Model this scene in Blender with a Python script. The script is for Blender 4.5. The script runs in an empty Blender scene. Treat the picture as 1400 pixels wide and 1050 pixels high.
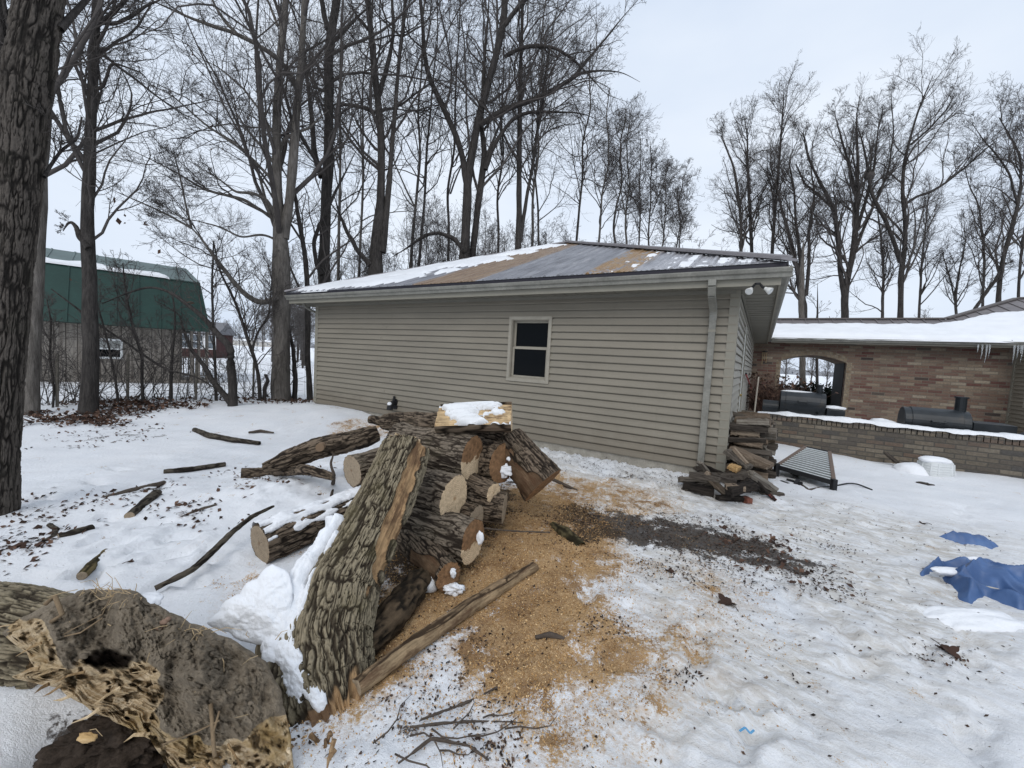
import bpy, math, random
import numpy as np
rng = np.random.default_rng(7)
random.seed(7)
scene = bpy.context.scene
col = scene.collection
EYE = 1.6
F, PITCH, ROLL = 558.66, 0.0638, 0.055
R_ = math.radians

# ---------------------------------------------------------------- camera
cp, sp = math.cos(PITCH), math.sin(PITCH)
FWD = np.array([0, cp, -sp]); RGT = np.array([1., 0, 0]); UPV = np.array([0, sp, cp])
cr, sr = math.cos(ROLL), math.sin(ROLL)
CR = cr*RGT + sr*UPV; CU = -sr*RGT + cr*UPV
CAM = np.array([0, 0, EYE])
cd = bpy.data.cameras.new('camera'); cam = bpy.data.objects.new('camera', cd); col.objects.link(cam)
from mathutils import Matrix, Vector
M = Matrix(((CR[0], CU[0], -FWD[0], 0), (CR[1], CU[1], -FWD[1], 0), (CR[2], CU[2], -FWD[2], EYE), (0, 0, 0, 1)))
cam.matrix_world = M
cd.sensor_width = 36; cd.lens = F/1400*36; cd.clip_end = 5000; cd.clip_start = 0.05
scene.camera = cam

def ray(px, py):
    return FWD + CR*((px-700)/F) + CU*(-(py-525)/F)
def PX(px, py, d):
    """world point seen at a photo pixel, d metres in front of the lens"""
    return CAM + ray(px, py)*d
def on_z(px, py, z):
    r = ray(px, py); return CAM + r*((z-EYE)/r[2])
def on_plane(px, py, p0, n):
    r = ray(px, py); return CAM + r*(np.dot(np.asarray(p0)-CAM, n)/np.dot(r, n))

# ---------------------------------------------------------------- noise
def _h(ix, iy, iz, seed):
    n = (ix.astype(np.int64)*374761393 + iy.astype(np.int64)*668265263 + iz.astype(np.int64)*2147483647 + seed*1274126177) & 0xffffffff
    n = ((n ^ (n >> 13))*1274126177) & 0xffffffff
    n = ((n ^ (n >> 16))*2246822519) & 0xffffffff
    return ((n ^ (n >> 15)) & 0xffffff)/float(0xffffff)*2-1
def noise3(p, seed=0):
    p = np.asarray(p, float); i = np.floor(p); f = p-i; i = i.astype(np.int64)
    u = f*f*f*(f*(f*6-15)+10); r = 0
    for dx in (0, 1):
        wx = u[..., 0] if dx else 1-u[..., 0]
        for dy in (0, 1):
            wy = u[..., 1] if dy else 1-u[..., 1]
            for dz in (0, 1):
                wz = u[..., 2] if dz else 1-u[..., 2]
                r = r + wx*wy*wz*_h(i[..., 0]+dx, i[..., 1]+dy, i[..., 2]+dz, seed)
    return r
def fbm(p, oct=4, seed=0, gain=.5):
    p = np.asarray(p, float); a = 1; s = 0; t = 0
    for k in range(oct):
        s = s + a*noise3(p*(2**k)+k*17.3, seed+k); t += a; a *= gain
    return s/t
def sm(a, b, x):
    t = np.clip((np.asarray(x, float)-a)/(b-a), 0, 1); return t*t*(3-2*t)
def xy3(x, y, s=1., z=0.):
    return np.stack([np.asarray(x)*s, np.asarray(y)*s, np.zeros_like(np.asarray(x, float))+z], -1)

# ---------------------------------------------------------------- meshes
def np_mesh(name, V, F4=None, F3=None, smooth=True, attrs=None, mi=None):
    me = bpy.data.meshes.new(name)
    V = np.asarray(V, np.float32).reshape(-1, 3)
    F4 = np.zeros((0, 4), np.int32) if F4 is None else np.asarray(F4, np.int32).reshape(-1, 4)
    F3 = np.zeros((0, 3), np.int32) if F3 is None else np.asarray(F3, np.int32).reshape(-1, 3)
    me.vertices.add(len(V)); me.vertices.foreach_set('co', V.ravel())
    nl = F4.size+F3.size; me.loops.add(nl)
    me.loops.foreach_set('vertex_index', np.concatenate([F4.ravel(), F3.ravel()]).astype(np.int32))
    npoly = len(F4)+len(F3); me.polygons.add(npoly)
    st = np.concatenate([np.arange(len(F4))*4, len(F4)*4+np.arange(len(F3))*3]).astype(np.int32)
    me.polygons.foreach_set('loop_start', st)
    if mi is not None: me.polygons.foreach_set('material_index', np.asarray(mi, np.int32))
    me.polygons.foreach_set('use_smooth', np.full(npoly, bool(smooth)))
    me.update(calc_edges=True); me.validate()
    for k, v in (attrs or {}).items():
        v = np.asarray(v, np.float32)
        if v.ndim == 1:
            a = me.attributes.new(k, 'FLOAT', 'POINT'); a.data.foreach_set('value', v)
        else:
            a = me.attributes.new(k, 'FLOAT_VECTOR', 'POINT'); a.data.foreach_set('vector', v.ravel())
    return me
def add(name, me, mats, parent=None):
    o = bpy.data.objects.new(name, me); col.objects.link(o)
    if mats is not None and len(me.materials) == 0:
        for m in (mats if isinstance(mats, (list, tuple)) else [mats]): me.materials.append(m)
    if parent: o.parent = parent
    return o
def tag(o, label, cat, group=None, kind=None):
    o['label'] = label; o['category'] = cat
    if group: o['group'] = group
    if kind: o['kind'] = kind
    return o
def thing(name, label, cat, loc=(0, 0, 0), rotz=0, group=None):
    o = bpy.data.objects.new(name, None); col.objects.link(o)
    o.location = tuple(float(v) for v in loc); o.rotation_euler = (0, 0, rotz); o.empty_display_size = .2
    return tag(o, label, cat, group)

class MB:
    """collects simple shapes, built as ONE mesh"""
    def __init__(s): s.v = []; s.f = []; s.m = []; s.n = 0
    def poly(s, pts, faces, m=0):
        pts = [tuple(map(float, p)) for p in pts]
        s.v += pts; s.f += [tuple(i+s.n for i in f) for f in faces]; s.m += [m]*len(faces); s.n += len(pts)
    def box(s, a, b, m=0):
        (x0, y0, z0), (x1, y1, z1) = a, b
        s.poly([(x0, y0, z0), (x1, y0, z0), (x1, y1, z0), (x0, y1, z0), (x0, y0, z1), (x1, y0, z1), (x1, y1, z1), (x0, y1, z1)],
               [(0, 3, 2, 1), (4, 5, 6, 7), (0, 1, 5, 4), (1, 2, 6, 5), (2, 3, 7, 6), (3, 0, 4, 7)], m)
    def beam(s, a, b, w, h, up=(0, 0, 1), m=0):
        a, b = np.array(a, float), np.array(b, float); t = (b-a)/np.linalg.norm(b-a)
        sd = np.cross(t, up); sd /= np.linalg.norm(sd); u = np.cross(sd, t)
        P = []
        for q in (a, b):
            for i, j in ((-1, -1), (1, -1), (1, 1), (-1, 1)): P.append(q+sd*i*w/2+u*j*h/2)
        s.poly(P, [(0, 1, 2, 3), (7, 6, 5, 4), (0, 4, 5, 1), (1, 5, 6, 2), (2, 6, 7, 3), (3, 7, 4, 0)], m)
    def tube(s, pts, r, n=8, m=0, cap=True):
        P = np.array(pts, float); k = len(P); r = np.broadcast_to(np.asarray(r, float), (k,))
        T = np.gradient(P, axis=0); T /= np.linalg.norm(T, axis=1)[:, None]
        ref = np.array([0, 0, 1.]) if abs(T[0][2]) < .9 else np.array([1., 0, 0])
        V = []; u = np.cross(T[0], ref); u /= np.linalg.norm(u)
        for i in range(k):
            u = u-T[i]*np.dot(u, T[i]); u /= np.linalg.norm(u); w = np.cross(T[i], u)
            for j in range(n):
                a = 2*math.pi*j/n; V.append(P[i]+(u*math.cos(a)+w*math.sin(a))*r[i])
        fs = [(i*n+j, i*n+(j+1) % n, (i+1)*n+(j+1) % n, (i+1)*n+j) for i in range(k-1) for j in range(n)]
        if cap: fs += [tuple(range(n-1, -1, -1)), tuple(range((k-1)*n, k*n))]
        s.poly(V, fs, m)
    def disc(s, c, nrm, r, n=20, m=0):
        c = np.array(c, float); nrm = np.array(nrm, float); nrm /= np.linalg.norm(nrm)
        u = np.cross(nrm, (0, 0, 1.) if abs(nrm[2]) < .9 else (1., 0, 0)); u /= np.linalg.norm(u); w = np.cross(nrm, u)
        s.poly([c+(u*math.cos(2*math.pi*j/n)+w*math.sin(2*math.pi*j/n))*r for j in range(n)], [tuple(range(n))], m)
    def build(s, name, mats, parent=None, bevel=0, smooth=False):
        me = bpy.data.meshes.new(name); me.from_pydata(s.v, [], s.f)
        ms = mats if isinstance(mats, (list, tuple)) else [mats]
        for m in ms: me.materials.append(m)
        me.polygons.foreach_set('material_index', s.m)
        if smooth: me.polygons.foreach_set('use_smooth', [True]*len(s.f))
        me.update()
        o = add(name, me, None, parent)
        if bevel:
            b = o.modifiers.new('bevel', 'BEVEL'); b.width = bevel; b.segments = 2; b.limit_method = 'ANGLE'
        return o

def frames(P):
    T = np.gradient(P, axis=0); T /= np.linalg.norm(T, axis=1)[:, None]
    ref = np.array([0, 0, 1.]) if abs(T[0][2]) < .85 else np.array([0, -1., 0])
    u = np.cross(T[0], ref); u /= np.linalg.norm(u); U = []; W = []
    for i in range(len(P)):
        u = u-T[i]*np.dot(u, T[i]); u /= np.linalg.norm(u); U.append(u); W.append(np.cross(T[i], u))
    return T, np.array(U), np.array(W)
def resample(P, n):
    P = np.asarray(P, float); d = np.r_[0, np.cumsum(np.linalg.norm(np.diff(P[:, :3], axis=0), axis=1))]
    s = np.linspace(0, d[-1], n)
    # smooth (catmull-like) by cubic on dense linear
    Q = np.stack([np.interp(s, d, P[:, k]) for k in range(P.shape[1])], 1)
    for _ in range(max(1, n//12)):
        Q[1:-1] = Q[1:-1]*.5+(Q[:-2]+Q[2:])*.25
    return Q

class Log:
    """a barked log on a path: hires displaced surface, sawn ends, snow"""
    def __init__(s, path, segs=72, rings=90, bark=.012, bs=16, stretch=5, lump=.05, seed=0, flare=None, squash=None, smoothbark=None, crack=.55):
        P = resample(path, rings); s.P = P[:, :3]; s.R = P[:, 3]
        s.T, s.U, s.W = frames(s.P); s.segs = segs; s.rings = rings
        L = np.r_[0, np.cumsum(np.linalg.norm(np.diff(s.P, axis=0), axis=1))]; s.L = L
        th = np.arange(segs)/segs*2*math.pi
        TH, S = np.meshgrid(th, L); s.TH, s.S = TH, S
        Rm = s.R.mean()
        q = np.stack([np.cos(TH)*Rm, np.sin(TH)*Rm, S], -1); s.q = q
        w = np.stack([q[..., 0], q[..., 1], q[..., 2]/stretch], -1)*bs
        wp = np.stack([fbm(w*[.45, .45, 1.2], 3, seed+5), fbm(w*[.45, .45, 1.2]+9, 3, seed+6), w[..., 2]*0], -1)
        w = w+.6*wp
        f1 = np.abs(noise3(w, seed)); f2 = np.abs(noise3(w*1.75+7, seed+1)); f3 = np.abs(noise3(w*[.5, .5, .8]+3, seed+2))
        hgt = np.minimum(np.minimum(f1*3.0, .30+f2*2.6), .25+f3*3.2); hgt = sm(0, .85, hgt)
        cr_ = np.abs(noise3(np.stack([q[..., 0]*bs*.8, q[..., 1]*bs*.8, q[..., 2]*bs*.38], -1)+1.2*wp, seed+9)); msk = sm(-.1, .4, fbm(q*bs*.16, 2, seed+10))
        hgt = hgt-crack*(1-sm(.0, .13, cr_))*msk
        hgt = hgt+.34*fbm(np.stack([q[..., 0]*bs*2.6, q[..., 1]*bs*2.6, q[..., 2]*bs*.8], -1), 3, seed+11)+.08*fbm(q*bs*.12, 2, seed+12)
        if smoothbark is not None:
            mk = smoothbark(TH, S/L[-1], s); hgt = hgt*(1-mk)+mk*(-.9+.25*fbm(np.stack([q[..., 0]*30, q[..., 1]*30, q[..., 2]*3], -1), 3, seed+40))
            s.bare = mk
        else: s.bare = np.zeros_like(TH)
        s.h = hgt
        s.r0 = s.R[:, None]*(1+lump*fbm(q*3/max(Rm, .05)*.3, 3, seed+20)); r = s.r0+bark*(hgt-.6)
        if flare is not None: r = r+flare(TH, S/L[-1])
        if squash is not None: r = r*squash(TH, S/L[-1])
        s.r = r
        s.V = s.P[:, None, :]+(s.U[:, None, :]*np.cos(TH)[..., None]+s.W[:, None, :]*np.sin(TH)[..., None])*r[..., None]
    def quads(s):
        i = np.arange(s.rings-1)[:, None]*s.segs; j = np.arange(s.segs)[None, :]; j2 = (j+1) % s.segs
        return np.stack([i+j, i+j2, i+s.segs+j2, i+s.segs+j], -1).reshape(-1, 4)
    def body(s, name, mat, parent, lin=False):
        me = np_mesh(name, s.V, s.quads(), attrs={'lc': s.q.reshape(-1, 3), 'bh': s.h.ravel(), 'bare': s.bare.ravel()})
        return add(name, me, mat, parent)
    def cap(s, end, mat, parent, name='cut_face', tilt=0., inset=0.0, rough=.003, seed=0):
        i = 0 if end == 0 else -1; sg = -1 if end == 0 else 1
        c = s.P[i]+s.T[i]*sg*inset; K = 7; V = []; A = []
        for k in range(K, 0, -1):
            f = k/K
            ring = c+(s.V[i]-s.P[i])*f*(1.0 if k < K else .992)
            ring = ring+s.T[i]*sg*((.002 if k < K else -.001)+rough*noise3(ring*40, seed))[:, None]
            V.append(ring); A.append(np.stack([np.cos(s.TH[0])*f, np.sin(s.TH[0])*f, s.TH[0]*0+seed*1.7], -1))
        V.append(c[None]+s.T[i]*sg*.002); A.append(np.array([[0, 0, seed*1.7]]))
        n = s.segs; q = []
        ii = np.arange(K-1)[:, None]*n; j = np.arange(n)[None, :]; j2 = (j+1) % n
        Q = np.stack([ii+j, ii+j2, ii+n+j2, ii+n+j], -1).reshape(-1, 4)
        Tr = np.stack([(K-1)*n+np.arange(n), (K-1)*n+(np.arange(n)+1) % n, np.full(n, K*n)], -1)
        if end == 0: Q = Q[:, ::-1]; Tr = Tr[:, ::-1]
        me = np_mesh(name, np.concatenate(V), Q, Tr, attrs={'ec': np.concatenate(A), 'wz': np.concatenate(V)[:, 2]-s.P[i][2]})
        return add(name, me, mat, parent)
    def snow(s, mat, parent, mask, thick=.03, seed=3, name='snow_cover'):
        """snow lying where mask(theta, t, up) > 0"""
        up = (s.V-s.P[:, None, :])[..., 2]/np.maximum(s.r, 1e-4)
        mk = mask(s.TH, s.S/s.L[-1], up)+.45*fbm(s.V*9, 3, seed)
        th = thick*np.clip(mk, 0, 1)**.6*(1+.6*fbm(s.V*14, 2, seed+1))
        nrm = (s.V-s.P[:, None, :])/np.maximum(s.r, 1e-4)[..., None]
        base = s.P[:, None, :]+nrm*(s.R[:, None]+.0*s.r)[..., None]*1.0
        base = s.V*.4+base*.6
        T = base+(nrm*.6+np.array([0, 0, .4]))*(th+.004)[..., None]
        ok = mk > 0.0
        Vt = T.reshape(-1, 3); Q = s.quads(); keep = ok.ravel()[Q].sum(1) >= 2; Q = Q[keep]
        Vt = np.where(ok.ravel()[:, None], Vt, s.V.reshape(-1, 3)-nrm.reshape(-1, 3)*.012)
        used, inv = np.unique(Q, return_inverse=True)
        if len(used) == 0: return None
        return add(name, np_mesh(name, Vt[used], inv.reshape(-1, 4)), mat, parent)

def islands(Q):
    """split a face list into its connected pieces"""
    par = {}
    def find(a):
        while par.setdefault(a, a) != a: par[a] = par[par[a]]; a = par[a]
        return a
    for q in Q.tolist():
        r0 = find(q[0])
        for v in q[1:]: par[find(v)] = r0
    g = {}
    for k, q in enumerate(Q.tolist()): g.setdefault(find(q[0]), []).append(k)
    return [Q[v] for v in g.values()]
def tubes(P, Rr, sides):
    """many polylines at once: P (n,k,3), Rr (n,k) -> V, quads, centre-coords"""
    n, k, _ = P.shape
    T = np.empty_like(P); T[:, 1:-1] = P[:, 2:]-P[:, :-2]; T[:, 0] = P[:, 1]-P[:, 0]; T[:, -1] = P[:, -1]-P[:, -2]
    T /= np.linalg.norm(T, axis=2)[..., None]+1e-9
    m = P[:, -1]-P[:, 0]; ref = np.where((np.abs(m[:, 2]) > .75*np.linalg.norm(m, axis=1))[:, None], np.array([[1., .3, 0]]), np.array([[0, 0, 1.]]))
    U = np.cross(T, ref[:, None, :]); U /= np.linalg.norm(U, axis=2)[..., None]+1e-9; W = np.cross(T, U)
    a = np.arange(sides)/sides*2*math.pi
    V = P[:, :, None, :]+(U[:, :, None, :]*np.cos(a)[None, None, :, None]+W[:, :, None, :]*np.sin(a)[None, None, :, None])*Rr[:, :, None, None]
    b = (np.arange(n)*k*sides)[:, None, None]; i = (np.arange(k-1)*sides)[None, :, None]; j = np.arange(sides)[None, None, :]; j2 = (j+1) % sides
    Q = np.stack([b+i+j, b+i+j2, b+i+sides+j2, b+i+sides+j], -1).reshape(-1, 4)
    return V.reshape(-1, 3), Q
def join(parts):
    V = []; Q = []; o = 0
    for v, q in parts: V.append(v); Q.append(q+o); o += len(v)
    return np.concatenate(V), np.concatenate(Q)
def lump(name, c, rad, mat, parent=None, seed=0, n=24, amp=.25, fr=1.6, rot=0, flat=0.0, attrs=False):
    """a rough closed lump"""
    m = n*2; th = np.arange(m)/m*2*math.pi; ph = np.linspace(.02, math.pi-.02, n)
    TH, PH = np.meshgrid(th, ph); d = np.stack([np.sin(PH)*np.cos(TH), np.sin(PH)*np.sin(TH), np.cos(PH)], -1)
    r = 1+amp*fbm(d*fr+seed*3.1, 4, seed); V = d*r[..., None]*np.array(rad)
    if flat: V[..., 2] = np.maximum(V[..., 2], -flat*rad[2])
    c_, s_ = math.cos(rot), math.sin(rot); V = np.stack([V[..., 0]*c_-V[..., 1]*s_, V[..., 0]*s_+V[..., 1]*c_, V[..., 2]], -1)+np.array(c)
    i = np.arange(n-1)[:, None]*m; j = np.arange(m)[None]; j2 = (j+1) % m
    Q = np.stack([i+j, i+m+j, i+m+j2, i+j2], -1).reshape(-1, 4)
    return add(name, np_mesh(name, V, Q), mat, parent)
# ---------------------------------------------------------------- materials
class NT:
    def __init__(s, name, rough=.8, spec=.3):
        s.m = bpy.data.materials.new(name); s.m.use_nodes = True; s.t = s.m.node_tree
        s.b = s.t.nodes['Principled BSDF']; s.b.inputs['Roughness'].default_value = rough
        s.b.inputs['Specular IOR Level'].default_value = spec
    def put(s, sock, v):
        if hasattr(v, 'is_output'): s.t.links.new(v, sock)
        elif isinstance(v, (tuple, list)) and sock.type == 'RGBA' and len(v) == 3: sock.default_value = (*v, 1)
        else: sock.default_value = v
    def n(s, typ, props=None, out=0, **inp):
        nd = s.t.nodes.new('ShaderNode'+typ)
        for k, v in (props or {}).items(): setattr(nd, k, v)
        for k, v in inp.items():
            k = k.replace('_', ' ') if not k[1:].isdigit() else int(k[1:])
            s.put(nd.inputs[k], v)
        return nd.outputs[out]
    def attr(s, name, out='Vector'):
        nd = s.t.nodes.new('ShaderNodeAttribute'); nd.attribute_name = name; return nd.outputs[out]
    def obj(s): return s.n('TexCoord', out=3)
    def gen(s): return s.t.nodes.new('ShaderNodeNewGeometry').outputs['Position']
    def math(s, op, a, b=0., c=0., clamp=False): return s.n('Math', {'operation': op, 'use_clamp': clamp}, i0=a, i1=b, i2=c)
    def noise(s, vec, scale, detail=4, rough=.55, dist=0., color=False):
        return s.n('TexNoise', out=1 if color else 0, Vector=vec, Scale=scale, Detail=detail, Roughness=rough, Distortion=dist)
    def map(s, vec, scale=(1, 1, 1), loc=(0, 0, 0), rot=(0, 0, 0)):
        return s.n('Mapping', Vector=vec, Scale=scale, Location=loc, Rotation=rot)
    def step(s, v, a, b): return s.n('MapRange', {'interpolation_type': 'SMOOTHSTEP'}, Value=v, From_Min=a, From_Max=b)
    def ramp(s, fac, stops, interp='LINEAR'):
        nd = s.t.nodes.new('ShaderNodeValToRGB'); r = nd.color_ramp; r.interpolation = interp
        while len(r.elements) < len(stops): r.elements.new(1.)
        for e, (p, c) in zip(r.elements, stops): e.position = p; e.color = (*c, 1)
        s.put(nd.inputs[0], fac); return nd.outputs[0]
    def mix(s, fac, a, b, mode='MIX'):
        nd = s.t.nodes.new('ShaderNodeMix'); nd.data_type = 'RGBA'; nd.blend_type = mode
        s.put(nd.inputs[0], fac); s.put(nd.inputs[6], a); s.put(nd.inputs[7], b); return nd.outputs[2]
    def bump(s, h, strength=.5, dist=.01, normal=None):
        kw = dict(Height=h, Strength=strength, Distance=dist)
        if normal is not None: kw['Normal'] = normal
        return s.n('Bump', **kw)
    def done(s, color=None, normal=None, rough=None):
        if color is not None: s.put(s.b.inputs['Base Color'], color)
        if normal is not None: s.put(s.b.inputs['Normal'], normal)
        if rough is not None: s.put(s.b.inputs['Roughness'], rough)
        return s.m

def plain(name, c, rough=.7, spec=.3, var=.12, scale=6, bump=.0, metal=0., bscale=60):
    t = NT(name, rough, spec); o = t.obj()
    n = t.noise(o, scale, 5, .6); n2 = t.noise(o, scale*7, 3)
    f = t.math('MULTIPLY_ADD', n2, .35, t.math('MULTIPLY', n, .65))
    lo = tuple(x*(1-var*2) for x in c); hi = tuple(min(1, x*(1+var*2)) for x in c)
    t.b.inputs['Metallic'].default_value = metal
    nm = t.bump(t.noise(o, bscale, 4), bump, .005) if bump else None
    return t.done(t.ramp(f, [(.25, lo), (.75, hi)]), nm)

def snow_mat(name='snow', tint=(.86, .875, .90), speck=.0):
    t = NT(name, .55, .25); p = t.gen()
    n = t.noise(p, 2.2, 5); c = t.mix(t.step(n, .3, .75), tuple(x*.93 for x in tint), tint)
    if speck:
        d = t.step(t.noise(p, 45, 3, .7), .62, .72); c = t.mix(t.math('MULTIPLY', d, speck), c, (.22, .15, .09))
    h = t.math('ADD', t.noise(p, 28, 5, .6), t.math('MULTIPLY', t.noise(p, 160, 3), .35))
    t.b.inputs['Subsurface Weight'].default_value = 0.0
    return t.done(c, t.bump(h, .45, .02))

def bark_mat(name, ridge=(.22, .19, .155), furrow=(.045, .035, .028), moss=(.13, .12, .06), mossamt=.3, bare=(.42, .26, .12)):
    t = NT(name, .9, .15); lc = t.attr('lc'); h = t.attr('bh', 'Fac'); br = t.attr('bare', 'Fac')
    st = t.map(lc, (1, 1, .22))
    n = t.noise(st, 55, 5, .65); n2 = t.noise(lc, 5, 4); n3 = t.noise(lc, 120, 3)
    hh = t.math('ADD', t.math('MULTIPLY', h, .85), t.math('MULTIPLY_ADD', n, .7, -.35))
    c = t.ramp(hh, [(.12, furrow), (.42, tuple(.35*a+.65*b for a, b in zip(ridge, furrow))), (.68, ridge), (1, tuple(min(1, x*1.7) for x in ridge))])
    c = t.mix(t.math('MULTIPLY', t.step(n2, .5, .7), mossamt), c, moss)
    c = t.mix(.6, c, t.ramp(n3, [(.3, tuple(x*.6 for x in ridge)), (.7, tuple(x*1.25 for x in ridge))]), 'OVERLAY')
    fib = t.noise(t.map(lc, (1, 1, .06)), 70, 4, .7)
    bc = t.ramp(t.math('MULTIPLY_ADD', t.noise(lc, 9, 4), .6, t.math('MULTIPLY', fib, .5)), [(.3, (.09, .045, .025)), (.47, tuple(x*.6 for x in bare)), (.62, bare), (.8, tuple(min(1, x*1.35) for x in bare))])
    bc = t.mix(t.math('MULTIPLY', t.step(t.noise(t.map(lc, (1, 1, .35)), 11, 5, .7), .46, .62), .8), bc, (.10, .055, .032)); c = t.mix(t.step(t.math('ADD', br, t.math('MULTIPLY_ADD', n, .5, -.25)), .35, .6), c, bc)
    return t.done(c, t.bump(t.math('ADD', t.math('MULTIPLY', n, .8), t.math('MULTIPLY', n3, .4)), .8, .012))

def treebark_mat(name, c1, c2, sc=1.):
    t = NT(name, .92, .12); o = t.obj()
    v = t.map(o, (1, 1, .16)); n = t.noise(v, 22*sc, 5, .65, .4); n2 = t.noise(o, 1.3, 4); n3 = t.noise(t.map(o, (1, 1, .5)), 60*sc, 3)
    f = t.math('ADD', t.math('MULTIPLY', n, .7), t.math('MULTIPLY', n2, .3))
    c = t.ramp(f, [(.32, c1), (.5, tuple((a+b)/2 for a, b in zip(c1, c2))), (.66, c2)])
    return t.done(c, t.bump(t.math('ADD', n, t.math('MULTIPLY', n3, .4)), 1., .04))

def cut_mat(name, base=(.66, .50, .32), dark=(.36, .23, .12), brown=(.25, .14, .07), split=None, brownall=0.):
    t = NT(name, .75, .2); e = t.attr('ec'); wz = t.attr('wz', 'Fac')
    nz = t.noise(e, 2.5, 3, color=True); w = t.mix(.06, e, nz)
    rad = t.n('VectorMath', {'operation': 'LENGTH'}, out=1, i0=t.n('VectorMath', {'operation': 'MULTIPLY'}, i0=w, i1=(1, 1, 0)))
    rings = t.math('SINE', t.math('MULTIPLY', rad, 85.)); rn = t.math('MULTIPLY_ADD', rings, .20, t.noise(e, 9, 4))
    c = t.ramp(rn, [(.25, tuple(x*.68 for x in base)), (.55, base), (.8, tuple(min(1, x*1.15) for x in base))])
    c = t.mix(t.step(rad, .0, .16), dark, c); c = t.mix(t.step(rad, .9, 1.0), c, tuple(x*.6 for x in dark))
    crack = t.step(t.noise(t.map(e, (14, 2, 1)), 1.6, 3), .66, .72)
    c = t.mix(t.math('MULTIPLY', crack, .4), c, dark); ang_ = t.n('Math', {'operation': 'ARCTAN2'}, i0=t.n('SeparateXYZ', Vector=w).node.outputs[1], i1=t.n('SeparateXYZ', Vector=w).node.outputs[0]); rc = t.math('MULTIPLY', t.step(t.noise(t.n('CombineXYZ', X=t.math('MULTIPLY', ang_, 3.5), Y=t.math('MULTIPLY', rad, .5), Z=t.n('SeparateXYZ', Vector=e).node.outputs[2]), 2.4, 2), .66, .70), t.step(rad, .85, .2)); c = t.mix(t.math('MULTIPLY', rc, .85), c, (.07, .04, .02)); c = t.mix(t.math('MULTIPLY', t.step(t.noise(e, 1.6, 5, .7), .5, .72), .35), c, tuple(x*.75 for x in dark))
    if split is not None:
        b = t.ramp(t.noise(e, 6, 5), [(.3, tuple(x*.55 for x in brown)), (.7, tuple(x*1.3 for x in brown))])
        f = t.step(t.math('ADD', wz, t.math('MULTIPLY_ADD', t.noise(e, 2.2, 3), .2, -.1)), split-.006, split+.006)
        c = t.mix(f, c, b)
    h = t.math('ADD', rings, t.math('MULTIPLY', t.noise(t.map(e, (40, 6, 1)), 2, 3), 3.))
    return t.done(c, t.bump(h, .25, .004))

def brick_mat(name, h, w, pal, mortar, dirt=.35, rowlock=None):
    t = NT(name, .88, .2); o = t.obj(); sx = t.n('SeparateXYZ', Vector=o)
    nd = sx.node; x, y, z = nd.outputs
    wob = t.math('MULTIPLY_ADD', t.noise(o, 7, 3), .02, -.01)
    U = t.math('ADD', t.math('ADD', x, y), wob); Z = t.math('ADD', z, t.math('MULTIPLY', wob, .5))
    rz = t.math('DIVIDE', Z, h); row = t.math('FLOOR', rz)
    off = t.math('MULTIPLY', t.math('FLOORED_MODULO', row, 2.), .5)
    off = t.math('ADD', off, t.math('MULTIPLY', t.math('SINE', t.math('MULTIPLY', row, 12.9)), .08))
    ru = t.math('ADD', t.math('DIVIDE', U, w), off); cl = t.math('FLOOR', ru)
    fz = t.math('FRACT', rz); fu = t.math('FRACT', ru)
    mz = .011/h; mu = .011/w
    mm = t.math('MULTIPLY', t.math('MULTIPLY', t.step(fz, mz*.5, mz*1.6), t.step(t.math('SUBTRACT', 1., fz), 0., mz)), t.math('MULTIPLY', t.step(fu, mu*.5, mu*1.6), t.step(t.math('SUBTRACT', 1., fu), 0., mu)))
    wn = t.n('TexWhiteNoise', {'noise_dimensions': '2D'}, Vector=t.n('CombineXYZ', X=cl, Y=row))
    wn2 = t.n('TexWhiteNoise', {'noise_dimensions': '2D'}, Vector=t.n('CombineXYZ', X=t.math('ADD', cl, 37.), Y=row))
    c = t.ramp(wn, pal, 'CONSTANT')
    n = t.noise(o, 24, 5, .65); c = t.mix(.55, c, t.ramp(n, [(.3, (.25, .25, .25)), (.7, (.75, .75, .75))]), 'OVERLAY')
    c = t.mix(t.math('MULTIPLY', wn2, .25), c, mortar)
    c = t.mix(mm, t.mix(t.noise(o, 40, 3), tuple(x*.7 for x in mortar), mortar), c)
    dn = t.step(t.noise(o, .9, 5, .65), .45, .75); c = t.mix(t.math('MULTIPLY', dn, dirt), c, (.09, .08, .07))
    return t.done(c, t.bump(t.math('ADD', mm, t.math('MULTIPLY', n, .6)), .8, .008))

SNOW = snow_mat('snow'); SNOWD = snow_mat('dusty_snow', (.80, .81, .82), .5)
BARK = bark_mat('log_bark', mossamt=.15); BARKD = bark_mat('dark_log_bark', (.19, .155, .12), (.03, .023, .018), (.07, .065, .04), .3, (.155, .10, .06))
BARKG = bark_mat('trunk_bark', (.25, .22, .165), (.05, .04, .03), (.145, .13, .07), .4, (.44, .285, .15))
BARKT = bark_mat('tree_bark_grey', (.115, .102, .09), (.032, .028, .025), (.08, .078, .06), .25)
TB1 = treebark_mat('bark_dark', (.022, .020, .019), (.085, .076, .070))
TB2 = treebark_mat('bark_light', (.06, .053, .046), (.21, .19, .17), .8)
TB3 = treebark_mat('bark_mid', (.03, .027, .025), (.115, .102, .092))
TWIG = plain('twig_bark', (.085, .076, .071), .9, .1, .2, 2)
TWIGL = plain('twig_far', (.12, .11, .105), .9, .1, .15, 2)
CUT1 = cut_mat('fresh_cut'); CUT2 = cut_mat('half_weathered_cut', split=-.02); CUT3 = cut_mat('brown_cut', split=-.3); CUT4 = cut_mat('grey_cut', (.34, .27, .19), (.2, .13, .08))
STICK = plain('stick_bark', (.085, .068, .055), .9, .1, .3, 14, .5)
STICKG = plain('stick_grey', (.17, .155, .13), .9, .1, .3, 14, .5)
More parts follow.
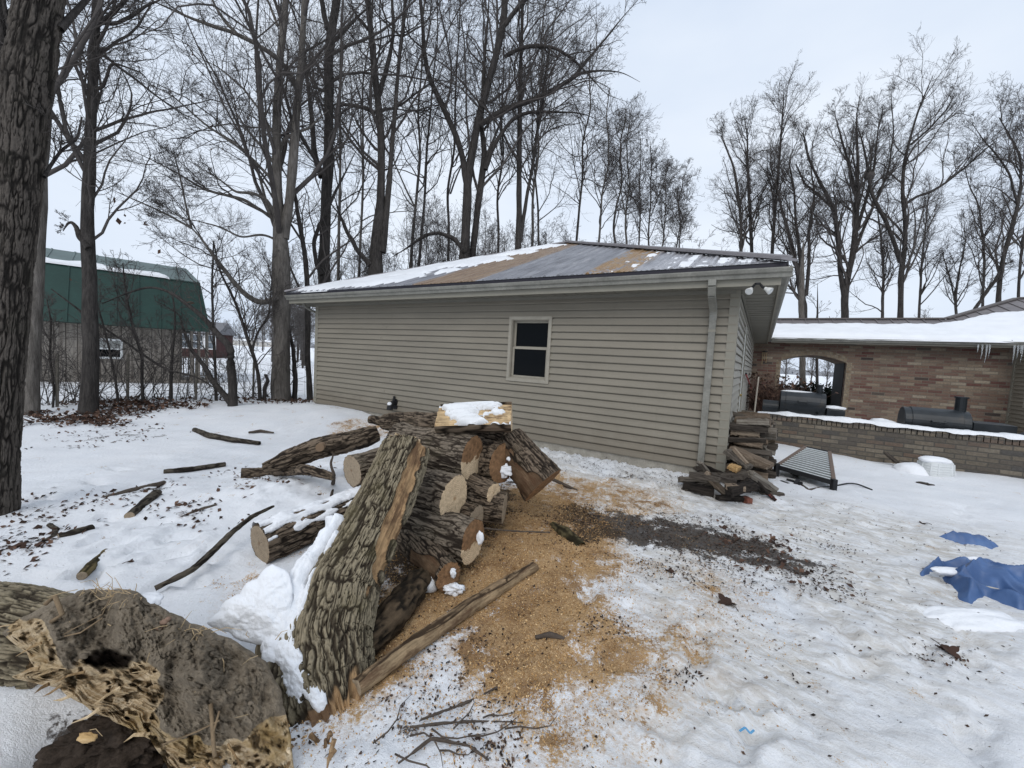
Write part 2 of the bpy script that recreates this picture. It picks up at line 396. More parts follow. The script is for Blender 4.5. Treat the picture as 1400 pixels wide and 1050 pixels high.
def wood_mat(name, c1, c2, c3, sx=(.05, 1, 1)):
    t = NT(name, .88, .15); o = t.obj(); rnd = t.t.nodes.new('ShaderNodeObjectInfo').outputs['Random']
    v = t.map(o, sx); f = t.noise(t.n('VectorMath', i0=v, i1=t.n('CombineXYZ', X=t.math('MULTIPLY', rnd, 40.), Y=rnd, Z=rnd)), 45, 5, .65)
    c = t.ramp(t.math('ADD', f, t.math('MULTIPLY_ADD', rnd, .3, -.15)), [(.28, c1), (.5, c2), (.72, c3)])
    return t.done(c, t.bump(f, .7, .01))
FW = wood_mat('split_wood', (.042, .032, .026), (.145, .108, .078), (.27, .215, .16))
FWD_ = wood_mat('dark_wet_wood', (.012, .010, .009), (.045, .037, .031), (.10, .085, .07))
FWY = wood_mat('yellow_wood', (.30, .18, .08), (.5, .33, .15), (.62, .45, .25))
WOODO = wood_mat('orange_split', (.30, .17, .075), (.52, .34, .17), (.66, .48, .28))
WOODGY = wood_mat('weathered_pole', (.10, .075, .05), (.30, .225, .145), (.42, .33, .22))
# ---------------------------------------------------------------- ground
TH_ = .5452; RX, RY = 2.8773, 5.3781; GL = 9.058; GO = .44; ZB = .237; ZT = 2.637; ZGUT = 2.79; ZAP = 4.865
AX = np.array([math.cos(TH_), -math.sin(TH_), 0]); AY = np.array([math.sin(TH_), math.cos(TH_), 0]); RC = np.array([RX, RY, 0.])
def GP(a, b, z): return RC+AX*a+AY*b+np.array([0, 0, z])        # garage frame -> world
def to_g(x, y): dx, dy = x-RX, y-RY; return dx*AX[0]+dy*AX[1], dx*AY[0]+dy*AY[1]
def ga(x, y, cx, cy, sx, sy, rot=0):
    c, s = math.cos(rot), math.sin(rot); dx, dy = x-cx, y-cy; u, v = dx*c+dy*s, -dx*s+dy*c
    return np.exp(-(u/sx)**2-(v/sy)**2)
def gz(x, y):
    """smooth lie of the land"""
    x = np.asarray(x, float); y = np.asarray(y, float); a, b = to_g(x, y)
    z = .10*ga(x, y, -7.2, 10.2, 5, 1.6, -.15)+.08*ga(x, y, -4.8, 8.6, 1.6, 1.3)
    front = sm(-1.4, -.1, b)*sm(-GL-2.5, -GL+1, a)*(1-sm(-.6, 1.0, a)); z = z+.11*front
    z = z+.16*ga(x, y, 4.9, 8.6, 1.2, 1.2)+.06*ga(x, y, 7.6, 6.9, 2.4, .7, -TH_)
    z = z+.10*ga(x, y, -2.4, 4.3, .9, .6, .5)+.07*ga(x, y, -.5, 3.6, .8, .6)+.10*ga(x, y, -1.6, 5.4, .9, .5)
    z = z-.32*ga(x, y, -1.60, 1.56, .24, .16)**.7
    z = z-.12*sm(11.5, 16, y)*(1-sm(0, 4, x))
    return z
def G(px, py, dz=0.):
    z = 0.
    for _ in range(6):
        p = on_z(px, py, z); z = float(gz(p[0], p[1]))+dz
    return p
def poly_g(pts): return np.array([G(*p)[:2] for p in pts])
def sdf(x, y, P):
    x = np.asarray(x, float); y = np.asarray(y, float); ins = np.zeros(x.shape, bool); d = np.full(x.shape, 1e9); n = len(P)
    for i in range(n):
        ax, ay = P[i]; bx, by = P[(i+1) % n]; ex, ey = bx-ax, by-ay
        t = np.clip(((x-ax)*ex+(y-ay)*ey)/(ex*ex+ey*ey+1e-12), 0, 1)
        d = np.minimum(d, np.hypot(x-ax-t*ex, y-ay-t*ey))
        cnd = ((ay > y) != (by > y)) & (x < (bx-ax)*(y-ay)/(by-ay+1e-12)+ax); ins ^= cnd
    return np.where(ins, d, -d)
P_SAW = poly_g([(560, 745), (620, 700), (690, 672), (745, 668), (800, 700), (842, 735), (835, 780), (800, 800), (835, 860), (875, 885), (862, 912), (815, 935), (765, 945), (715, 965), (668, 945), (655, 905), (618, 868), (602, 845), (560, 905), (490, 965), (480, 900), (530, 800)])
P_SAW2 = poly_g([(745, 640), (800, 655), (905, 668), (935, 700), (860, 705), (790, 700), (735, 690)])
P_SAW3 = poly_g([(455, 578), (480, 572), (520, 578), (540, 590), (512, 600), (455, 596)])
P_SAW4 = poly_g([(305, 800), (350, 775), (380, 790), (350, 830), (300, 850), (280, 840)])
P_SAW5 = poly_g([(770, 950), (850, 930), (880, 860), (960, 830), (930, 760), (1000, 800), (960, 900), (880, 1000), (820, 1040), (690, 1045), (700, 985)])
P_DIRT = poly_g([(770, 700), (815, 695), (880, 708), (950, 720), (1030, 738), (1105, 768), (1092, 788), (1040, 776), (960, 765), (895, 758), (840, 742), (775, 735)])
P_CAVE_SHADE = poly_g([(60, 985), (200, 965), (260, 1000), (225, 1060), (60, 1060)])
P_UNDER = poly_g([(545, 690), (700, 660), (705, 700), (655, 770), (600, 800), (535, 800), (480, 900), (480, 850)])
P_LEAF = poly_g([(40, 566), (100, 568), (130, 552), (180, 545), (255, 552), (250, 560), (190, 568), (140, 582), (90, 580), (40, 578)])
P_ICE = poly_g([(700, 610), (950, 660), (1070, 680), (1140, 690), (1390, 730), (1400, 900), (1200, 1050), (750, 1050), (880, 900), (830, 760), (760, 680)])
P_LT = [poly_g(q) for q in ([(110, 590), (215, 583), (225, 597), (150, 608), (75, 612)], [(25, 690), (60, 683), (80, 700), (50, 730), (20, 740)], [(135, 680), (200, 668), (245, 655), (240, 668), (170, 690)], [(240, 700), (300, 688), (290, 705)], [(30, 740), (60, 735), (45, 762), (0, 765)], [(300, 640), (380, 632), (420, 655), (340, 662)])]
P_CH1 = poly_g([(700, 598), (800, 622), (935, 645), (930, 672), (830, 655), (760, 635), (700, 612)])
P_CH2 = poly_g([(480, 960), (560, 880), (640, 870), (655, 905), (690, 965), (700, 1050), (500, 1050)])
P_CH3 = poly_g([(330, 640), (480, 590), (560, 600), (490, 700), (440, 720), (330, 690)])
FEET = []
_r = random.Random(4)
for k in range(72):
    px, py = _r.uniform(760, 1390), _r.uniform(660, 1040)
    q = G(px, py); FEET.append((q[0], q[1], _r.uniform(-1, 1)+.6, _r.uniform(.008, .021)))
for k in range(26):
    px, py = _r.uniform(40, 330), _r.uniform(640, 800)
    q = G(px, py); FEET.append((q[0], q[1], _r.uniform(-.5, 1.5), _r.uniform(.012, .035)))
def masks(x, y):
    saw = np.maximum.reduce([1.05*sm(-.30, .22, sdf(x, y, P_SAW)), .62*sm(-.3, .3, sdf(x, y, P_SAW2)), .62*sm(-.25, .2, sdf(x, y, P_SAW3)), .30*sm(-.1, .12, sdf(x, y, P_SAW4)), .46*sm(-.45, .25, sdf(x, y, P_SAW5))])
    dirt = np.maximum.reduce([sm(-.42, .26, sdf(x, y, P_DIRT)), sm(-.1, .06, sdf(x, y, P_CAVE_SHADE)), .8*sm(-.15, .1, sdf(x, y, P_UNDER)), .62*sm(-.3, .25, sdf(x, y, P_LEAF)), .44*np.maximum.reduce([sm(-.3, .12, sdf(x, y, q)) for q in P_LT]), .38*sm(-.25, .2, sdf(x, y, P_CH1)), .36*sm(-.1, .15, sdf(x, y, P_CH2))])  # hollow under the stump: its shade is painted here as dark soil
    ice = sm(-.5, .5, sdf(x, y, P_ICE))
    chunk = np.maximum.reduce([sm(-.2, .1, sdf(x, y, P_CH1)), .75*sm(-.1, .1, sdf(x, y, P_CH2)), .8*sm(-.3, .2, sdf(x, y, P_CH3))])
    return saw, dirt, ice, chunk
def gfull(x, y, mk=None):
    x = np.asarray(x, float); y = np.asarray(y, float); z = gz(x, y)
    saw, dirt, ice, chunk = mk if mk is not None else masks(x, y)
    far = 1-.85*sm(14, 40, np.hypot(x, y))
    z = z+.05*fbm(xy3(x, y, .55), 3, 11)*far
    z = z+(.022-.010*np.maximum(saw, dirt))*fbm(xy3(x, y, 2.6), 4, 12)*far
    rough = .007+.020*ice+.012*chunk-.016*saw
    z = z+np.maximum(rough, .004)*fbm(xy3(x, y, 8.5)+.3*noise3(xy3(x, y, 4), 3)[..., None], 4, 13, .6)
    # trampled: elongated scuffs across the way people walk
    u = x*.8-y*.6; v = x*.6+y*.8
    z = z+.012*ice*fbm(xy3(u*3.5, v*11), 3, 14)
    z = z+.009*ice*(np.abs(fbm(xy3(x, y, 15), 3, 17))*2-.4)*(1-saw)
    left = (1-ice)*(1-saw)*sm(14, 6, np.hypot(x, y)); z = z+left*(.022*fbm(xy3(x, y, 3.2), 4, 19, .55)+.010*np.clip(fbm(xy3(x, y, 9), 3, 20), 0, 1))
    z = z+.022*ice*(1-saw)*np.clip(fbm(xy3(x, y, 19), 3, 21, .6)-.12, 0, 1)
    c = fbm(xy3(x, y, 11), 3, 15, .6); c2 = fbm(xy3(x, y, 26), 2, 16)
    z = z+chunk*(.07*np.clip(c+.05, 0, 1)+.02*np.abs(c2))
    z = z+.008*np.maximum(saw, dirt)*fbm(xy3(x, y, 30), 3, 18)+saw*.03*np.clip(fbm(xy3(x, y, 2.2), 3, 22)+.2, 0, 1)
    for fx, fy, a, d in FEET:
        m = (np.abs(x-fx) < .5) & (np.abs(y-fy) < .5)
        if m.any():
            xx, yy = x[m], y[m]; e = ga(xx, yy, fx, fy, .15, .065, a); e2 = ga(xx, yy, fx, fy, .21, .12, a)
            z[m] = z[m]-d*1.5*sm(.30, .62, e+.10*noise3(xy3(xx, yy, 30), 5))+.7*d*(e2-e)*(1+noise3(xy3(xx, yy, 22), 6))
    z = z-.02*sm(-.1, .05, sdf(x, y, P_CAVE_SHADE))
    return z
def grow_axis(lo, hi, step, far, g):
    m = [lo]
    while m[-1] < hi: m.append(m[-1]+(step(m[-1]) if callable(step) else step))
    s = m[-1]-m[-2]; a = list(m)
    while a[-1] < far: s *= g; a.append(a[-1]+s)
    return a
xs = grow_axis(-4.2, 5.2, .026, 1800, 1.075)
s = .026; left = []
v = -4.2
while v > -1800: s *= 1.075; v -= s; left.append(v)
xs = np.array(left[::-1]+xs)
ys = grow_axis(.95, 12., lambda v: .0085*v+.006, 2600, 1.06)
s = .02; v = .95; back = []
while v > -40: s *= 1.25; v -= s; back.append(v)
ys = np.array(back[::-1]+ys)
XX, YY = np.meshgrid(xs, ys); MK = masks(XX, YY); ZZ = gfull(XX, YY, MK)
nx, ny = len(xs), len(ys)
i = np.arange(ny-1)[:, None]*nx; j = np.arange(nx-1)[None]
Q = np.stack([i+j, i+j+1, i+nx+j+1, i+nx+j], -1).reshape(-1, 4)
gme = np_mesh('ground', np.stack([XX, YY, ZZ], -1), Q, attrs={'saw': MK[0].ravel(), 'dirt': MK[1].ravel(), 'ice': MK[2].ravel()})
t = NT('snowy_ground', .55, .25); p = t.gen()
saw, dirt, ice = t.attr('saw', 'Fac'), t.attr('dirt', 'Fac'), t.attr('ice', 'Fac')
n1 = t.noise(p, 1.3, 5, .6); n12 = t.noise(p, 9, 5, .65); n60 = t.noise(p, 55, 4, .65); n200 = t.noise(p, 190, 3, .7)
snow = t.mix(t.step(n1, .3, .7), (.81, .83, .86), (.88, .89, .91))
rot = t.map(t.map(p, rot=(0, 0, .62)), (1.1, 4.2, 1))
stk = t.noise(rot, 5, 5, .7)
icec = t.mix(t.step(stk, .40, .62), (.64, .615, .57), (.84, .85, .86))
snow = t.mix(t.math('MULTIPLY', ice, t.step(n1, .26, .55)), snow, icec)
spk = t.math('MULTIPLY', t.step(t.noise(t.map(rot, (1, 1, 1)), 24, 3, .75), .60, .67), t.math('MULTIPLY', ice, t.step(n12, .42, .6)))
snow = t.mix(t.math('MULTIPLY', spk, .75), snow, (.16, .105, .07))
muck = t.math('MULTIPLY', t.math('MULTIPLY', ice, t.step(t.noise(rot, 1.6, 6, .72), .50, .68)), .45); snow = t.mix(muck, snow, (.40, .335, .265)); spk2 = t.step(t.noise(p, 70, 2, .6), .715, .75); snow = t.mix(t.math('MULTIPLY', spk2, .8), snow, (.09, .06, .045))
n4 = t.noise(p, 3.4, 4, .6); sawm = t.math('ADD', t.math('ADD', saw, t.math('MULTIPLY_ADD', n4, 2.0, -1.06)), t.math('ADD', t.math('MULTIPLY_ADD', n12, 1.7, -.87), t.math('ADD', t.math('MULTIPLY_ADD', n60, 1.3, -.65), t.math('MULTIPLY_ADD', n200, 1.3, -.65))))
sawf = t.step(sawm, .42, .60)
sawc = t.ramp(t.math('ADD', t.math('MULTIPLY', n200, .75), t.math('MULTIPLY', n60, .25)), [(.34, (.16, .085, .038)), (.45, (.36, .215, .10)), (.54, (.52, .34, .17)), (.67, (.72, .54, .33))])
sawc = t.mix(t.math('MULTIPLY', t.step(t.noise(p, 3.1, 4), .42, .66), .6), sawc, (.15, .075, .033))
dust = t.math('MULTIPLY', t.step(t.math('ADD', saw, t.math('MULTIPLY_ADD', n60, .5, -.25)), .05, .6), t.step(t.noise(p, 28, 4, .7), .40, .62)); snow = t.mix(t.math('MULTIPLY', dust, .75), snow, (.50, .34, .19)); c = t.mix(sawf, snow, sawc)
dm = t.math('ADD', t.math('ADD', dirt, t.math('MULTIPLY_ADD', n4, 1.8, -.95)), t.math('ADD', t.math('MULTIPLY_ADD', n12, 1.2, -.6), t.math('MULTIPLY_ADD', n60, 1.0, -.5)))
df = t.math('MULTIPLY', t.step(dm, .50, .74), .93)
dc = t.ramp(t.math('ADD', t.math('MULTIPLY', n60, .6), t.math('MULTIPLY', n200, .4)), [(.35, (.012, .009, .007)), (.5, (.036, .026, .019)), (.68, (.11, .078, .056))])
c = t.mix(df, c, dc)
h = t.math('ADD', t.math('MULTIPLY', t.noise(p, 34, 5, .65), .8), t.math('MULTIPLY', n200, .5))
gr = t.mix(ice, (.6, .6, .6), (.42, .42, .42))
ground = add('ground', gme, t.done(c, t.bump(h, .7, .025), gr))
tag(ground, 'trampled snowy yard running out to flat white fields', 'ground', kind='structure')

# ---- loose stuff: sawdust chips, leaf and bark litter
def flakes(name, x, y, size, asp, mat, tilt=.5, lift=.004, seed=1, curl=0.):
    r = np.random.default_rng(seed); n = len(x); z = gfull(x, y)+lift*r.uniform(.2, 1.6, n)
    a = r.uniform(0, 2*math.pi, n); sz = size*r.uniform(.5, 1.5, n)
    d1 = np.stack([np.cos(a), np.sin(a), r.normal(0, tilt, n)], -1); d1 /= np.linalg.norm(d1, axis=1)[:, None]
    d2 = np.stack([-np.sin(a), np.cos(a), r.normal(0, tilt, n)], -1); d2 /= np.linalg.norm(d2, axis=1)[:, None]
    c = np.stack([x, y, z], -1); w = asp*r.uniform(.6, 1.4, n)
    V = np.stack([c-d1*sz[:, None], c+d2*(sz*w)[:, None]+np.array([0, 0, 1.])*(curl*sz)[:, None], c+d1*sz[:, None]*r.uniform(.7, 1.1, n)[:, None], c-d2*(sz*w)[:, None]], 1)
    cv = np.repeat(r.uniform(0, 1, n), 4)
    return np_mesh(name, V.reshape(-1, 3), np.arange(n*4).reshape(-1, 4), smooth=False, attrs={'cv': cv})
def scatter(n, poly, soft=.2, seed=1, thr=.0):
    r = np.random.default_rng(seed); lo = poly.min(0)-soft; hi = poly.max(0)+soft
    x = r.uniform(lo[0], hi[0], n*3); y = r.uniform(lo[1], hi[1], n*3)
    m = sdf(x, y, poly)/soft+fbm(xy3(x, y, 3.5), 3, seed)*1.8 > r.uniform(-1, .6, n*3)+thr
    return x[m][:n], y[m][:n]
t = NT('sawdust_chips', .9, .15); CHIP = t.done(t.ramp(t.attr('cv', 'Fac'), [(0, (.19, .10, .04)), (.3, (.38, .215, .085)), (.7, (.52, .325, .145)), (1, (.70, .51, .29))]))
t = NT('litter_bits', .9, .15); LIT = t.done(t.ramp(t.attr('cv', 'Fac'), [(0, (.015, .012, .010)), (.5, (.05, .035, .028)), (.8, (.10, .062, .045)), (1, (.20, .14, .09))]))
t = NT('dead_leaves', .85, .2); LEAF = t.done(t.ramp(t.attr('cv', 'Fac'), [(0, (.022, .015, .012)), (.6, (.075, .042, .030)), (1, (.16, .095, .065))]))
xs_, ys_ = scatter(48000, P_SAW, .45, 21); x2, y2 = scatter(5000, P_SAW2, .3, 22, .5); x3, y3 = scatter(9000, P_SAW5, .5, 23, .55); x4, y4 = scatter(1200, P_SAW4, .1, 24, .4)
x5, y5 = scatter(1500, P_SAW3, .2, 25, .4)
o = add('sawdust', flakes('sawdust', np.r_[xs_, x2, x3, x4, x5], np.r_[ys_, y2, y3, y4, y5], .0055, .45, CHIP, .55, .004, 3), CHIP)
tag(o, 'fresh orange sawdust strewn over the snow round the log pile', 'sawdust', kind='stuff')
xs_, ys_ = scatter(6500, P_DIRT, .42, 31, .2); x2, y2 = scatter(2200, P_UNDER, .15, 32); x3, y3 = scatter(1500, P_CH1, .2, 33, .3); x4, y4 = scatter(1500, P_ICE, .4, 34, .0); x5, y5 = scatter(900, P_CH2, .2, 35, .4); x6, y6 = scatter(900, P_SAW, .1, 36, .2); sp_ = [poly_g([(a-w_, b-w_*.35), (a+w_, b-w_*.3), (a+w_*.9, b+w_*.4), (a-w_, b+w_*.3)]) for a, b, w_ in ((1285, 900, 32), (1105, 735, 30), (938, 922, 12), (880, 700, 25), (1040, 800, 14), (830, 860, 14), (690, 1010, 20), (1150, 745, 14))]; sp_ = [scatter(110, q, .10, 70+k, .2) for k, q in enumerate(sp_)]; x6 = np.concatenate([x6]+[q[0] for q in sp_]); y6 = np.concatenate([y6]+[q[1] for q in sp_])
P_RL = poly_g([(1000, 728), (1060, 735), (1115, 770), (1095, 790), (1030, 778)])
xr_, yr_ = scatter(160, P_RL, .3, 38)
o = add('red_leaf_litter', flakes('red_leaf_litter', xr_, yr_, .024, .6, LEAF, .4, .012, 8, .3), LEAF); tag(o, 'red brown leaf scraps at the far end of the dark litter strip', 'leaves', kind='stuff')
o = add('bark_litter', flakes('bark_litter', np.r_[xs_, x2, x3, x4, x5, x6], np.r_[ys_, y2, y3, y4, y5, y6], .0095, .45, LIT, .45, .006, 4, .2), LIT)
tag(o, 'dark bark and leaf litter trodden into the snow', 'litter', kind='stuff')
xs_, ys_ = scatter(2100, P_LEAF, .45, 41, .3)
P_L2 = poly_g([(285, 548), (300, 543), (345, 543), (420, 546), (420, 553), (330, 553)])
x2, y2 = scatter(500, P_L2, .3, 42)
px_ = [scatter(170, q, .35, 44+k, .2) for k, q in enumerate(P_LT)]; xl_ = np.concatenate([q[0] for q in px_]); yl_ = np.concatenate([q[1] for q in px_])
o = add('leaf_scraps', flakes('leaf_scraps', xl_, yl_, .024, .5, LEAF, .45, .008, 9, .3), LEAF); tag(o, 'dark leaf scraps showing in thin lines through the snow at left', 'leaves', kind='stuff')
o = add('leaf_litter', flakes('leaf_litter', np.r_[xs_, x2], np.r_[ys_, y2], .038, .6, LEAF, .6, .045, 5, .3), LEAF)
tag(o, 'brown dead leaves heaped along the fence line', 'leaves', kind='stuff')
# ---------------------------------------------------------------- garage
t = NT('tan_siding', .55, .3); o = t.obj(); sz_ = t.n('SeparateXYZ', Vector=o).node.outputs[2]
c = t.ramp(t.noise(t.map(o, (.5, .5, 2.)), 1.6, 5, .6), [(.3, (.200, .180, .143)), (.7, (.246, .221, .176))])
dirt_ = t.math('MULTIPLY', t.step(t.math('ADD', sz_, t.math('MULTIPLY_ADD', t.noise(o, 5, 4), -.5, .25)), .75, .25), .45); c = t.mix(dirt_, c, (.13, .105, .075))
streak = t.math('MULTIPLY', t.step(t.noise(t.map(o, (7, 7, .35)), 1.5, 4, .7), .58, .75), .22); c = t.mix(streak, c, (.13, .115, .09))
SIDE = t.done(c, t.bump(t.noise(t.map(o, (1, 1, 2)), 2.2, 3), .25, .03))
TRIM = plain('tan_trim', (.235, .22, .178), .5, .35, .06, 3)
GUT = plain('gutter_metal', (.20, .195, .17), .45, .4, .22, 5)
SOFF = plain('soffit_vinyl', (.19, .18, .15), .6, .3, .06, 3)
FOUND = plain('foundation_block', (.30, .28, .24), .9, .1, .2, 8, .4)
WFRAME = plain('window_frame', (.30, .275, .225), .5, .35, .08, 8)
t = NT('dark_glass', .05, .07); GLASS = t.done((.004, .005, .006))
def siding(mb, a, b, z0, z1, course=.1143, out=(0, -1, 0), zref=ZB):
    """overlapping boards between plan points a and b"""
    a, b, out = np.array(a, float), np.array(b, float), np.array(out, float)
    k = math.floor((z0-zref)/course+1e-6); z = zref+k*course
    while z < z1-1e-4:
        lo, hi = max(z, z0), min(z+course, z1)
        f = lambda q: .026-.022*(q-z)/course
        P = []
        for q, e in ((lo, 0.), (lo, f(lo)), (lo+.012, f(lo)+.001), (min(hi, lo+course*.5), f(min(hi, lo+course*.5))-.002), (max(lo+.013, hi-.019), f(hi)+.002), (max(lo+.014, hi-.0175), -.008), (hi-.0005, -.008)):
            for c in (a, b): P.append((*(c+out[:2]*e), q))
        if hi-lo > .02: mb.poly(P, [(0, 1, 3, 2), (2, 3, 5, 4), (4, 5, 7, 6), (6, 7, 9, 8), (8, 9, 11, 10), (10, 11, 13, 12)])
        z += course
gar = thing('garage', 'tan sided garage with metal hip roof and one small window', 'garage', (RX, RY, 0), -TH_)
WN = AY; WP = RC
def on_wall(px, py, b=0.):
    p = on_plane(px, py, RC+AY*b, AY)-RC; return float(p @ AX), float(p[2])
wx0, wz1 = on_wall(697.3, 433); wx1, _ = on_wall(756.5, 433); wx0b, wz0 = on_wall(693.5, 519.5); wx1b, wz0b = on_wall(750, 525.7)
WX0, WX1, WZ0, WZ1 = (wx0+wx0b)/2, (wx1+wx1b)/2, (wz0+wz0b)/2, wz1
print('window', WX0, WX1, WZ0, WZ1)
DPT = 12.0
fr = .055
mb = MB(); hx0, hx1, hz0, hz1 = WX0+.03, WX1-.03, WZ0+.03, WZ1-.03
siding(mb, (-GL, 0), (hx0, 0), ZB, ZT); siding(mb, (hx1, 0), (0, 0), ZB, ZT); siding(mb, (hx0, 0), (hx1, 0), ZB, hz0); siding(mb, (hx0, 0), (hx1, 0), hz1, ZT)
# seams where board lengths lap
for k in range(21):
    z = ZB+k*.1143
    for xx in ((-6.4, -3.2)[k % 2]-.15*(k % 3),):
        if not (hx0-.1 < xx < hx1+.1): mb.box((xx, -.0268, z+.003), (xx+.004, -.012, z+.06))
mb.build('front_siding', SIDE, gar)
# side wall with door opening
dy0, dy1 = 2.3, 3.35
mb = MB(); siding(mb, (0, 0), (0, dy0), ZB, ZT, out=(1, 0, 0)); siding(mb, (0, dy1), (0, DPT), ZB, ZT, out=(1, 0, 0)); siding(mb, (0, dy0), (0, dy1), 2.36, ZT, out=(1, 0, 0))
siding(mb, (-GL, 0), (-GL, DPT), ZB, ZT, out=(-1, 0, 0)); mb.build('side_siding', plain('side_vinyl', (.33, .31, .265), .55, .3, .05, 1.5), gar)
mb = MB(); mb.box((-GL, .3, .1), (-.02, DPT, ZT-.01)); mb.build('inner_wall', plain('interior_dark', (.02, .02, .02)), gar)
mb = MB(); mb.box((-GL+.02, .005, -.3), (-.02, .2, ZB-.004)); mb.box((-.2, .21, -.3), (-.02, DPT, ZB-.004)); mb.build('foundation', FOUND, gar)
mb = MB(); dr = mb
mb.box((-.02, dy0+.06, ZB), (.012, dy1-.06, 2.3)); door = mb.build('door', plain('door_paint', (.55, .54, .50), .5), gar)
mb = MB(); mb.box((-.02, dy0-.04, ZB), (.03, dy0+.06, 2.38)); mb.box((-.02, dy1-.06, ZB), (.03, dy1+.04, 2.38)); mb.box((-.02, dy0+.06, 2.3), (.03, dy1-.06, 2.4)); mb.build('door_frame', TRIM, door)
mb = MB(); mb.tube([(.012, dy0+.14, 1.15), (.06, dy0+.14, 1.15)], .025, 10); mb.build('door_knob', plain('brass', (.4, .3, .12), .3, .5, metal=.8), door)
for x0, x1, y0, y1 in ((-.095, .022, -.024, .0), (-GL-.022, -GL+.095, -.024, .0)):
    mb = MB(); mb.box((x0, y0, ZB-.01), (x1, y1+.002, ZT)); s_ = 1 if x0 > -1 else -1
    e = .022 if s_ > 0 else -GL-.022; mb.box((min(e, e-.02*s_), .003, ZB-.01), (max(e, e-.02*s_), .095, ZT)); mb.build('corner_trim', TRIM, gar, .003)
# window
win = None
mb = MB(); d = -.034
for a, b in (((WX0, d, WZ0), (WX0+fr, .0, WZ1)), ((WX1-fr, d, WZ0), (WX1, .0, WZ1)), ((WX0+fr, d, WZ1-fr), (WX1-fr, .0, WZ1)), ((WX0+fr, d-.004, WZ0), (WX1-fr, .0, WZ0+fr))): mb.box(a, b)
for a, b in (((WX0+fr-.006, -.02, WZ0+fr), (WX0+fr+.012, .09, WZ1-fr)), ((WX1-fr-.012, -.02, WZ0+fr), (WX1-fr+.006, .09, WZ1-fr)), ((WX0+fr, -.018, WZ1-fr-.012), (WX1-fr, .09, WZ1-fr+.003)), ((WX0+fr, -.018, WZ0+fr-.003), (WX1-fr, .09, WZ0+fr+.015))): mb.box(a, b)
win = mb.build('window', WFRAME, gar, .003)
zm = WZ0+(WZ1-WZ0)*.525; ix0, ix1, iz0, iz1 = WX0+fr+.012, WX1-fr-.012, WZ0+fr+.015, WZ1-fr-.012
for nm, z0, z1, y in (('lower_sash', iz0, zm+.012, .03), ('upper_sash', zm-.012, iz1, .062)):
    s_ = .036; mb = MB()
    for a, b in (((ix0, y, z0), (ix0+s_, y+.028, z1)), ((ix1-s_, y, z0), (ix1, y+.028, z1)), ((ix0+s_, y, z0), (ix1-s_, y+.028, z0+s_)), ((ix0+s_, y, z1-s_), (ix1-s_, y+.028, z1))): mb.box(a, b)
    mb.build('sash', WFRAME, win, .002)
    mb = MB(); mb.box((ix0+s_-.002, y+.012, z0+s_-.002), (ix1-s_+.002, y+.018, z1-s_+.002)); mb.build('pane', GLASS, win)
# soffit, fascia, gutters
x0, x1, y0, y1 = -GL-GO, GO, -GO, DPT+.3
mb = MB()
mb.box((x0+.02, y0+.02, ZT), (x1-.02, -.001+.0, ZT+.02)); mb.box((.001, .0, ZT), (x1-.02, y1, ZT+.02)); mb.box((x0+.02, 0, ZT), (-GL-.001, y1, ZT+.02))
k = x0+.1
while k < x1-.1:
    mb.box((k, y0+.03, ZT-.006), (k+.012, -.03, ZT-.0005)); k += .2
k = .4
while k < y1-.1: mb.box((.03, k, ZT-.006), (x1-.04, k+.012, ZT-.0005)); k += .3
mb.box((x0+.02, -.045, ZT-.05), (x1-GO-.03, -.026, ZT-.0005))
mb.box((.026, .0, ZT-.05), (.045, y1, ZT-.0005))
mb.build('soffit', SOFF, gar)
mb = MB(); mb.box((x0, y0, ZT-.03), (x1, y0+.02, ZT+.155)); mb.box((x1-.02, y0+.0205, ZT-.03), (x1, y1, ZT+.155)); mb.box((x0, y0+.0205, ZT-.03), (x0+.02, y1, ZT+.155)); mb.build('fascia', TRIM, gar)
def gutter(mb, a, b, out, zt):
    a, b, out = np.array(a, float), np.array(b, float), np.array(out, float)
    prof = [(0, -.10), (.055, -.10), (.062, -.06), (.088, -.045), (.10, -.01), (.10, .004), (.092, .004), (.09, -.008), (.08, -.04), (.052, -.055), (.048, -.092), (0, -.092)]
    P = []; n = len(prof)
    for c in (a, b):
        for o_, z in prof: q = c+out*(o_+.001); P.append((q[0], q[1], zt+z))
    mb.poly(P, [(i, (i+1) % n, n+(i+1) % n, n+i) for i in range(n)]+[tuple(range(n))[::-1], tuple(range(n, 2*n))])
mb = MB(); gutter(mb, (x0-.02, y0), (x1+.10, y0), (0, -1), ZT+.15); mb.build('gutter', GUT, gar)
mb = MB(); gutter(mb, (x1, y0+.002), (x1, y1), (1, 0), ZT+.15); mb.build('gutter', GUT, gar)
# downspouts
def spout(pts, w, h, name='downspout'):
    mb = MB()
    for a, b in zip(pts[:-1], pts[1:]): mb.beam(a, b, w, h, up=(0, 1, 0) if abs(a[2]-b[2]) > .3 else (0, 0, 1))
    return mb.build(name, GUT, gar, .004)
sx, _ = on_wall(970, 500); print('spout', sx)
sp = spout([(sx, -.062, ZT-.30), (sx, -.062, ZB+.03)], .082, .06)
mb = MB()
Ps = np.array([(sx, -GO-.045, ZT+.06), (sx, -GO-.045, ZT-.02), (sx, -GO+.02, ZT-.12), (sx, -.09, ZT-.27), (sx, -.062, ZT-.32), (sx, -.062, ZT-.40)])
for a, b in zip(Ps[:-1], Ps[1:]):
    mb.beam(a, b, .088, .066, up=(0, 1, .01))
mb.build('downspout_elbow', GUT, sp, .004)
mb = MB(); mb.beam((sx, -.062, ZT-.55), (sx, -.062, ZT-.52), .092, .07, up=(0, 1, 0)); mb.build('strap', TRIM, sp)
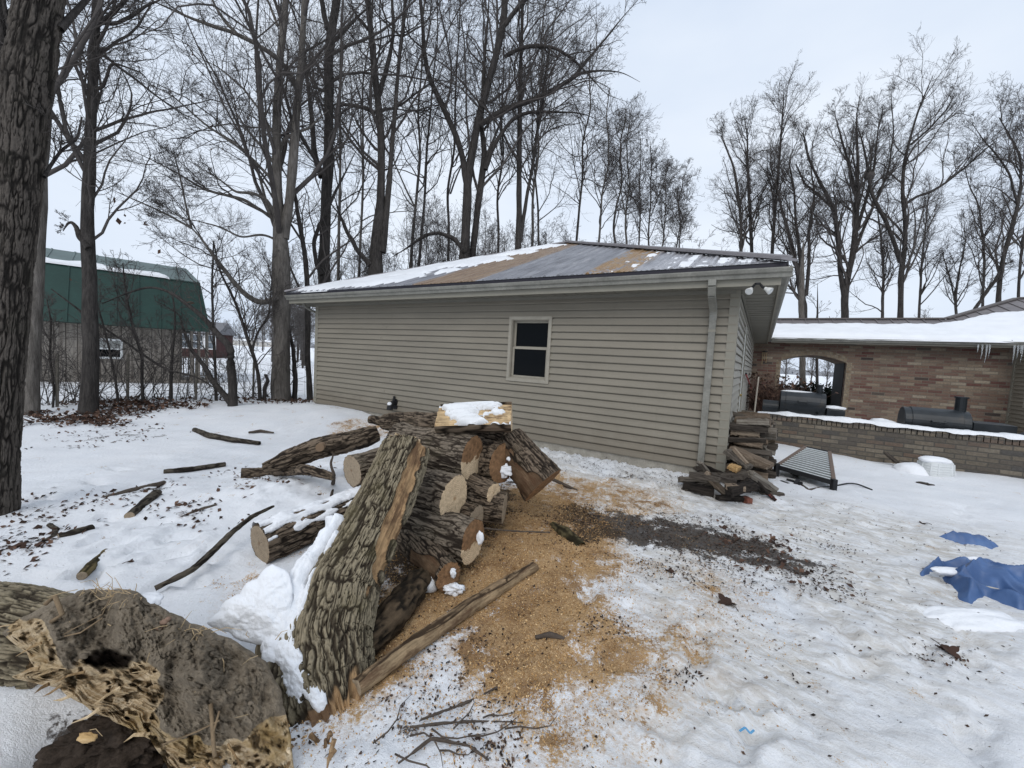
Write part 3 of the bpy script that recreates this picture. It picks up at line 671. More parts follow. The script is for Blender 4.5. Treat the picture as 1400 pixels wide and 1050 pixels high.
sx2 = -GL-.1; mb = MB(); mb.tube([(sx2, -.3, ZT-.0), (sx2, -.22, ZT-.09), (sx2+.02, -.08, ZT-.16), (sx2+.03, .02, ZT-.19)], .032, 8); mb.build('downspout_elbow', GUT, gar)
# ---- roof
RE = GO+.055; ez = ZT+.215; ax_, ay_ = -GL/2, GL/2
slope = (ZAP-ez)/(ay_+RE)
bz = ZAP; ay2 = DPT-ay_
E0, E1, E2, E3 = (-GL-RE, -RE, ez), (RE, -RE, ez), (RE, DPT+RE, ez), (-GL-RE, DPT+RE, ez)
A0, A1 = (ax_, ay_, bz), (ax_, ay2, bz)
t = NT('metal_roof', .42, .45); o = t.obj(); nx_ = t.n('SeparateXYZ', Vector=o); sxn = nx_.node.outputs
up = t.n('Mapping', Vector=o, Scale=(1, .18, .18)); w = t.noise(up, 7, 4)
xx = t.math('ADD', sxn[0], t.math('MULTIPLY_ADD', t.noise(o, 1.5, 3), .16, -.08)); xx = t.math('DIVIDE', t.math('ADD', xx, 10.), 11.)
grey = t.ramp(w, [(.3, (.17, .17, .185)), (.6, (.30, .30, .32)), (.75, (.40, .39, .39))]); rust = t.ramp(t.noise(up, 14, 5), [(.3, (.20, .12, .065)), (.6, (.32, .215, .125))]); orange = t.ramp(t.noise(o, 16, 5), [(.35, (.27, .15, .06)), (.65, (.38, .25, .12))])
fpos = lambda x: (x+10)/11
fac = t.ramp(xx, [(0, (0, 0, 0)), (fpos(-5.35), (0, 0, 0)), (fpos(-5.3), (1, 1, 1)), (fpos(-3.95), (1, 1, 1)), (fpos(-3.9), (0, 0, 0))])
fo = t.ramp(xx, [(0, (0, 0, 0)), (fpos(-1.98), (0, 0, 0)), (fpos(-1.95), (1, 1, 1)), (fpos(-1.28), (1, 1, 1)), (fpos(-1.2), (0, 0, 0))])
c = t.mix(t.math('MULTIPLY', fac, .85), grey, rust); c = t.mix(t.math('MULTIPLY', fo, t.step(t.noise(o, 5, 4), .35, .5)), c, orange)
fr_ = t.math('MULTIPLY', t.step(t.math('ADD', sxn[0], t.math('MULTIPLY_ADD', t.noise(o, 3, 4), 1.2, -.6)), -1.5, -.6), t.step(t.noise(o, 26, 4, .7), .38, .55))
c = t.mix(t.math('MULTIPLY', fr_, .6), c, (.62, .61, .62))
c = t.mix(t.math('MULTIPLY', t.step(t.noise(o, 3, 5, .7), .55, .75), .35), c, (.09, .075, .07))
ROOF = t.done(c, t.bump(t.noise(o, 40, 3), .1, .004)); t.b.inputs['Metallic'].default_value = .35
t = NT('dark_edge', .5, .3); EDGE = t.done((.022, .02, .028))
def slopez(y): return ez+(y+RE)*slope
mb = MB(); mb.poly([E0, E1, A0], [(0, 1, 2)]); mb.poly([E1, E2, A1, A0], [(0, 1, 2, 3)]); mb.poly([E3, E0, A0, A1], [(0, 1, 2, 3)]); mb.poly([E2, E3, A1], [(0, 1, 2)])
k = -GL-RE+.1
while k < RE-.05:                       # ribs on the front slope
    top = min(ay_, (k+GL+RE)*(ay_+RE)/(ax_+GL+RE)-RE if k < ax_ else (RE-k)*(ay_+RE)/(RE-ax_)-RE)
    if top > -RE+.15:
        for off, hh, ww in ((0, .022, .035), (.0762, .008, .02), (.1524, .008, .02)):
            kk = k+off
            if off and abs(kk-ax_) > abs(ax_)+RE-.1: continue
            tp = top-off*.9
            if tp < -RE+.1: continue
            a = np.array((kk, -RE, ez+.0)); b = np.array((kk, tp, slopez(tp)))
            dn = np.array((0, -slope, 1)); dn /= np.linalg.norm(dn)
            P = [a-np.array((ww, 0, 0)), a-np.array((ww*.45, 0, 0))+dn*hh, a+np.array((ww*.45, 0, 0))+dn*hh, a+np.array((ww, 0, 0))]
            P += [q+(b-a) for q in P]
            mb.poly(P, [(0, 1, 5, 4), (1, 2, 6, 5), (2, 3, 7, 6), (3, 2, 1, 0)])
    k += .2286
k = .2
while k < DPT:                          # ribs on the right slope
    lim = min(k+RE, DPT+RE-k, ay_+RE); b = (RE-lim*(RE-ax_)/(ay_+RE), k, ez+lim*slope)
    mb.beam((RE, k, ez+.006), (b[0], b[1], b[2]+.006), .04, .02); k += .2286
roof = mb.build('roof', ROOF, gar)
mb = MB()                               # dark drip edge under the sheets
mb.box((-GL-RE+.01, -RE+.012, ez-.07), (RE-.02, -RE+.05, ez-.004)); mb.box((RE-.05, -RE+.051, ez-.07), (RE-.012, DPT, ez-.004)); mb.build('drip_edge', EDGE, roof)
mb = MB()
for a, b in ((E0, A0), (E1, A0), (A0, A1), (E2, A1), (E3, A1)):
    a = np.array(a)+np.array((0, 0, .03)); b = np.array(b)+np.array((0, 0, .03)); mb.beam(a, b, .22, .03); mb.tube([a+(0, 0, .01), b+(0, 0, .01)], .035, 8)
mb.build('ridge_cap', plain('ridge_metal', (.25, .235, .24), .45, .4, .1, 3, metal=.3), roof)
# snow on the left part of the front slope
n = 150; m = 60; g = np.linspace(-GL-RE+.0, -2.6, n); hh = np.linspace(-RE-.02, ay_, m); Xg, Yg = np.meshgrid(g, hh)
hip = (Xg+GL+RE)*(ay_+RE)/(ax_+GL+RE)-RE; hipr = np.where(Xg > ax_, (RE-Xg)*(ay_+RE)/(RE-ax_)-RE, 99)
Yc = np.minimum(np.minimum(Yg, np.maximum(hip, -RE)), hipr)
edge = np.interp(Yc, [-RE, .0, .8, 2.2, 3.6, ay_], [-6.6, -6.2, -5.35, -4.95, -4.55, -4.65])
sd = (edge-Xg)+.55*fbm(xy3(Xg*1.1, Yc*3.0), 4, 61)
stripe = sm(.32, .42, fbm(xy3(Xg*.9+Yc*.35, Yc*1.6), 3, 64)+.05)*sm(-8.4, -7.2, Xg)
low = sm(.0, .12, Yc+RE-.02-.16*np.clip(fbm(xy3(Xg*2.2, Yc*0), 3, 66)+.2, 0, 1))
th = .055*np.clip(sd*3.0, 0, 1)**.5*(1-.95*stripe)*np.maximum(low, .0)*(1+.35*fbm(xy3(Xg*3, Yc*3), 3, 62))*np.clip((Yg <= np.minimum(hip, hipr)+.15), 0, 1)
Vn = np.stack([Xg, Yc, slopez(Yc)+.018+th-.03*(th < .004)], -1).reshape(-1, 3)
i = np.arange(m-1)[:, None]*n; j = np.arange(n-1)[None]; Qs = np.stack([i+j, i+j+1, i+n+j+1, i+n+j], -1).reshape(-1, 4)
kp = (th.ravel()[Qs] > .004).sum(1) >= 1; Qs = Qs[kp]; used, inv = np.unique(Qs, return_inverse=True)
add('snow_patch', np_mesh('snow_patch', Vn[used], inv.reshape(-1, 4)), SNOW, roof)
# thin snow lying between the ribs near the right corner
for kx in range(9):
    xa = RE-.1-.2286*(kx+1)+.04; 
    lim = (RE-xa-.2)*(ay_+RE)/(RE-ax_)-RE
    if lim < -RE+.05: continue
    nn, mm = 14, 26; Xg, Yg = np.meshgrid(np.linspace(xa, xa+.16, nn), np.linspace(-RE+.03, lim, mm))
    f = fbm(np.stack([Xg*5, Yg*5, Xg*0+kx], -1), 3, 71)+.30-.055*kx-.25*np.abs((Yg+RE)/(lim+RE)-.4)
    th = .03*np.clip(f*2, 0, 1); Vn = np.stack([Xg, Yg, slopez(Yg)+.002+th-.02*(f < 0)], -1).reshape(-1, 3)
    i = np.arange(mm-1)[:, None]*nn; j = np.arange(nn-1)[None]; Qs = np.stack([i+j, i+j+1, i+nn+j+1, i+nn+j], -1).reshape(-1, 4)
    kp = (f.ravel()[Qs] > 0).sum(1) >= 2
    if kp.sum() > 8:
        for Qi in islands(Qs[kp]):
            if len(Qi) < 8: continue
            used, inv = np.unique(Qi, return_inverse=True); add('snow_patch', np_mesh('snow_patch', Vn[used], inv.reshape(-1, 4)), SNOW, roof)
# floodlight under the eave
p = on_plane(1036, 387, (0, 0, ZT-.0), np.array([0, 0, 1.]))-RC; fx, fy = float(p @ AX), float(p @ AY); print('flood', fx, fy)
fl = thing('floodlight', 'twin head white floodlight hanging under the garage eave corner', 'floodlight', GP(fx, fy, ZT), -TH_)
fl.scale = (.62,)*3
BLK = plain('black_plastic', (.012, .012, .013), .5, .3)
mb = MB(); mb.tube([(0, 0, 0), (0, 0, -.035)], .055, 14); mb.build('base', BLK, fl)
WHT = plain('white_lamp', (.66, .66, .63), .4, .4, .03)
for sg, dx in ((-1, (-.25, -.75, -.55)), (1, (.75, -.3, -.5))):
    d = np.array(dx)/np.linalg.norm(dx); a = np.array((.05*sg, 0, -.03)); b = a+np.array((sg*.035, 0, -.05))
    mb = MB(); mb.tube([a, b, b+d*.05], .022, 8); arm = mb.build('arm', BLK, fl)
    mb = MB(); c = b+d*.05; mb.tube([c, c+d*.03, c+d*.075, c+d*.12, c+d*.125], [.03, .035, .055, .068, .064], 18, cap=True); mb.build('lamp_head', WHT, arm, smooth=False)
    mb = MB(); mb.disc(c+d*.1265, d, .060, 18); mb.build('lens', plain('lens_glass', (.62, .63, .62), .2, .5, .03), arm)
vx, vz = on_wall(541, 553); print('vent', vx, vz)
vt = thing('wall_vent', 'small black vent pipe with a dab of snow on garage wall', 'vent', GP(vx, -.02, vz), -TH_)
mb = MB(); mb.box((-.07, -.012, -.09), (.07, .008, .12)); mb.build('back_plate', BLK, vt)
mb = MB(); mb.tube([(0, -.01, .03), (0, -.08, .03), (0, -.13, -.02), (0, -.14, -.10)], [.055, .055, .06, .065], 14); mb.tube([(0, -.03, .05), (0, -.03, .18)], [.03, .022], 8); mb.build('hood', BLK, vt)
lump('snow_cover', (.0, -.15, .02), (.05, .045, .045), SNOW, vt, 3, 10)
# ---------------------------------------------------------------- brick house
VB = 11.6
HO = RC+AY*VB
def on_brick(px, py, b=0.):
    p = on_plane(px, py, HO+AY*b, AY)-HO; return float(p @ AX), float(p[2])
PAL = [(0, (.21, .155, .115)), (.18, (.175, .115, .085)), (.36, (.15, .085, .066)), (.54, (.125, .06, .05)), (.66, (.24, .185, .135)), (.76, (.165, .105, .082)), (.90, (.055, .042, .038)), (.94, (.30, .25, .19))]
BRICK = brick_mat('old_brick', .094, .33, PAL, (.20, .175, .14), .35)
PAL2 = [(0, (.13, .11, .085)), (.25, (.17, .14, .105)), (.45, (.10, .085, .07)), (.62, (.14, .10, .075)), (.8, (.20, .17, .13)), (.92, (.075, .07, .065))]
BRICK2 = brick_mat('wall_brick', .083, .27, PAL2, (.10, .092, .08), .55)
PALA = [(0, (.22, .17, .115)), (.4, (.18, .13, .088)), (.7, (.25, .20, .14))]
BRICKA = brick_mat('arch_brick', .10, .10, PALA, (.22, .19, .15), .2)
house = thing('brick_house', 'brown brick house wing with arched passage and snowy metal roof', 'house', HO, -TH_)
xl, zsp = on_brick(1068, 492.9); xr, zsr = on_brick(1157.8, 496.4); xa, zat = on_brick(1112.8, 485.5)
xw, _ = on_brick(1384, 520); x0 = .0
pe, ze = on_brick(1200, 470, -.5)
xg0, zg0 = on_brick(1075, 468, -.5); print('arch', xl, xr, zsp, zat, 'xw', xw, 'eave', ze, zg0)
ZE = (ze+zg0)/2; ztop = ZE+.02
zs_ = (zsp+zsr)/2
nA = 24; PD = 2.6
ax = np.linspace(xl, xr, nA); az = zs_+(zat-zs_)*(1-((ax-(xl+xr)/2)/((xr-xl)/2))**2)
mb = MB()
mb.poly([(x0, 0, -.3), (xl, 0, -.3), (xl, 0, ztop), (x0, 0, ztop)], [(0, 1, 2, 3)]); mb.poly([(xr, 0, -.3), (xw, 0, -.3), (xw, 0, ztop), (xr, 0, ztop)], [(0, 1, 2, 3)])
for q in range(nA-1): mb.poly([(ax[q], 0, az[q]), (ax[q+1], 0, az[q+1]), (ax[q+1], 0, ztop), (ax[q], 0, ztop)], [(0, 1, 2, 3)])
mb.poly([(xl, 0, -.3), (xl, .3, -.3), (xl, .3, zs_), (xl, 0, zs_)], [(3, 2, 1, 0)]); mb.poly([(xr, 0, -.3), (xr, PD, -.3), (xr, PD, zs_), (xr, 0, zs_)], [(0, 1, 2, 3)])
for q in range(nA-1): mb.poly([(ax[q], 0, az[q]), (ax[q+1], 0, az[q+1]), (ax[q+1], PD, az[q+1]), (ax[q], PD, az[q])], [(3, 2, 1, 0)])
# rear wall with its own arch
mb.poly([(x0, PD, -.3), (xl, PD, -.3), (xl, PD, ztop), (x0, PD, ztop)], [(3, 2, 1, 0)]); mb.poly([(xr, PD, -.3), (xw+6, PD, -.3), (xw+6, PD, ztop), (xr, PD, ztop)], [(3, 2, 1, 0)])
for q in range(nA-1): mb.poly([(ax[q], PD, az[q]), (ax[q+1], PD, az[q+1]), (ax[q+1], PD, ztop), (ax[q], PD, ztop)], [(3, 2, 1, 0)])
wall = mb.build('brick_wall', BRICK, house)
t = NT('passage_shade', .7, .2); mb = MB(); mb.box((xr-.02, .31, -.3), (xr-.003, PD-.02, zs_+.02)); mb.build('shade_lining', t.done((.012, .011, .011)), wall)  # sheet added on the brick jamb, unlit passage shade put into its colour
mb = MB(); ww = .2
for q in range(nA-1):
    mb.poly([(ax[q], -.012, az[q]-.0), (ax[q+1], -.012, az[q+1]), (ax[q+1], -.012, az[q+1]+ww), (ax[q], -.012, az[q]+ww), (ax[q], 0.02, az[q]), (ax[q+1], .02, az[q+1]), (ax[q+1], .02, az[q+1]+ww), (ax[q], .02, az[q]+ww)], [(0, 1, 2, 3), (4, 5, 1, 0), (3, 2, 6, 7)])
for xx in (xl-.14, xr-.003):
    mb.box((xx, -.012, -.3), (xx+.143, .02, zs_+.02))
mb.build('arch_surround', BRICKA, wall)
# wing wall with siding, right of the brick
mb = MB(); siding(mb, (xw, -9), (xw, 0), .1, ZT, out=(-1, 0, 0)); wing = mb.build('wing_siding', SIDE, house)
mb = MB(); mb.box((xw-.03, -.10, .0), (xw+.02, -.002, ZE)); mb.build('corner_trim', TRIM, house)
mb = MB(); mb.box((xw-.03, -1.9, 1.0), (xw+.02, -.8, 2.1)); wf = mb.build('window', WFRAME, house)
mb = MB(); mb.box((xw-.034, -1.8, 1.1), (xw-.029, -.9, 2.0)); mb.build('pane', GLASS, wf)
# eave
EV = .5
mb = MB(); mb.box((GO+.1, -EV+.02, ZE), (xw+3, -.001, ZE+.02)); mb.box((GO+.1, -EV, ZE-.02), (xw+.1, -EV+.02, ZE+.14)); mb.build('soffit', SOFF, house)
mb = MB(); gutter(mb, (GO+.12, -EV), (xw+.05, -EV), (0, -1), ZE+.14); mb.build('gutter', GUT, house)
zr = on_brick(1200, 437, 2.2); ridge_y = 2.2; RZ = zr[1]; ee = ZE+.16
sl = (RZ-ee)/(ridge_y+EV+.05)
xk, _ = on_brick(1293, 436, ridge_y); print('ridge z', RZ, 'slope', sl, 'xk', xk)
# wing ridge: same slope plane carried higher, its hip leaving the low ridge
hp = None
for hy in np.linspace(2.3, 8, 200):
    zz = ee+sl*(hy+EV+.05); q = on_brick(1390, 409, hy)
    if q[1] < zz: hp = (q[0], hy, zz); break
print('hip', hp)
if hp is None: hp = (xk+3, 4.2, ee+sl*4.75)
t = NT('brown_metal_roof', .45, .4); o = t.obj(); MROOF = t.done(t.ramp(t.noise(o, 2, 4), [(.3, (.13, .115, .115)), (.7, (.20, .18, .18))]))
y0 = -EV-.05; xe0 = GO+.12; xe1 = xw+8
mb = MB(); z_at = lambda y: ee+sl*(y-y0)
mb.poly([(xe0-1.3, y0, ee), (xe1, y0, ee), (xe1, hp[1], hp[2]), hp, (xk, ridge_y, RZ), (xe0-1.3, ridge_y, RZ)], [(0, 1, 2, 3, 4, 5)])
mb.poly([(xe0-1.3, ridge_y, RZ), (xk, ridge_y, RZ), (xk, 2*ridge_y-y0, ee), (xe0-1.3, 2*ridge_y-y0, ee)], [(0, 1, 2, 3)])
mb.poly([(xk, ridge_y, RZ), hp, (hp[0], 2*hp[1]-y0, ee), (xk, 2*ridge_y-y0, ee)], [(0, 1, 2, 3)])
mb.poly([hp, (xe1, hp[1], hp[2]), (xe1, 2*hp[1]-y0, ee), (hp[0], 2*hp[1]-y0, ee)], [(0, 1, 2, 3)])
k = xe0-.6
while k < xe1:
    top = ridge_y if k < xk else min(hp[1], ridge_y+(k-xk)/(hp[0]-xk)*(hp[1]-ridge_y))
    mb.beam((k, y0, ee+.012), (k, top-.03, z_at(top-.03)+.012), .028, .035); k += .42
hroof = mb.build('roof', MROOF, house)
mb = MB()
for a, b in (((xe0-1.3, ridge_y, RZ), (xk, ridge_y, RZ)), ((xk, ridge_y, RZ), hp), (hp, (xe1, hp[1], hp[2]))):
    a = np.array(a)+(0, 0, .035); b = np.array(b)+(0, 0, .035); mb.beam(a, b, .2, .05)
mb.build('ridge_cap', plain('brown_ridge', (.12, .105, .10), .5, .3, .1), hroof)
# snow slab over the lower slope
n, m = 190, 34; xs1 = np.linspace(xe0-.9, xe1-.5, n)
topy = np.interp(xs1, [xe0, xk-.6, xk+.2, (xk+hp[0])/2, hp[0]+1, xe1], [1.15, 1.0, 1.6, 3.0, 3.6, 3.6])+.10*np.abs(np.sin((xs1-xe0+.6)*math.pi/.42))**.6+.09*fbm(xy3(xs1*1.3, xs1*0), 3, 81)
T = np.linspace(0, 1, m)[:, None]; lowy = y0-.07+.05*fbm(xy3(xs1*1.7, xs1*0), 3, 82)
Ys = lowy[None]+(topy-lowy)[None]*T; Xs = np.repeat(xs1[None], m, 0)
th = .13*np.clip(np.minimum(T*9, (1-T)*12), 0, 1)**.6*(1+.25*fbm(xy3(Xs*.8, Ys*.8), 3, 83))
Zs = z_at(np.maximum(Ys, y0))+th-.03*(T == 0)-.02*(T == 1); Zs[0] = ee-.05
i = np.arange(m-1)[:, None]*n; j = np.arange(n-1)[None]
add('roof_snow', np_mesh('roof_snow', np.stack([Xs, Ys, Zs], -1), np.stack([i+j, i+j+1, i+n+j+1, i+n+j], -1).reshape(-1, 4)), SNOW, hroof)
t = NT('ice', .08, .5); t.b.inputs['Transmission Weight'].default_value = .75; t.b.inputs['IOR'].default_value = 1.2; ICE = t.done((.85, .88, .90))
for px, ln in ((1337, 9), (1343, 16), (1349, 20), (1353, 14), (1387, 20), (1392, 14), (1396, 9), (1398, 18)):
    q = on_brick(px, 473, -EV-.06); L = ln*.027
    mb = MB(); mb.tube([(q[0], -EV-.06, ZE+.05), (q[0]+.01, -EV-.06, ZE+.05-L*.5), (q[0]-.01*random.random(), -EV-.07, ZE+.05-L)], [.026, .015, .003], 7); mb.build('icicle', ICE, house, smooth=True)

# hanging chime by the arch
q = on_plane(1046, 480, HO-AY*.12, AY); ch = thing('wind_chime', 'old wind chime hanging on brick beside the arch', 'wind chime', q, -TH_)
GOLD = plain('chime_tube', (.30, .22, .12), .4, .4, .1)
mb = MB(); mb.tube([(0, 0, .0), (0, .12, .03)], .012, 6); mb.tube([(0, 0, 0), (0, 0, -.04)], .08, 10); mb.build('top', BLK, ch)
for a, L in ((-.06, .45), (.0, .3), (.06, .38)):
    mb = MB(); mb.tube([(a, 0, -.04), (a, 0, -.04-L)], .013, 6); mb.build('tube', GOLD, ch)

# ---------------------------------------------------------------- low patio wall
q1 = on_z(1400, 602, .70); PV = float((q1-RC) @ AY); print('patio v', PV)
def on_patio(px, py, b=0):
    p = on_plane(px, py, RC+AY*(PV+b), AY)-RC; return float(p @ AX), float(p[2])
pz0 = on_patio(1030, 562)[1]; pz1 = on_patio(1400, 602)[1]; print('patio z', pz0, pz1)
PZ = (pz0+pz1)/2
pw = thing('patio_wall', 'low brown brick garden wall topped with snow', 'wall', GP(0, PV, 0), -TH_)
px0, px1 = .03, 9.5
mb = MB(); mb.box((px0, 0, -.4), (px1, .22, PZ-.12)); mb.build('brick_wall', BRICK2, pw)
mb = MB(); k = px0; rr = random.Random(5)
while k < px1:
    w = .083+rr.uniform(-.006, .006); mb.box((k, -.018+rr.uniform(-.006, .006), PZ-.118), (k+w-.012, .235, PZ+rr.uniform(-.008, .004))); k += w
mb.build('rowlock_coping', BRICK2, pw, .004)
n, m = 260, 12; xs1 = np.linspace(px0+.3, px1, n); T = np.linspace(0, 1, m)[:, None]
f = fbm(xy3(xs1*1.6, xs1*0), 4, 91); f2 = fbm(xy3(xs1*6, xs1*0), 3, 92)
hh = np.clip(.035+.05*f+.025*f2, .004, .2)*sm(0, .8, xs1-px0-.3+.2)
over = -.03-.04*np.clip(f2+.2, 0, 1)
Ys = over[None]+(.25-over)[None]*T; Zs = PZ+.004+hh[None]*np.clip(np.minimum(T*7, (1-T)*7), 0, 1)**.5-.035*np.clip(f2+.25, 0, 1)[None]*(T < .05)
i = np.arange(m-1)[:, None]*n; j = np.arange(n-1)[None]
add('snow_cap', np_mesh('snow_cap', np.stack([np.repeat(xs1[None], m, 0), Ys, Zs], -1), np.stack([i+j, i+j+1, i+n+j+1, i+n+j], -1).reshape(-1, 4)), SNOW, pw)

# ---------------------------------------------------------------- smokers
t = NT('black_steel', .42, .35); o = t.obj(); STEEL = t.done(t.ramp(t.noise(o, 4, 5), [(.3, (.012, .015, .018)), (.6, (.026, .031, .036)), (.78, (.05, .045, .04))]), t.bump(t.noise(o, 60, 3), .1, .003))
def drum(mb, a, b, r, n=28):
    mb.tube([a, b], r, n)
def smoker(name, label, v, xs_, zc, r, chim, boxes, snows, fire, grp=None, legs=True, lid=True):
    """xs_: drum from..to along the wall direction"""
    s_ = thing(name, label, 'smoker', GP(xs_[0], v, 0), -TH_, grp); L = xs_[1]-xs_[0]
    mb = MB(); mb.tube([(0, 0, zc), (L, 0, zc)], r, 32); dm = mb.build('drum', STEEL, s_, .012)
    mb = MB(); mb.tube([(L*.12, -.004, zc+.004), (L*.88, -.004, zc+.004)], r+.010, 32); mb.build('lid', STEEL, dm, .006)
    mb = MB(); mb.box((L*.12, -r-.02, zc-.03), (L*.88, -r+.02, zc-.005)); mb.tube([(L*.4, -r-.07, zc+.05), (L*.6, -r-.07, zc+.05)], .012, 8); mb.tube([(L*.4, -r-.07, zc+.05), (L*.4, -r+.05, zc+.08)], .009, 6); mb.tube([(L*.6, -r-.07, zc+.05), (L*.6, -r+.05, zc+.08)], .009, 6); mb.build('handle', STEEL, dm)
    if chim: 
        mb = MB(); mb.tube([(chim[0], 0, zc+r*.7), (chim[0], 0, zc+chim[1])], chim[2], 14); mb.tube([(chim[0], 0, zc+chim[1]), (chim[0], 0, zc+chim[1]+.03)], chim[2]*1.25, 14); mb.build('chimney', STEEL, s_)
    for a, b, nm in boxes:
        mb = MB(); mb.box(a, b); mb.build(nm, STEEL, s_, .008)
    for a in fire:
        mb = MB(); mb.tube([a[0], a[1]], a[2], 24); mb.build('firebox', STEEL, s_, .008)
    for xx in (.15, L-.15):
        for yy in (-.2, .2):
            mb = MB(); mb.beam((xx, yy*1.2, .0), (xx, yy, zc-r*.8), .05, .05, up=(0, 1, 0)); mb.build('leg', STEEL, s_)
    for c, rd in snows: lump('snow_cover', c, rd, SNOW, s_, 5, 12, .3)
    return s_
def on_v(px, py, v):
    p = on_plane(px, py, RC+AY*v, AY)-RC; return float(p @ AX), float(p[2])
v1 = PV+2.2
a = on_v(1066, 549, v1); b = on_v(1128, 550, v1); tp = on_v(1096, 536, v1); bt = on_v(1096, 566, v1)
r1 = (tp[1]-bt[1])/2; zc1 = (tp[1]+bt[1])/2; c0 = on_v(1042, 557, v1); c1 = on_v(1153, 560, v1); print('smoker1', a, b, r1, zc1)
L1 = b[0]-a[0]
smoker('smoker', 'black barrel smoker standing in front of the brick arch', v1, (a[0], b[0]), zc1, r1, (L1*.86, r1+.18, .06), [((L1+.02, -.3, zc1-.34), (c1[0]-a[0], .25, zc1-.08), 'side_shelf')],
       [((L1+.18, -.05, zc1-.045), (.22, .2, .05)), ((L1*.35, 0, zc1+r1+.0), (.35, .12, .03))], [((c0[0]-a[0], 0, zc1-.16), (-.01, 0, zc1-.16), r1*.62)])
v2 = PV+1.5
a = on_v(1232, 571, v2); b = on_v(1322, 578, v2); tp = on_v(1275, 559, v2); bt = on_v(1275, 597, v2)
r2 = (tp[1]-bt[1])/2; zc2 = (tp[1]+bt[1])/2; L2 = b[0]-a[0]; c1 = on_v(1380, 590, v2); c0 = on_v(1200, 580, v2); print('smoker2', a, b, r2, zc2)
smoker('smoker', 'black barrel smoker with square chimney behind the low brick wall', v2, (a[0], b[0]), zc2, r2, (L2*.88, r2+.26, .085),
       [((L2+.01, -.28, zc2-.3), (c1[0]-a[0], .3, zc2+.10), 'firebox'), ((-.75, -.2, zc2-.22), (-.06, .25, zc2-.12), 'side_shelf'), ((L2+.01, -.55, zc2-.2), (L2+.65, -.285, zc2-.16), 'front_shelf')],
       [((-.30, 0, zc2-.10), (.24, .2, .09)), ((L2+.32, -.42, zc2-.13), (.3, .12, .05))], [])
# lid of a third cooker at the far right
tag(lump('covered_grill', GP(on_v(1398, 590, v2)[0]+.25, v2, zc2-.25), (.4, .35, .28), STEEL, None, 8, 14, .06), 'rounded black covered grill at the right end of the brick wall', 'grill')

# shovel, broom and dry bush by the garage side wall
q0 = on_plane(1042, 557, RC+AX*.75, AX); 
sh = thing('snow_shovel', 'red handled shovel leaning on the garage side wall', 'shovel', GP(.55, PV+.9, 0), -TH_)
RED = plain('red_paint', (.30, .03, .03), .5, .3, .1)
ta = on_plane(1020, 512, RC+AX*.06, AX)-RC; tb = on_plane(1037, 556, RC+AX*.55, AX)-RC
o_ = np.array([.55, PV+.9, 0]); la = np.array([ta @ AX, ta @ AY, ta[2]]); lb = np.array([tb @ AX, tb @ AY, tb[2]])
dirv = (lb-la)/np.linalg.norm(lb-la); tt = (lb[2]-.35)/max(.05, -dirv[2]); low = lb+dirv*min(tt, .6)
print('shovel', la, lb, low)
sh.location = tuple(GP(low[0], low[1], 0))
mb = MB(); mb.tube([la-np.array([low[0], low[1], 0]), (0, 0, low[2])], .018, 8); mb.build('shaft', RED, sh)
mb = MB(); e_ = la-np.array([low[0], low[1], 0]); mb.tube([e_+(0, -.08, .02), e_+(0, .08, .02)], .02, 8); mb.build('grip', BLK, sh)
mb = MB(); mb.box((-.02, -.2, .05), (.02, .2, .38)); mb.build('blade', BLK, sh)
pk = on_v(1033, 540, PV+2.0); st = thing('wooden_stake', 'pale thin wooden stake standing beside the red shovel', 'stake', GP(pk[0], PV+2.0, 0), -TH_)
mb = MB(); mb.tube([(0, 0, 0), (.03, .02, on_v(1035, 515, PV+2.)[1])], .02, 6); mb.build('pole', plain('pale_stake', (.5, .45, .38)), st)
pk = on_v(1049, 545, PV+4.0); tpz = on_v(1049, 512, PV+4.)[1]
r = np.random.default_rng(51); n = 420; k = 5
base = r.normal(0, .12, (n, 3))*[1, 1, 0]; dirs = r.normal(0, .33, (n, 3)); dirs[:, 2] = 1
Pp = base[:, None]+dirs[:, None]*np.linspace(0, 1, k)[None, :, None]*(tpz*r.uniform(.5, 1.0, n))[:, None, None]
Pp[:, 2:] += r.normal(0, .04, (n, 3, 3)); V, Q = tubes(Pp, np.repeat(np.linspace(.007, .003, k)[None], n, 0), 3)
bush = add('dry_bush', np_mesh('dry_bush', V, Q), None); bush.location = tuple(GP(pk[0], PV+4., 0)); bush.data.materials.append(plain('dry_bush', (.12, .07, .055)))
LN = 1500; lp = Pp[r.integers(0, n, LN), r.integers(2, k, LN)]+r.normal(0, .03, (LN, 3)); a1 = r.normal(0, .03, (LN, 3)); a2 = r.normal(0, .02, (LN, 3))
lv = np.stack([lp-a1, lp+a2, lp+a1, lp-a2], 1).reshape(-1, 3)
add('leaves', np_mesh('bush_leaves', lv, np.arange(LN*4).reshape(-1, 4), attrs={'cv': np.repeat(r.uniform(0, 1, LN), 4)}), LEAF, bush)
tag(bush, 'brown withered bush in the corner beside the brick arch', 'bush')
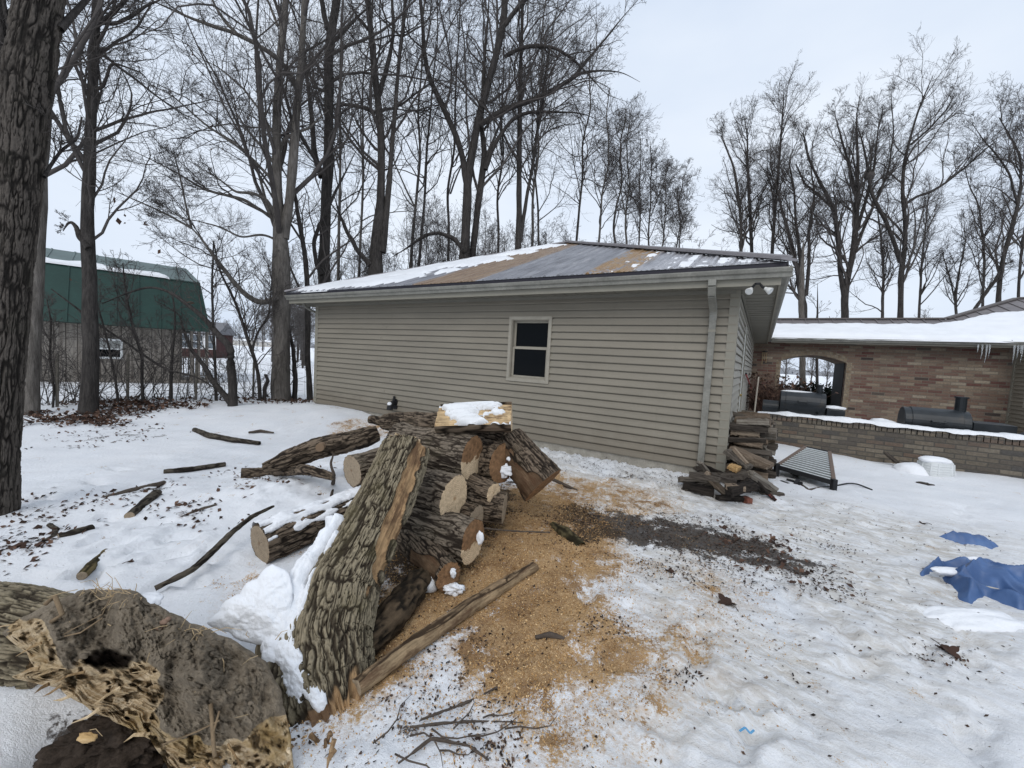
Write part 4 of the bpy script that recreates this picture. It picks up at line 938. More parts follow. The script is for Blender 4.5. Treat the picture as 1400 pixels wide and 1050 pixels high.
# snowy evergreen branches behind the arch
t = NT('needles', .8, .2); NEED = t.done(t.ramp(t.attr('cv', 'Fac'), [(0, (.008, .014, .010)), (.6, (.02, .03, .02)), (1, (.045, .06, .04))]))
for kx, (px, py) in enumerate(((1080, 530), (1118, 528))):
    q = on_plane(px, py, RC+AY*(VB+5), AY)-RC; c = GP(q @ AX, VB+5+.5*kx, 0)
    r = np.random.default_rng(60+kx); N = 2600; lp = np.stack([r.normal(0, .75, N), r.normal(0, .4, N), np.abs(r.normal(.45, .3, N))], -1)
    a1 = r.normal(0, .07, (N, 3)); a2 = r.normal(0, .03, (N, 3)); lv = np.stack([lp-a1, lp+a2, lp+a1, lp-a2], 1).reshape(-1, 3)
    ev = add('evergreen_shrub', np_mesh('evergreen', lv, np.arange(N*4).reshape(-1, 4), attrs={'cv': np.repeat(r.uniform(0, 1, N), 4)}), NEED); ev.location = tuple(c); ev.rotation_euler = (0, 0, -TH_)
    for jx in range(9): lump('snow_clump', (r.normal(0, .7), r.normal(0, .3), r.uniform(.55, 1.0)), (.22, .15, .06), SNOW, ev, jx, 8)
    tag(ev, ('low evergreen shrub with snow seen through left of arch', 'low evergreen shrub with snow seen through right of arch')[kx], 'shrub')
# ---------------------------------------------------------------- log pile
def axis(face, d, dirv, L):
    c = PX(*face, d); dv = np.array(dirv, float); dv /= np.linalg.norm(dv); return c, c+dv*L
def mklog(name, label, face, d, hpx, dirv, L, bark=BARK, cut=CUT1, seed=1, r1=1.0, segs=200, rings=160, bk=.011, bend=(0, 0, 0), grp='logs in the sawn pile', cut2=None, **kw):
    a, b = axis(face, d, dirv, L); r = hpx*d/F/2
    a = a+np.array([0, 0, max(0, float(gz(a[0], a[1]))+r*.85-a[2])])
    mid = (a+b)/2+np.array(bend); root = thing(name, label, 'log', ((a+b)/2)*[1, 1, 0], 0, grp)
    org = np.array(root.location)
    lg = Log([(*(a-org), r), (*(mid-org), r*(1+r1)/2), (*(b-org), r*r1)], segs, rings, bk, 46, 8, .15, seed, **kw)
    lg.body('bark', bark, root); lg.cap(0, cut, root, seed=seed); lg.cap(1, cut2 or cut, root, seed=seed+50)
    return root, lg
D1 = (-.86, .5, .02)
mklog('log', 'thick top row log with half browned sawn face, under the split one', (647, 626), 3.55, 57, (-.9, .43, .02), .85, cut=CUT2, seed=2, segs=240, rings=230)
r_, lg = mklog('log', 'brown faced log with a lump of snow, just left of slanting log', (688, 634), 3.72, 58, (-.80, .6, 0), .6, BARKD, CUT3, 3)
lump('snow_cover', lg.P[0]-lg.T[0]*.012+np.array([.0, 0, -.06]), (.08, .022, .05), SNOW, r_, 4, 20, .8, 2.5); lump('snow_cover', lg.P[0]-lg.T[0]*.01+np.array([.04, 0, .05]), (.022, .012, .02), SNOW, r_, 6, 10, .5)
mklog('log', 'large fresh pale round face in the middle of the pile', (622, 682), 3.22, 60, (-.86, .50, .02), .8, cut=CUT1, seed=4, segs=240, rings=230)
mklog('log', 'small log with a dark hole in its pale sawn face', (675, 674), 3.42, 28, (-.78, .6, .05), .62, BARKD, CUT1, 5, 1.35)
mklog('log', 'log seen almost edge on, its thin pale face at right of pile', (690, 694), 3.5, 44, (-.98, .15, .05), .5, BARKD, CUT4, 6)
mklog('log', 'small brown faced log squeezed behind the lowest snowy face', (652, 708), 3.32, 36, (-.85, .5, .05), .55, BARKD, CUT4, 7)
r_, lg = mklog('log', 'bottom log with tall narrow pale face touched with snow', (647, 740), 3.02, 58, (-.88, .46, .0), .75, cut=CUT2, seed=8, segs=240, rings=230)
lump('snow_cover', lg.P[0]-lg.T[0]*.012+np.array([.04, 0, .03]), (.028, .014, .05), SNOW, r_, 4, 12, .4)
r_, lg = mklog('log', 'lowest front log with stripped bark and brown snowy end', (614, 789), 2.76, 38, (-.62, .77, .06), .62, BARKD, CUT3, 9, 1.35, segs=200, rings=190, smoothbark=lambda th, t, s: sm(.3, .5, np.sin(th-1.2)+.3*np.sin(t*9))*sm(.02, .1, t)*(1-sm(.5, .7, t)))
lump('snow_cover', lg.P[0]-lg.T[0]*.01+np.array([.03, -.01, -.07]), (.065, .03, .035), SNOW, r_, 7, 24, .8, 3.); lump('snow_cover', lg.P[0]-lg.T[0]*.012+np.array([.02, 0, .035]), (.018, .010, .030), SNOW, r_, 9, 16, .8, 3.)
lump('snow_cover', lg.P[0]+np.array([-.16, .03, -.07]), (.09, .06, .06), SNOWD, r_, 11, 14, .5)
mklog('log', 'left end log with smooth oval sawn face turned to the left', (481, 644), 3.75, 44, (.62, .78, .06), .75, BARK, CUT4, 10, 1.05, segs=200, rings=190)
mklog('log', 'dark log wedged deep inside the pile behind fresh face', (640, 690), 3.6, 46, (-.86, .5, 0), .8, BARKD, CUT4, 11)
mklog('log', 'dark bottom log hidden behind the trunk in shadow', (600, 755), 3.25, 44, (-.8, .6, 0), .8, BARKD, CUT4, 12)
mklog('log', 'dark log wedged under the right end of the snowy split log', (694, 606), 4.0, 46, (-.94, .33, .0), .75, BARKD, CUT4, 15)
# slanting log at the right
r_, lg = mklog('log', 'big log slanting down to the right end of the pile', (742, 664), 3.72, 62, (-.55, .33, .55), .55, BARKD, CUT3, 13, .84, segs=220, rings=180, smoothbark=lambda th, t, s: sm(.62, .80, (s.U[:, None]*np.cos(th)[..., None]+s.W[:, None]*np.sin(th)[..., None]) @ np.array([-.42, -.80, -.42])+.5*fbm(s.q*[9, 9, 4], 4, 77)+.1*np.sin(t*9))*(1-sm(.72, .9, t)))
# split log on top
a = PX(598, 573, 3.66); b = PX(699, 570, 3.62); cc = (a+b)/2
root = thing('split_log', 'split log lying on top of the pile, orange side up with snow', 'log', cc*[1, 1, 0], 0, 'logs in the sawn pile')
ax1 = (b-a)/np.linalg.norm(b-a); vw = np.array([0, -1., 0]); nrm_ = np.array([.0, -.52, .85]); nrm_ -= ax1*np.dot(nrm_, ax1); nrm_ /= np.linalg.norm(nrm_); wd = np.cross(nrm_, ax1); wd *= np.sign(wd[2])
L_ = np.linalg.norm(b-a); Rr = .175; cen = a+np.array([0, .02, .012])
n, m = 60, 40; V = []; org = np.array(root.location)
for part in ('flat', 'round'):
    tt = np.linspace(0, 1, n); uu = np.linspace(-1, 1, m); Tt, Uu = np.meshgrid(tt, uu)
    if part == 'flat':
        P = cen+ax1*(Tt*L_)[..., None]+wd*(Uu*Rr*.86)[..., None]+nrm_*((.03*(1-.8*Uu**2)+.02*fbm(np.stack([Tt*2, Uu*7, Tt*0], -1), 4, 101)+.012*np.abs(noise3(np.stack([Tt*1.5, Uu*12, Tt*0], -1), 5)))*(1-.6*np.abs(Uu)**6))[..., None]
        q = np.stack([Uu*Rr, Uu*0, Tt*L_], -1)
    else:
        ang = Uu*math.pi*.52; rr = Rr*(1+.06*fbm(np.stack([Tt*3, np.sin(ang)*3, np.cos(ang)*3], -1), 3, 103)+.06*np.abs(noise3(np.stack([Tt*3, np.sin(ang)*12, np.cos(ang)*12], -1), 104)))
        P = cen+ax1*(Tt*L_)[..., None]+wd*(np.sin(ang)*rr*.88)[..., None]-nrm_*((np.cos(ang))*rr*.95-.02)[..., None]
        q = np.stack([np.sin(ang)*Rr, np.cos(ang)*Rr, Tt*L_], -1)
    i = np.arange(m-1)[:, None]*n; j = np.arange(n-1)[None]; Qs = np.stack([i+j, i+j+1, i+n+j+1, i+n+j], -1).reshape(-1, 4)
    if part == 'round': Qs = Qs[:, ::-1]
    nz = noise3(q*[30, 30, 6], 9)
    add('split_face' if part == 'flat' else 'bark', np_mesh(part, P-org, Qs, attrs={'lc': q.reshape(-1, 3), 'bh': np.abs(nz).ravel()*2, 'bare': (np.ones_like(nz) if part == 'flat' else nz*0).ravel()}), bark_mat('split_face_wood', bare=(.62, .45, .26)) if part == 'flat' else BARKD, root)
    if part == 'flat': FP = P
for e, sg in ((0, -1), (1, 1)):
    ang = np.linspace(-math.pi*.5, math.pi*.5, 24); ring = [cen+ax1*(e*(L_+.0))+wd*math.sin(q)*Rr*.87-nrm_*(math.cos(q)*Rr*.95-.02) for q in ang]+[cen+ax1*e*L_+wd*.86*Rr*.9+nrm_*.03, cen+ax1*e*L_-wd*.86*Rr*.9+nrm_*.03]
    c = cen+ax1*e*L_-nrm_*.05+ax1*sg*.001; nn = len(ring); Vv = np.array(ring+[c])-org; tri = [(k, (k+1) % nn, nn) for k in range(nn)]
    ec = np.concatenate([np.array([[math.sin(q), math.cos(q), 0] for q in ang]+[[.9, -.1, 0], [-.9, -.1, 0]]), [[0, .3, 0]]])
    add('cut_face', np_mesh('cut', Vv, None, tri, attrs={'ec': ec, 'wz': Vv[:, 2]}), CUT1, root)
Tt, Uu = np.meshgrid(np.linspace(0, 1, n), np.linspace(-1, 1, m))
mk = fbm(np.stack([Tt*3.6, Uu*1.7, Tt*0], -1), 4, 111)*2.0-.25+.22*np.exp(-((Tt-.45)/.3)**2)+.35*np.exp(-((Uu+.75)/.25)**2)*sm(.1, .25, Tt)+.3*np.exp(-((Uu-.9)/.2)**2)*sm(.15, .3, Tt)*(1-sm(.8, .95, Tt))-.33*np.exp(-((Uu-.1)/.4)**2)*sm(.45, .6, Tt)-.4*sm(.88, .97, Tt)-.4*(1-sm(.05, .13, Tt))
Pn = FP+nrm_*(.003+.04*np.clip(mk*2, 0, 1)**.7)[..., None]-nrm_*(.03*(mk < 0))[..., None]
i = np.arange(m-1)[:, None]*n; j = np.arange(n-1)[None]; Qs = np.stack([i+j, i+j+1, i+n+j+1, i+n+j], -1).reshape(-1, 4); kp = (mk.ravel()[Qs] > 0).sum(1) >= 2; Qs = Qs[kp]; used, inv = np.unique(Qs, return_inverse=True)
add('snow_cover', np_mesh('snow', (Pn-org).reshape(-1, 3)[used], inv.reshape(-1, 4)), SNOWD, root)

def branch(name, label, pts, mat, cat='branch', seed=1, segs=20, rings=40, bk=.006, snow=None, grp=None, bark=True, caps=True, **kw):
    """pts: (px, py, depth or None for lying on the ground, thickness px)"""
    W = []
    for px, py, d, w in pts:
        if d is None: p = G(px, py); dep = float((p-CAM) @ FWD); r = w*dep/F/2; p = p+np.array([0, 0, r*.45])
        else: p = PX(px, py, d); r = w*d/F/2
        W.append((*p, r))
    W = np.array(W); c = W[:, :3].mean(0)*[1, 1, 0]; root = thing(name, label, cat, c, 0, grp); W[:, :3] -= c
    lg = Log(W, segs, rings, bk, min(60, max(34, .9/W[:, 3].mean())), 7, .12, seed, **kw); lg.body('bark', mat, root)
    if caps: lg.cap(0, CUT4, root, seed=seed); lg.cap(1, CUT4, root, seed=seed+1)
    if snow: lg.snow(SNOW, root, snow[0], snow[1], seed)
    return root, lg
BARKS = bark_mat('stick_bark', (.12, .105, .085), (.03, .024, .02), (.08, .075, .05), .3)
r_, lg = branch('limb', 'long dark curved limb with a sawn stub left of the pile', [(362, 640, 4.55, 14), (395, 628, 4.6, 27), (430, 614, 4.65, 28), (470, 606, 4.75, 28), (505, 596, 4.85, 26), (516, 592, 4.9, 20)], BARKD, 'limb', 21, 110, 220, .011)
mb = MB(); p = PX(437, 611, 4.5)-np.array(r_.location); mb.tube([p+(0, .05, 0), p+(.015, -.03, .0)], .045, 12); mb.build('stub', CUT4, r_)
branch('limb', 'dark limb under snow at the left foot of the pile', [(330, 652, None, 16), (372, 648, None, 12), (420, 642, 4.3, 14), (455, 652, 4.2, 10)], BARKD, 'limb', 22, 50, 110, .008)
branch('log', 'dark bark log lying behind the split log against the wall side', [(526, 577, 4.75, 22), (560, 578, 4.6, 30), (590, 580, 4.4, 32), (618, 580, 4.35, 30)], BARKD, 'log', 23, 110, 120, .011)
branch('log', 'short grey log end poking out near the garage wall', [(506, 573, 5.2, 12), (530, 578, 5.15, 14), (550, 582, 5.1, 14)], BARKD, 'log', 24, 24, 24, .006)
branch('branch', 'short broken stub standing in snow behind the limb', [(497, 590, 4.95, 9), (500, 598, 4.95, 10), (505, 606, 4.9, 12)], BARKD, 'branch', 25, 16, 20, .004)
# snow covered log at the left
a_ = PX(355, 746, 2.98); 
r_, lg = mklog('log', 'half buried log with snowy back and grey splintered end', (355, 746), 3.02, 55, (.56, .82, .10), .85, BARKD, CUT4, 31, .95, segs=200, rings=190, grp=None)
lg.snow(SNOW, r_, lambda th, t, up: .95*up-.62-.14*np.sin(t*23+th*4)+.25*np.sin(th*11+t*3), .022, 5)

# ---------------------------------------------------------------- the leaning trunk
Wp = []
for px, py, d, w in ((474, 1085, 1.68, 84), (458, 1015, 1.80, 104), (446, 955, 1.91, 122), (440, 890, 2.03, 132), (455, 820, 2.2, 126), (486, 760, 2.38, 106), (517, 700, 2.60, 89), (539, 648, 2.84, 80), (549, 622, 2.98, 76)):
    Wp.append((*PX(px, py, d), .93*w*d/F/2/math.hypot(1, (px-700)/F)))
Wp = np.array(Wp); Wp[:, :3] += np.array([0, .10, 0]); o_ = Wp[0, :3]*[1, 1, 0]; Wp[:, :3] -= o_
root = thing('fallen_trunk', 'big leaning trunk with deep ridged bark, torn strip and snowy left side', 'tree trunk', o_)
def tb(th, t): return np.zeros_like(th)
trunk = Log(Wp, 460, 640, .014, 68, 8, .05, 41)
# where things are round the trunk: angle toward camera / up / left
wc = CAM-(trunk.P+o_); dirc = wc/np.linalg.norm(wc, axis=1)[:, None]
ur = np.array([1., 0, 0]); upx = (trunk.V-trunk.P[:, None])/trunk.r[..., None]
side = np.einsum('ijk,k->ij', upx, CR); face = np.einsum('ijk,ik->ij', upx, dirc); tl = trunk.S/trunk.L[-1]
# torn strip down the right flank of the upper half
wob = .10*fbm(np.stack([tl*6, side*2, side*0], -1), 3, 44)+.05*noise3(np.stack([tl*30, side*3, side*0], -1), 45)
edge_l = np.interp(tl, [.30, .45, .6, .75, .9, 1.], [1.0, .86, .66, .52, .56, .70]); strip = sm(-.03, .05, side-edge_l+wob)*sm(-.05, .03, .93-side-wob*.8)*sm(.36, .46, tl+wob)*(face > -.35)
rot = (1-sm(.11, .19, tl+.04*noise3(np.stack([side*6, face*6, tl*20], -1), 48))); strip = np.maximum(strip, rot); trunk.bare = strip; trunk.h = trunk.h*(1-strip)+strip*(-.9+.7*fbm(np.stack([side*14, face*14, tl*5], -1), 4, 46))
flare = .48*np.clip(-side*.95+.10*face, 0, 1)**1.6*(1-sm(.10, .50, tl))**1.3*(.75+.25*np.sin(np.arctan2(face, side)*5))
rag = (1-sm(0.05, .2, tl))*.10*fbm(np.stack([side*6, face*6, tl*8], -1), 4, 47)
trunk.r = trunk.r0+.015*(trunk.h-.6)+flare+rag*1.3
trunk.V = trunk.P[:, None]+(trunk.U[:, None]*np.cos(trunk.TH)[..., None]+trunk.W[:, None]*np.sin(trunk.TH)[..., None])*(trunk.r+.0)[..., None]
trunk.body('bark', BARKG, root); trunk.cap(1, CUT1, root, rough=.03); trunk.cap(0, CUT4, root, rough=.05)
upz = upx[..., 2]
def mask(th, t, up):
    lim = np.interp(t, [0, .12, .25, .4, .55, .66, .70], [-.52, -.54, -.54, -.50, -.52, -.72, -1.2])
    return (lim-side)*3.4+.15+.35*noise3(np.stack([side*9, t*5, side*0], -1), 53)-.5*(face < -.35)-1.6*sm(.60, .68, t)-2.5*(1-sm(.1, .16, t))
trunk.snow(SNOW, root, mask, .075, 52)
TR_O = o_
def px_blob(name, out, ctr, dep, thick, back, amp, mat, parent, org, seed, nT=220, nR=50):
    """a rounded mass whose face fills an outline, with a back of its own"""
    out = np.array(out, float); dv = out-np.array(ctr); an = np.arctan2(dv[:, 1], dv[:, 0]); rd = np.hypot(dv[:, 0], dv[:, 1]); od = np.argsort(an); an, rd = an[od], rd[od]
    th = np.linspace(-math.pi, math.pi, nT, endpoint=False); rr = np.interp(th, np.r_[an-2*math.pi, an, an+2*math.pi], np.r_[rd, rd, rd]); rr = rr*(1+.05*fbm(np.stack([np.cos(th)*5, np.sin(th)*5, th*0], -1), 3, seed))
    ro = np.sin(np.linspace(0.004, 1, nR)*math.pi*.5); ii = np.concatenate([ro, ro[::-1][1:]]); bk = np.r_[np.zeros(nR), np.ones(nR-1)]
    RO = ii[:, None]*np.ones(nT); BK_ = bk[:, None]*np.ones(nT); X = ctr[0]+np.cos(th)*rr*RO; Y = ctr[1]+np.sin(th)*rr*RO; q = np.stack([X, Y, X*0], -1)*.03
    D = dep(X, Y)-np.sqrt(np.clip(1-RO**2, 0, 1))*np.where(BK_ > 0, -back, thick)-np.where(BK_ > 0, 0, (amp*fbm(q, 4, seed+1, .55)+amp*.35*np.abs(fbm(q*3.5, 3, seed+2)))*sm(0, .3, 1-RO+.05))
    rv = FWD+CR*((X-700)/F)[..., None]+CU*(-(Y-525)/F)[..., None]; Vb = CAM+rv*D[..., None]-org
    n_ = len(ii); i = np.arange(n_-1)[:, None]*nT; j = np.arange(nT)[None]; j2 = (j+1) % nT
    return add(name, np_mesh(name, Vb, np.stack([i+j, i+nT+j, i+nT+j2, i+j2], -1).reshape(-1, 4)), mat, parent)
DS = lambda X, Y: 2.16-.40*(Y-760)/240
px_blob('snow_cover', [(282, 852), (300, 836), (328, 812), (352, 790), (372, 772), (396, 786), (400, 812), (392, 842), (402, 862), (400, 880), (372, 884), (345, 878), (312, 864)], (350, 832), DS, .04, .08, .022, SNOW, root, o_, 60)
px_blob('snow_cover', [(372, 868), (400, 862), (412, 884), (420, 908), (428, 930), (444, 942), (448, 962), (436, 976), (424, 972), (414, 996), (400, 1002), (390, 985), (388, 950), (380, 915)], (404, 925), DS, .04, .07, .024, SNOW, root, o_, 66)
# ---------------------------------------------------------------- uprooted stump
OUT = np.array([(2, 866), (20, 848), (45, 836), (62, 826), (100, 812), (150, 806), (188, 808), (205, 822), (232, 838), (262, 852), (300, 868), (335, 885), (362, 905), (376, 930), (388, 960), (394, 990), (398, 1020), (404, 1060), (360, 1080), (280, 1078), (236, 1060), (222, 1035), (205, 1010), (180, 996), (150, 982), (112, 962), (80, 940), (40, 932), (12, 926), (48, 914), (36, 892)], float)
SC = np.array([205., 925.]); dv = OUT-SC; angs = np.arctan2(dv[:, 1], dv[:, 0]); rad = np.hypot(dv[:, 0], dv[:, 1])
od = np.argsort(angs); angs, rad = angs[od], rad[od]
nT, nR = 420, 110; tht = np.linspace(-math.pi, math.pi, nT, endpoint=False)
rr = np.interp(tht, np.r_[angs-2*math.pi, angs, angs+2*math.pi], np.r_[rad, rad, rad]); rr = rr*(1+.025*fbm(np.stack([np.cos(tht)*9, np.sin(tht)*9, tht*0], -1), 4, 70))
V = []; WM = []; rho = np.sin(np.linspace(0, 1, nR)*math.pi*.5); rows = []
P_WOOD = np.array([(-5, 880), (20, 845), (62, 850), (70, 880), (95, 910), (125, 905), (150, 893), (185, 897), (215, 925), (222, 948), (205, 975), (215, 1000), (235, 1010), (270, 1010), (300, 1015), (330, 1010), (372, 985), (400, 975), (420, 1100), (200, 1100), (-20, 960)], float)
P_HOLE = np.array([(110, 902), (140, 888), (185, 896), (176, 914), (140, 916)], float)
dpt = lambda px, py: 1.80-.24*(py-805)/245-.10*(px-205)/200*.3
ii = np.concatenate([rho, rho[::-1][1:]]); back = np.r_[np.zeros(nR), np.ones(nR-1)]
RHO = ii[:, None]*np.ones(nT)[None]; BK = back[:, None]*np.ones(nT)[None]
PXX = SC[0]+np.cos(tht)[None]*rr[None]*RHO; PYY = SC[1]+np.sin(tht)[None]*rr[None]*RHO
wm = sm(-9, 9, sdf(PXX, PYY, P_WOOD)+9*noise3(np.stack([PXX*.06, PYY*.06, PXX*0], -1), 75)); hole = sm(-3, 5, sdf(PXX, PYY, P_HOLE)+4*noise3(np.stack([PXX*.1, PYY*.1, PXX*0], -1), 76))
q = np.stack([PXX, PYY, PXX*0], -1)*.02; q2 = q+.5*np.stack([fbm(q*1.5, 2, 77), fbm(q*1.5+5, 2, 78), q[..., 0]*0], -1)
mud = .085*fbm(q*1.1, 3, 71)+.026*fbm(q*3.4, 4, 72, .6)+.012*fbm(q*16, 3, 79)-.012*sm(.07, .0, np.abs(fbm(q*2.2+3, 3, 83)))
qg = np.stack([q[..., 0]*.8+q[..., 1]*.45, q[..., 1]*.85-q[..., 0]*.5, q[..., 2]], -1)+.25*np.stack([fbm(q*2, 2, 84), fbm(q*2+4, 2, 85), q[..., 0]*0], -1); wood = -.03+.035*fbm(qg*[1.2, 5, 1], 4, 73, .6)+.013*(1-2.5*np.abs(noise3(qg*[1.6, 14, 1], 80)))-.04*sm(.22, .34, fbm(q*[4, 6, 1], 2, 74))
hgt = mud*(1-wm)+wood*wm-.07*hole+.05*ga(PXX, PYY, 60, 880, 40, 25)+.04*ga(PXX, PYY, 300, 930, 90, 60)
dome = np.sqrt(np.clip(1-RHO**2, 0, 1)); thick = np.where(BK > 0, -.30, .075)
D = dpt(PXX, PYY)-dome*thick-np.where(BK > 0, 0, hgt*sm(0, .25, 1-RHO+.08))
rayv = FWD[None, None]+CR[None, None]*((PXX-700)/F)[..., None]+CU[None, None]*(-(PYY-525)/F)[..., None]
Vs = CAM+rayv*D[..., None]; o_ = np.array([Vs[..., 0].mean(), Vs[..., 1].mean(), 0])
root = thing('tree_stump', 'uprooted stump caked in grey mud with pale rotten wood below', 'stump', o_)
n_ = len(ii); i = np.arange(n_-1)[:, None]*nT; j = np.arange(nT)[None]; j2 = (j+1) % nT
Qs = np.stack([i+j, i+nT+j, i+nT+j2, i+j2], -1).reshape(-1, 4)
t = NT('mud_and_rot', .92, .12); p = t.obj(); wmask = t.attr('wood', 'Fac'); hl = t.attr('hole', 'Fac')
n1 = t.noise(p, 7, 5, .65); n2 = t.noise(p, 45, 5, .7); n3 = t.noise(p, 160, 3)
mudc = t.ramp(t.math('ADD', t.math('MULTIPLY', n1, .5), t.math('MULTIPLY', n2, .5)), [(.3, (.085, .070, .053)), (.47, (.195, .160, .118)), (.6, (.28, .232, .172)), (.76, (.40, .335, .25))])
fleck = t.step(n3, .70, .74); mudc = t.mix(t.math('MULTIPLY', fleck, .8), mudc, (.42, .36, .27))
ws = t.noise(t.map(t.map(p, rot=(0, .5, 0)), (.5, 1, 5)), 13, 6, .7, .5)
wdc = t.ramp(ws, [(.20, (.20, .13, .07)), (.34, (.40, .285, .165)), (.5, (.55, .42, .26)), (.68, (.70, .57, .40))])
wdc = t.mix(t.math('MULTIPLY', t.step(t.noise(p, 4, 4), .52, .7), .6), wdc, (.30, .19, .05))
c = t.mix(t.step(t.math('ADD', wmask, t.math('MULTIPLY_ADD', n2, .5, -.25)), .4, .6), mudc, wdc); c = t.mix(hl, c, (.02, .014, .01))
STUMP = t.done(c, t.bump(t.math('ADD', n2, t.math('MULTIPLY', n3, .5)), .9, .02))
add('root_plate', np_mesh('root_plate', Vs-o_, Qs, attrs={'wood': wm.ravel(), 'hole': hole.ravel()}), STUMP, root)
def loc(px, py, lift=0.): return CAM+ray(px, py)*(dpt(px, py)-.07-lift)-o_
# trunk butt running off to the left, bark on
Wq = np.array([(*PX(100, 880, 2.02), .19), (*PX(20, 866, 2.04), .21), (*PX(-120, 850, 2.1), .21), (*PX(-420, 830, 2.3), .2)]); Wq[:, :3] -= o_
bl = Log(Wq, 300, 300, .014, 46, 8, .06, 91); bl.body('bark', BARKG, root); bl.cap(0, CUT4, root)
DK = plain('hollow_shade', (.040, .030, .023), .95, .1, .4, 22, .9)
lump('shade_lump', PX(150, 1020, 1.62)-o_+np.array([0, .05, -.02]), (.20, .12, .07), DK, root, 31, 60, .7, 3.5); lump('shade_lump', PX(95, 1030, 1.60)-o_, (.10, .07, .04), DK, root, 33, 30, .6, 2.5)  # dark lumps added in the hollow, its shade put into their colour
lump('wood_chip', PX(118, 1008, 1.54)-o_, (.035, .012, .018), FWY, root, 5, 14, .5)
# sinewy roots, straws, stones on the mud
r = np.random.default_rng(92); straw = MB()
for kx in range(70):
    px, py = (r.normal(155, 20), r.normal(812, 6)) if kx < 34 else ((r.normal(272, 16), r.normal(862, 5)) if kx < 50 else (r.uniform(90, 380), r.uniform(830, 1000)))
    a = loc(px, py, .0); dx = r.normal(0, 1, 3)*[.05, .03, .03]+np.array([0, -.015, .02]); straw.tube([a, a+dx*.5+r.normal(0, .006, 3), a+dx+np.array([0, 0, -.012])], [.0016, .0014, .0008], 4)
t = NT('straw', .8, .2); straw.build('dry_grass', t.done((.42, .31, .18)), root)
FIBP = wood_mat('pale_splinter', (.22, .15, .08), (.46, .34, .2), (.66, .53, .36), (1, 1, .1)); FIBQ = wood_mat('brown_splinter', (.08, .045, .02), (.26, .17, .085), (.42, .3, .17), (1, 1, .1)); CLOD = plain('soil_clod', (.15, .122, .09), .95, .1, .3, 30, .5)
ROOTM = plain('root_skin', (.20, .145, .09), .9, .1, .2, 20)
for pts, w in (([(288, 962), (290, 985), (292, 1020), (294, 1035)], .007), ([(300, 972), (292, 1000), (290, 1020)], .004), ([(300, 985), (270, 1000), (222, 1018)], .003), ([(140, 845), (110, 865), (88, 870)], .003), ([(150, 818), (140, 840), (100, 860), (86, 868)], .002), ([(62, 826), (75, 815), (85, 840), (70, 850)], .009)):
    roots = MB(); roots.tube([loc(*q, .012) for q in pts], [w]*len(pts), 7); roots.build('root', ROOTM, root, smooth=True)
for s_, (px, py, w) in enumerate(((225, 850, .017), (218, 858, .014), (230, 846, .012))): lump('stone', loc(px, py, .0), (w, w*.8, w*.7), plain('stone', (.19, .125, .09), .8, .2, .2, 20), root, s_, 10)
lump('snow_cover', PX(202, 822, 1.8)-o_, (.06, .05, .03), SNOW, root, 4, 16, .35); 
for kx, (px, py) in enumerate(((215, 845), (222, 850))): pass
for kx in range(18):
    while True:
        px, py = r.uniform(10, 400), r.uniform(850, 1045)
        if float(sdf(np.array(px), np.array(py), P_WOOD)) > 3 and float(sdf(np.array(px), np.array(py), OUT)) > 2: break
    gx = (-.9, .42) if px < 230 else (r.uniform(-.6, .6), .8); ln = r.uniform(18, 52); a = loc(px, py, .005); b_ = loc(px+gx[0]*ln, py+gx[1]*ln*r.uniform(.3, 1.4), .035*r.uniform(.2, 1)); w = r.uniform(.003, .008)
    tf = MB(); tf.tube([a, (a+b_)/2+r.normal(0, .006, 3), b_], [w, w*.75, w*.12], 5); tf.build('splinter', (FIBP, FIBQ)[kx % 2], root)
for kx in range(26):
    px, py = r.uniform(80, 380), r.uniform(825, 985)
    if float(sdf(np.array(px), np.array(py), P_WOOD)) < -4 and float(sdf(np.array(px), np.array(py), OUT)) > 10: w = r.uniform(.006, .018); lump('clod', loc(px, py, .01), (w, w*.8, w*.7), CLOD, root, 200+kx, 9, .4)
# torn fibres at the lower right, between stump and trunk
FIB = wood_mat('torn_wood', (.05, .03, .018), (.22, .14, .075), (.38, .27, .16), (1, 1, .1))
for kx in range(40):
    px, py = r.uniform(385, 470), r.uniform(1000, 1060); a = PX(px, py, 1.70+.12*r.uniform(-1, 1))-o_; dx = np.array([r.normal(0, .02), r.normal(0, .02), -r.uniform(.03, .11)]); w = r.uniform(.004, .014)
    tf = MB(); tf.tube([a, a+dx*.5+r.normal(0, .008, 3), a+dx], [w, w*.8, w*.2], 6); tf.build('torn_fibre', FIB, root)
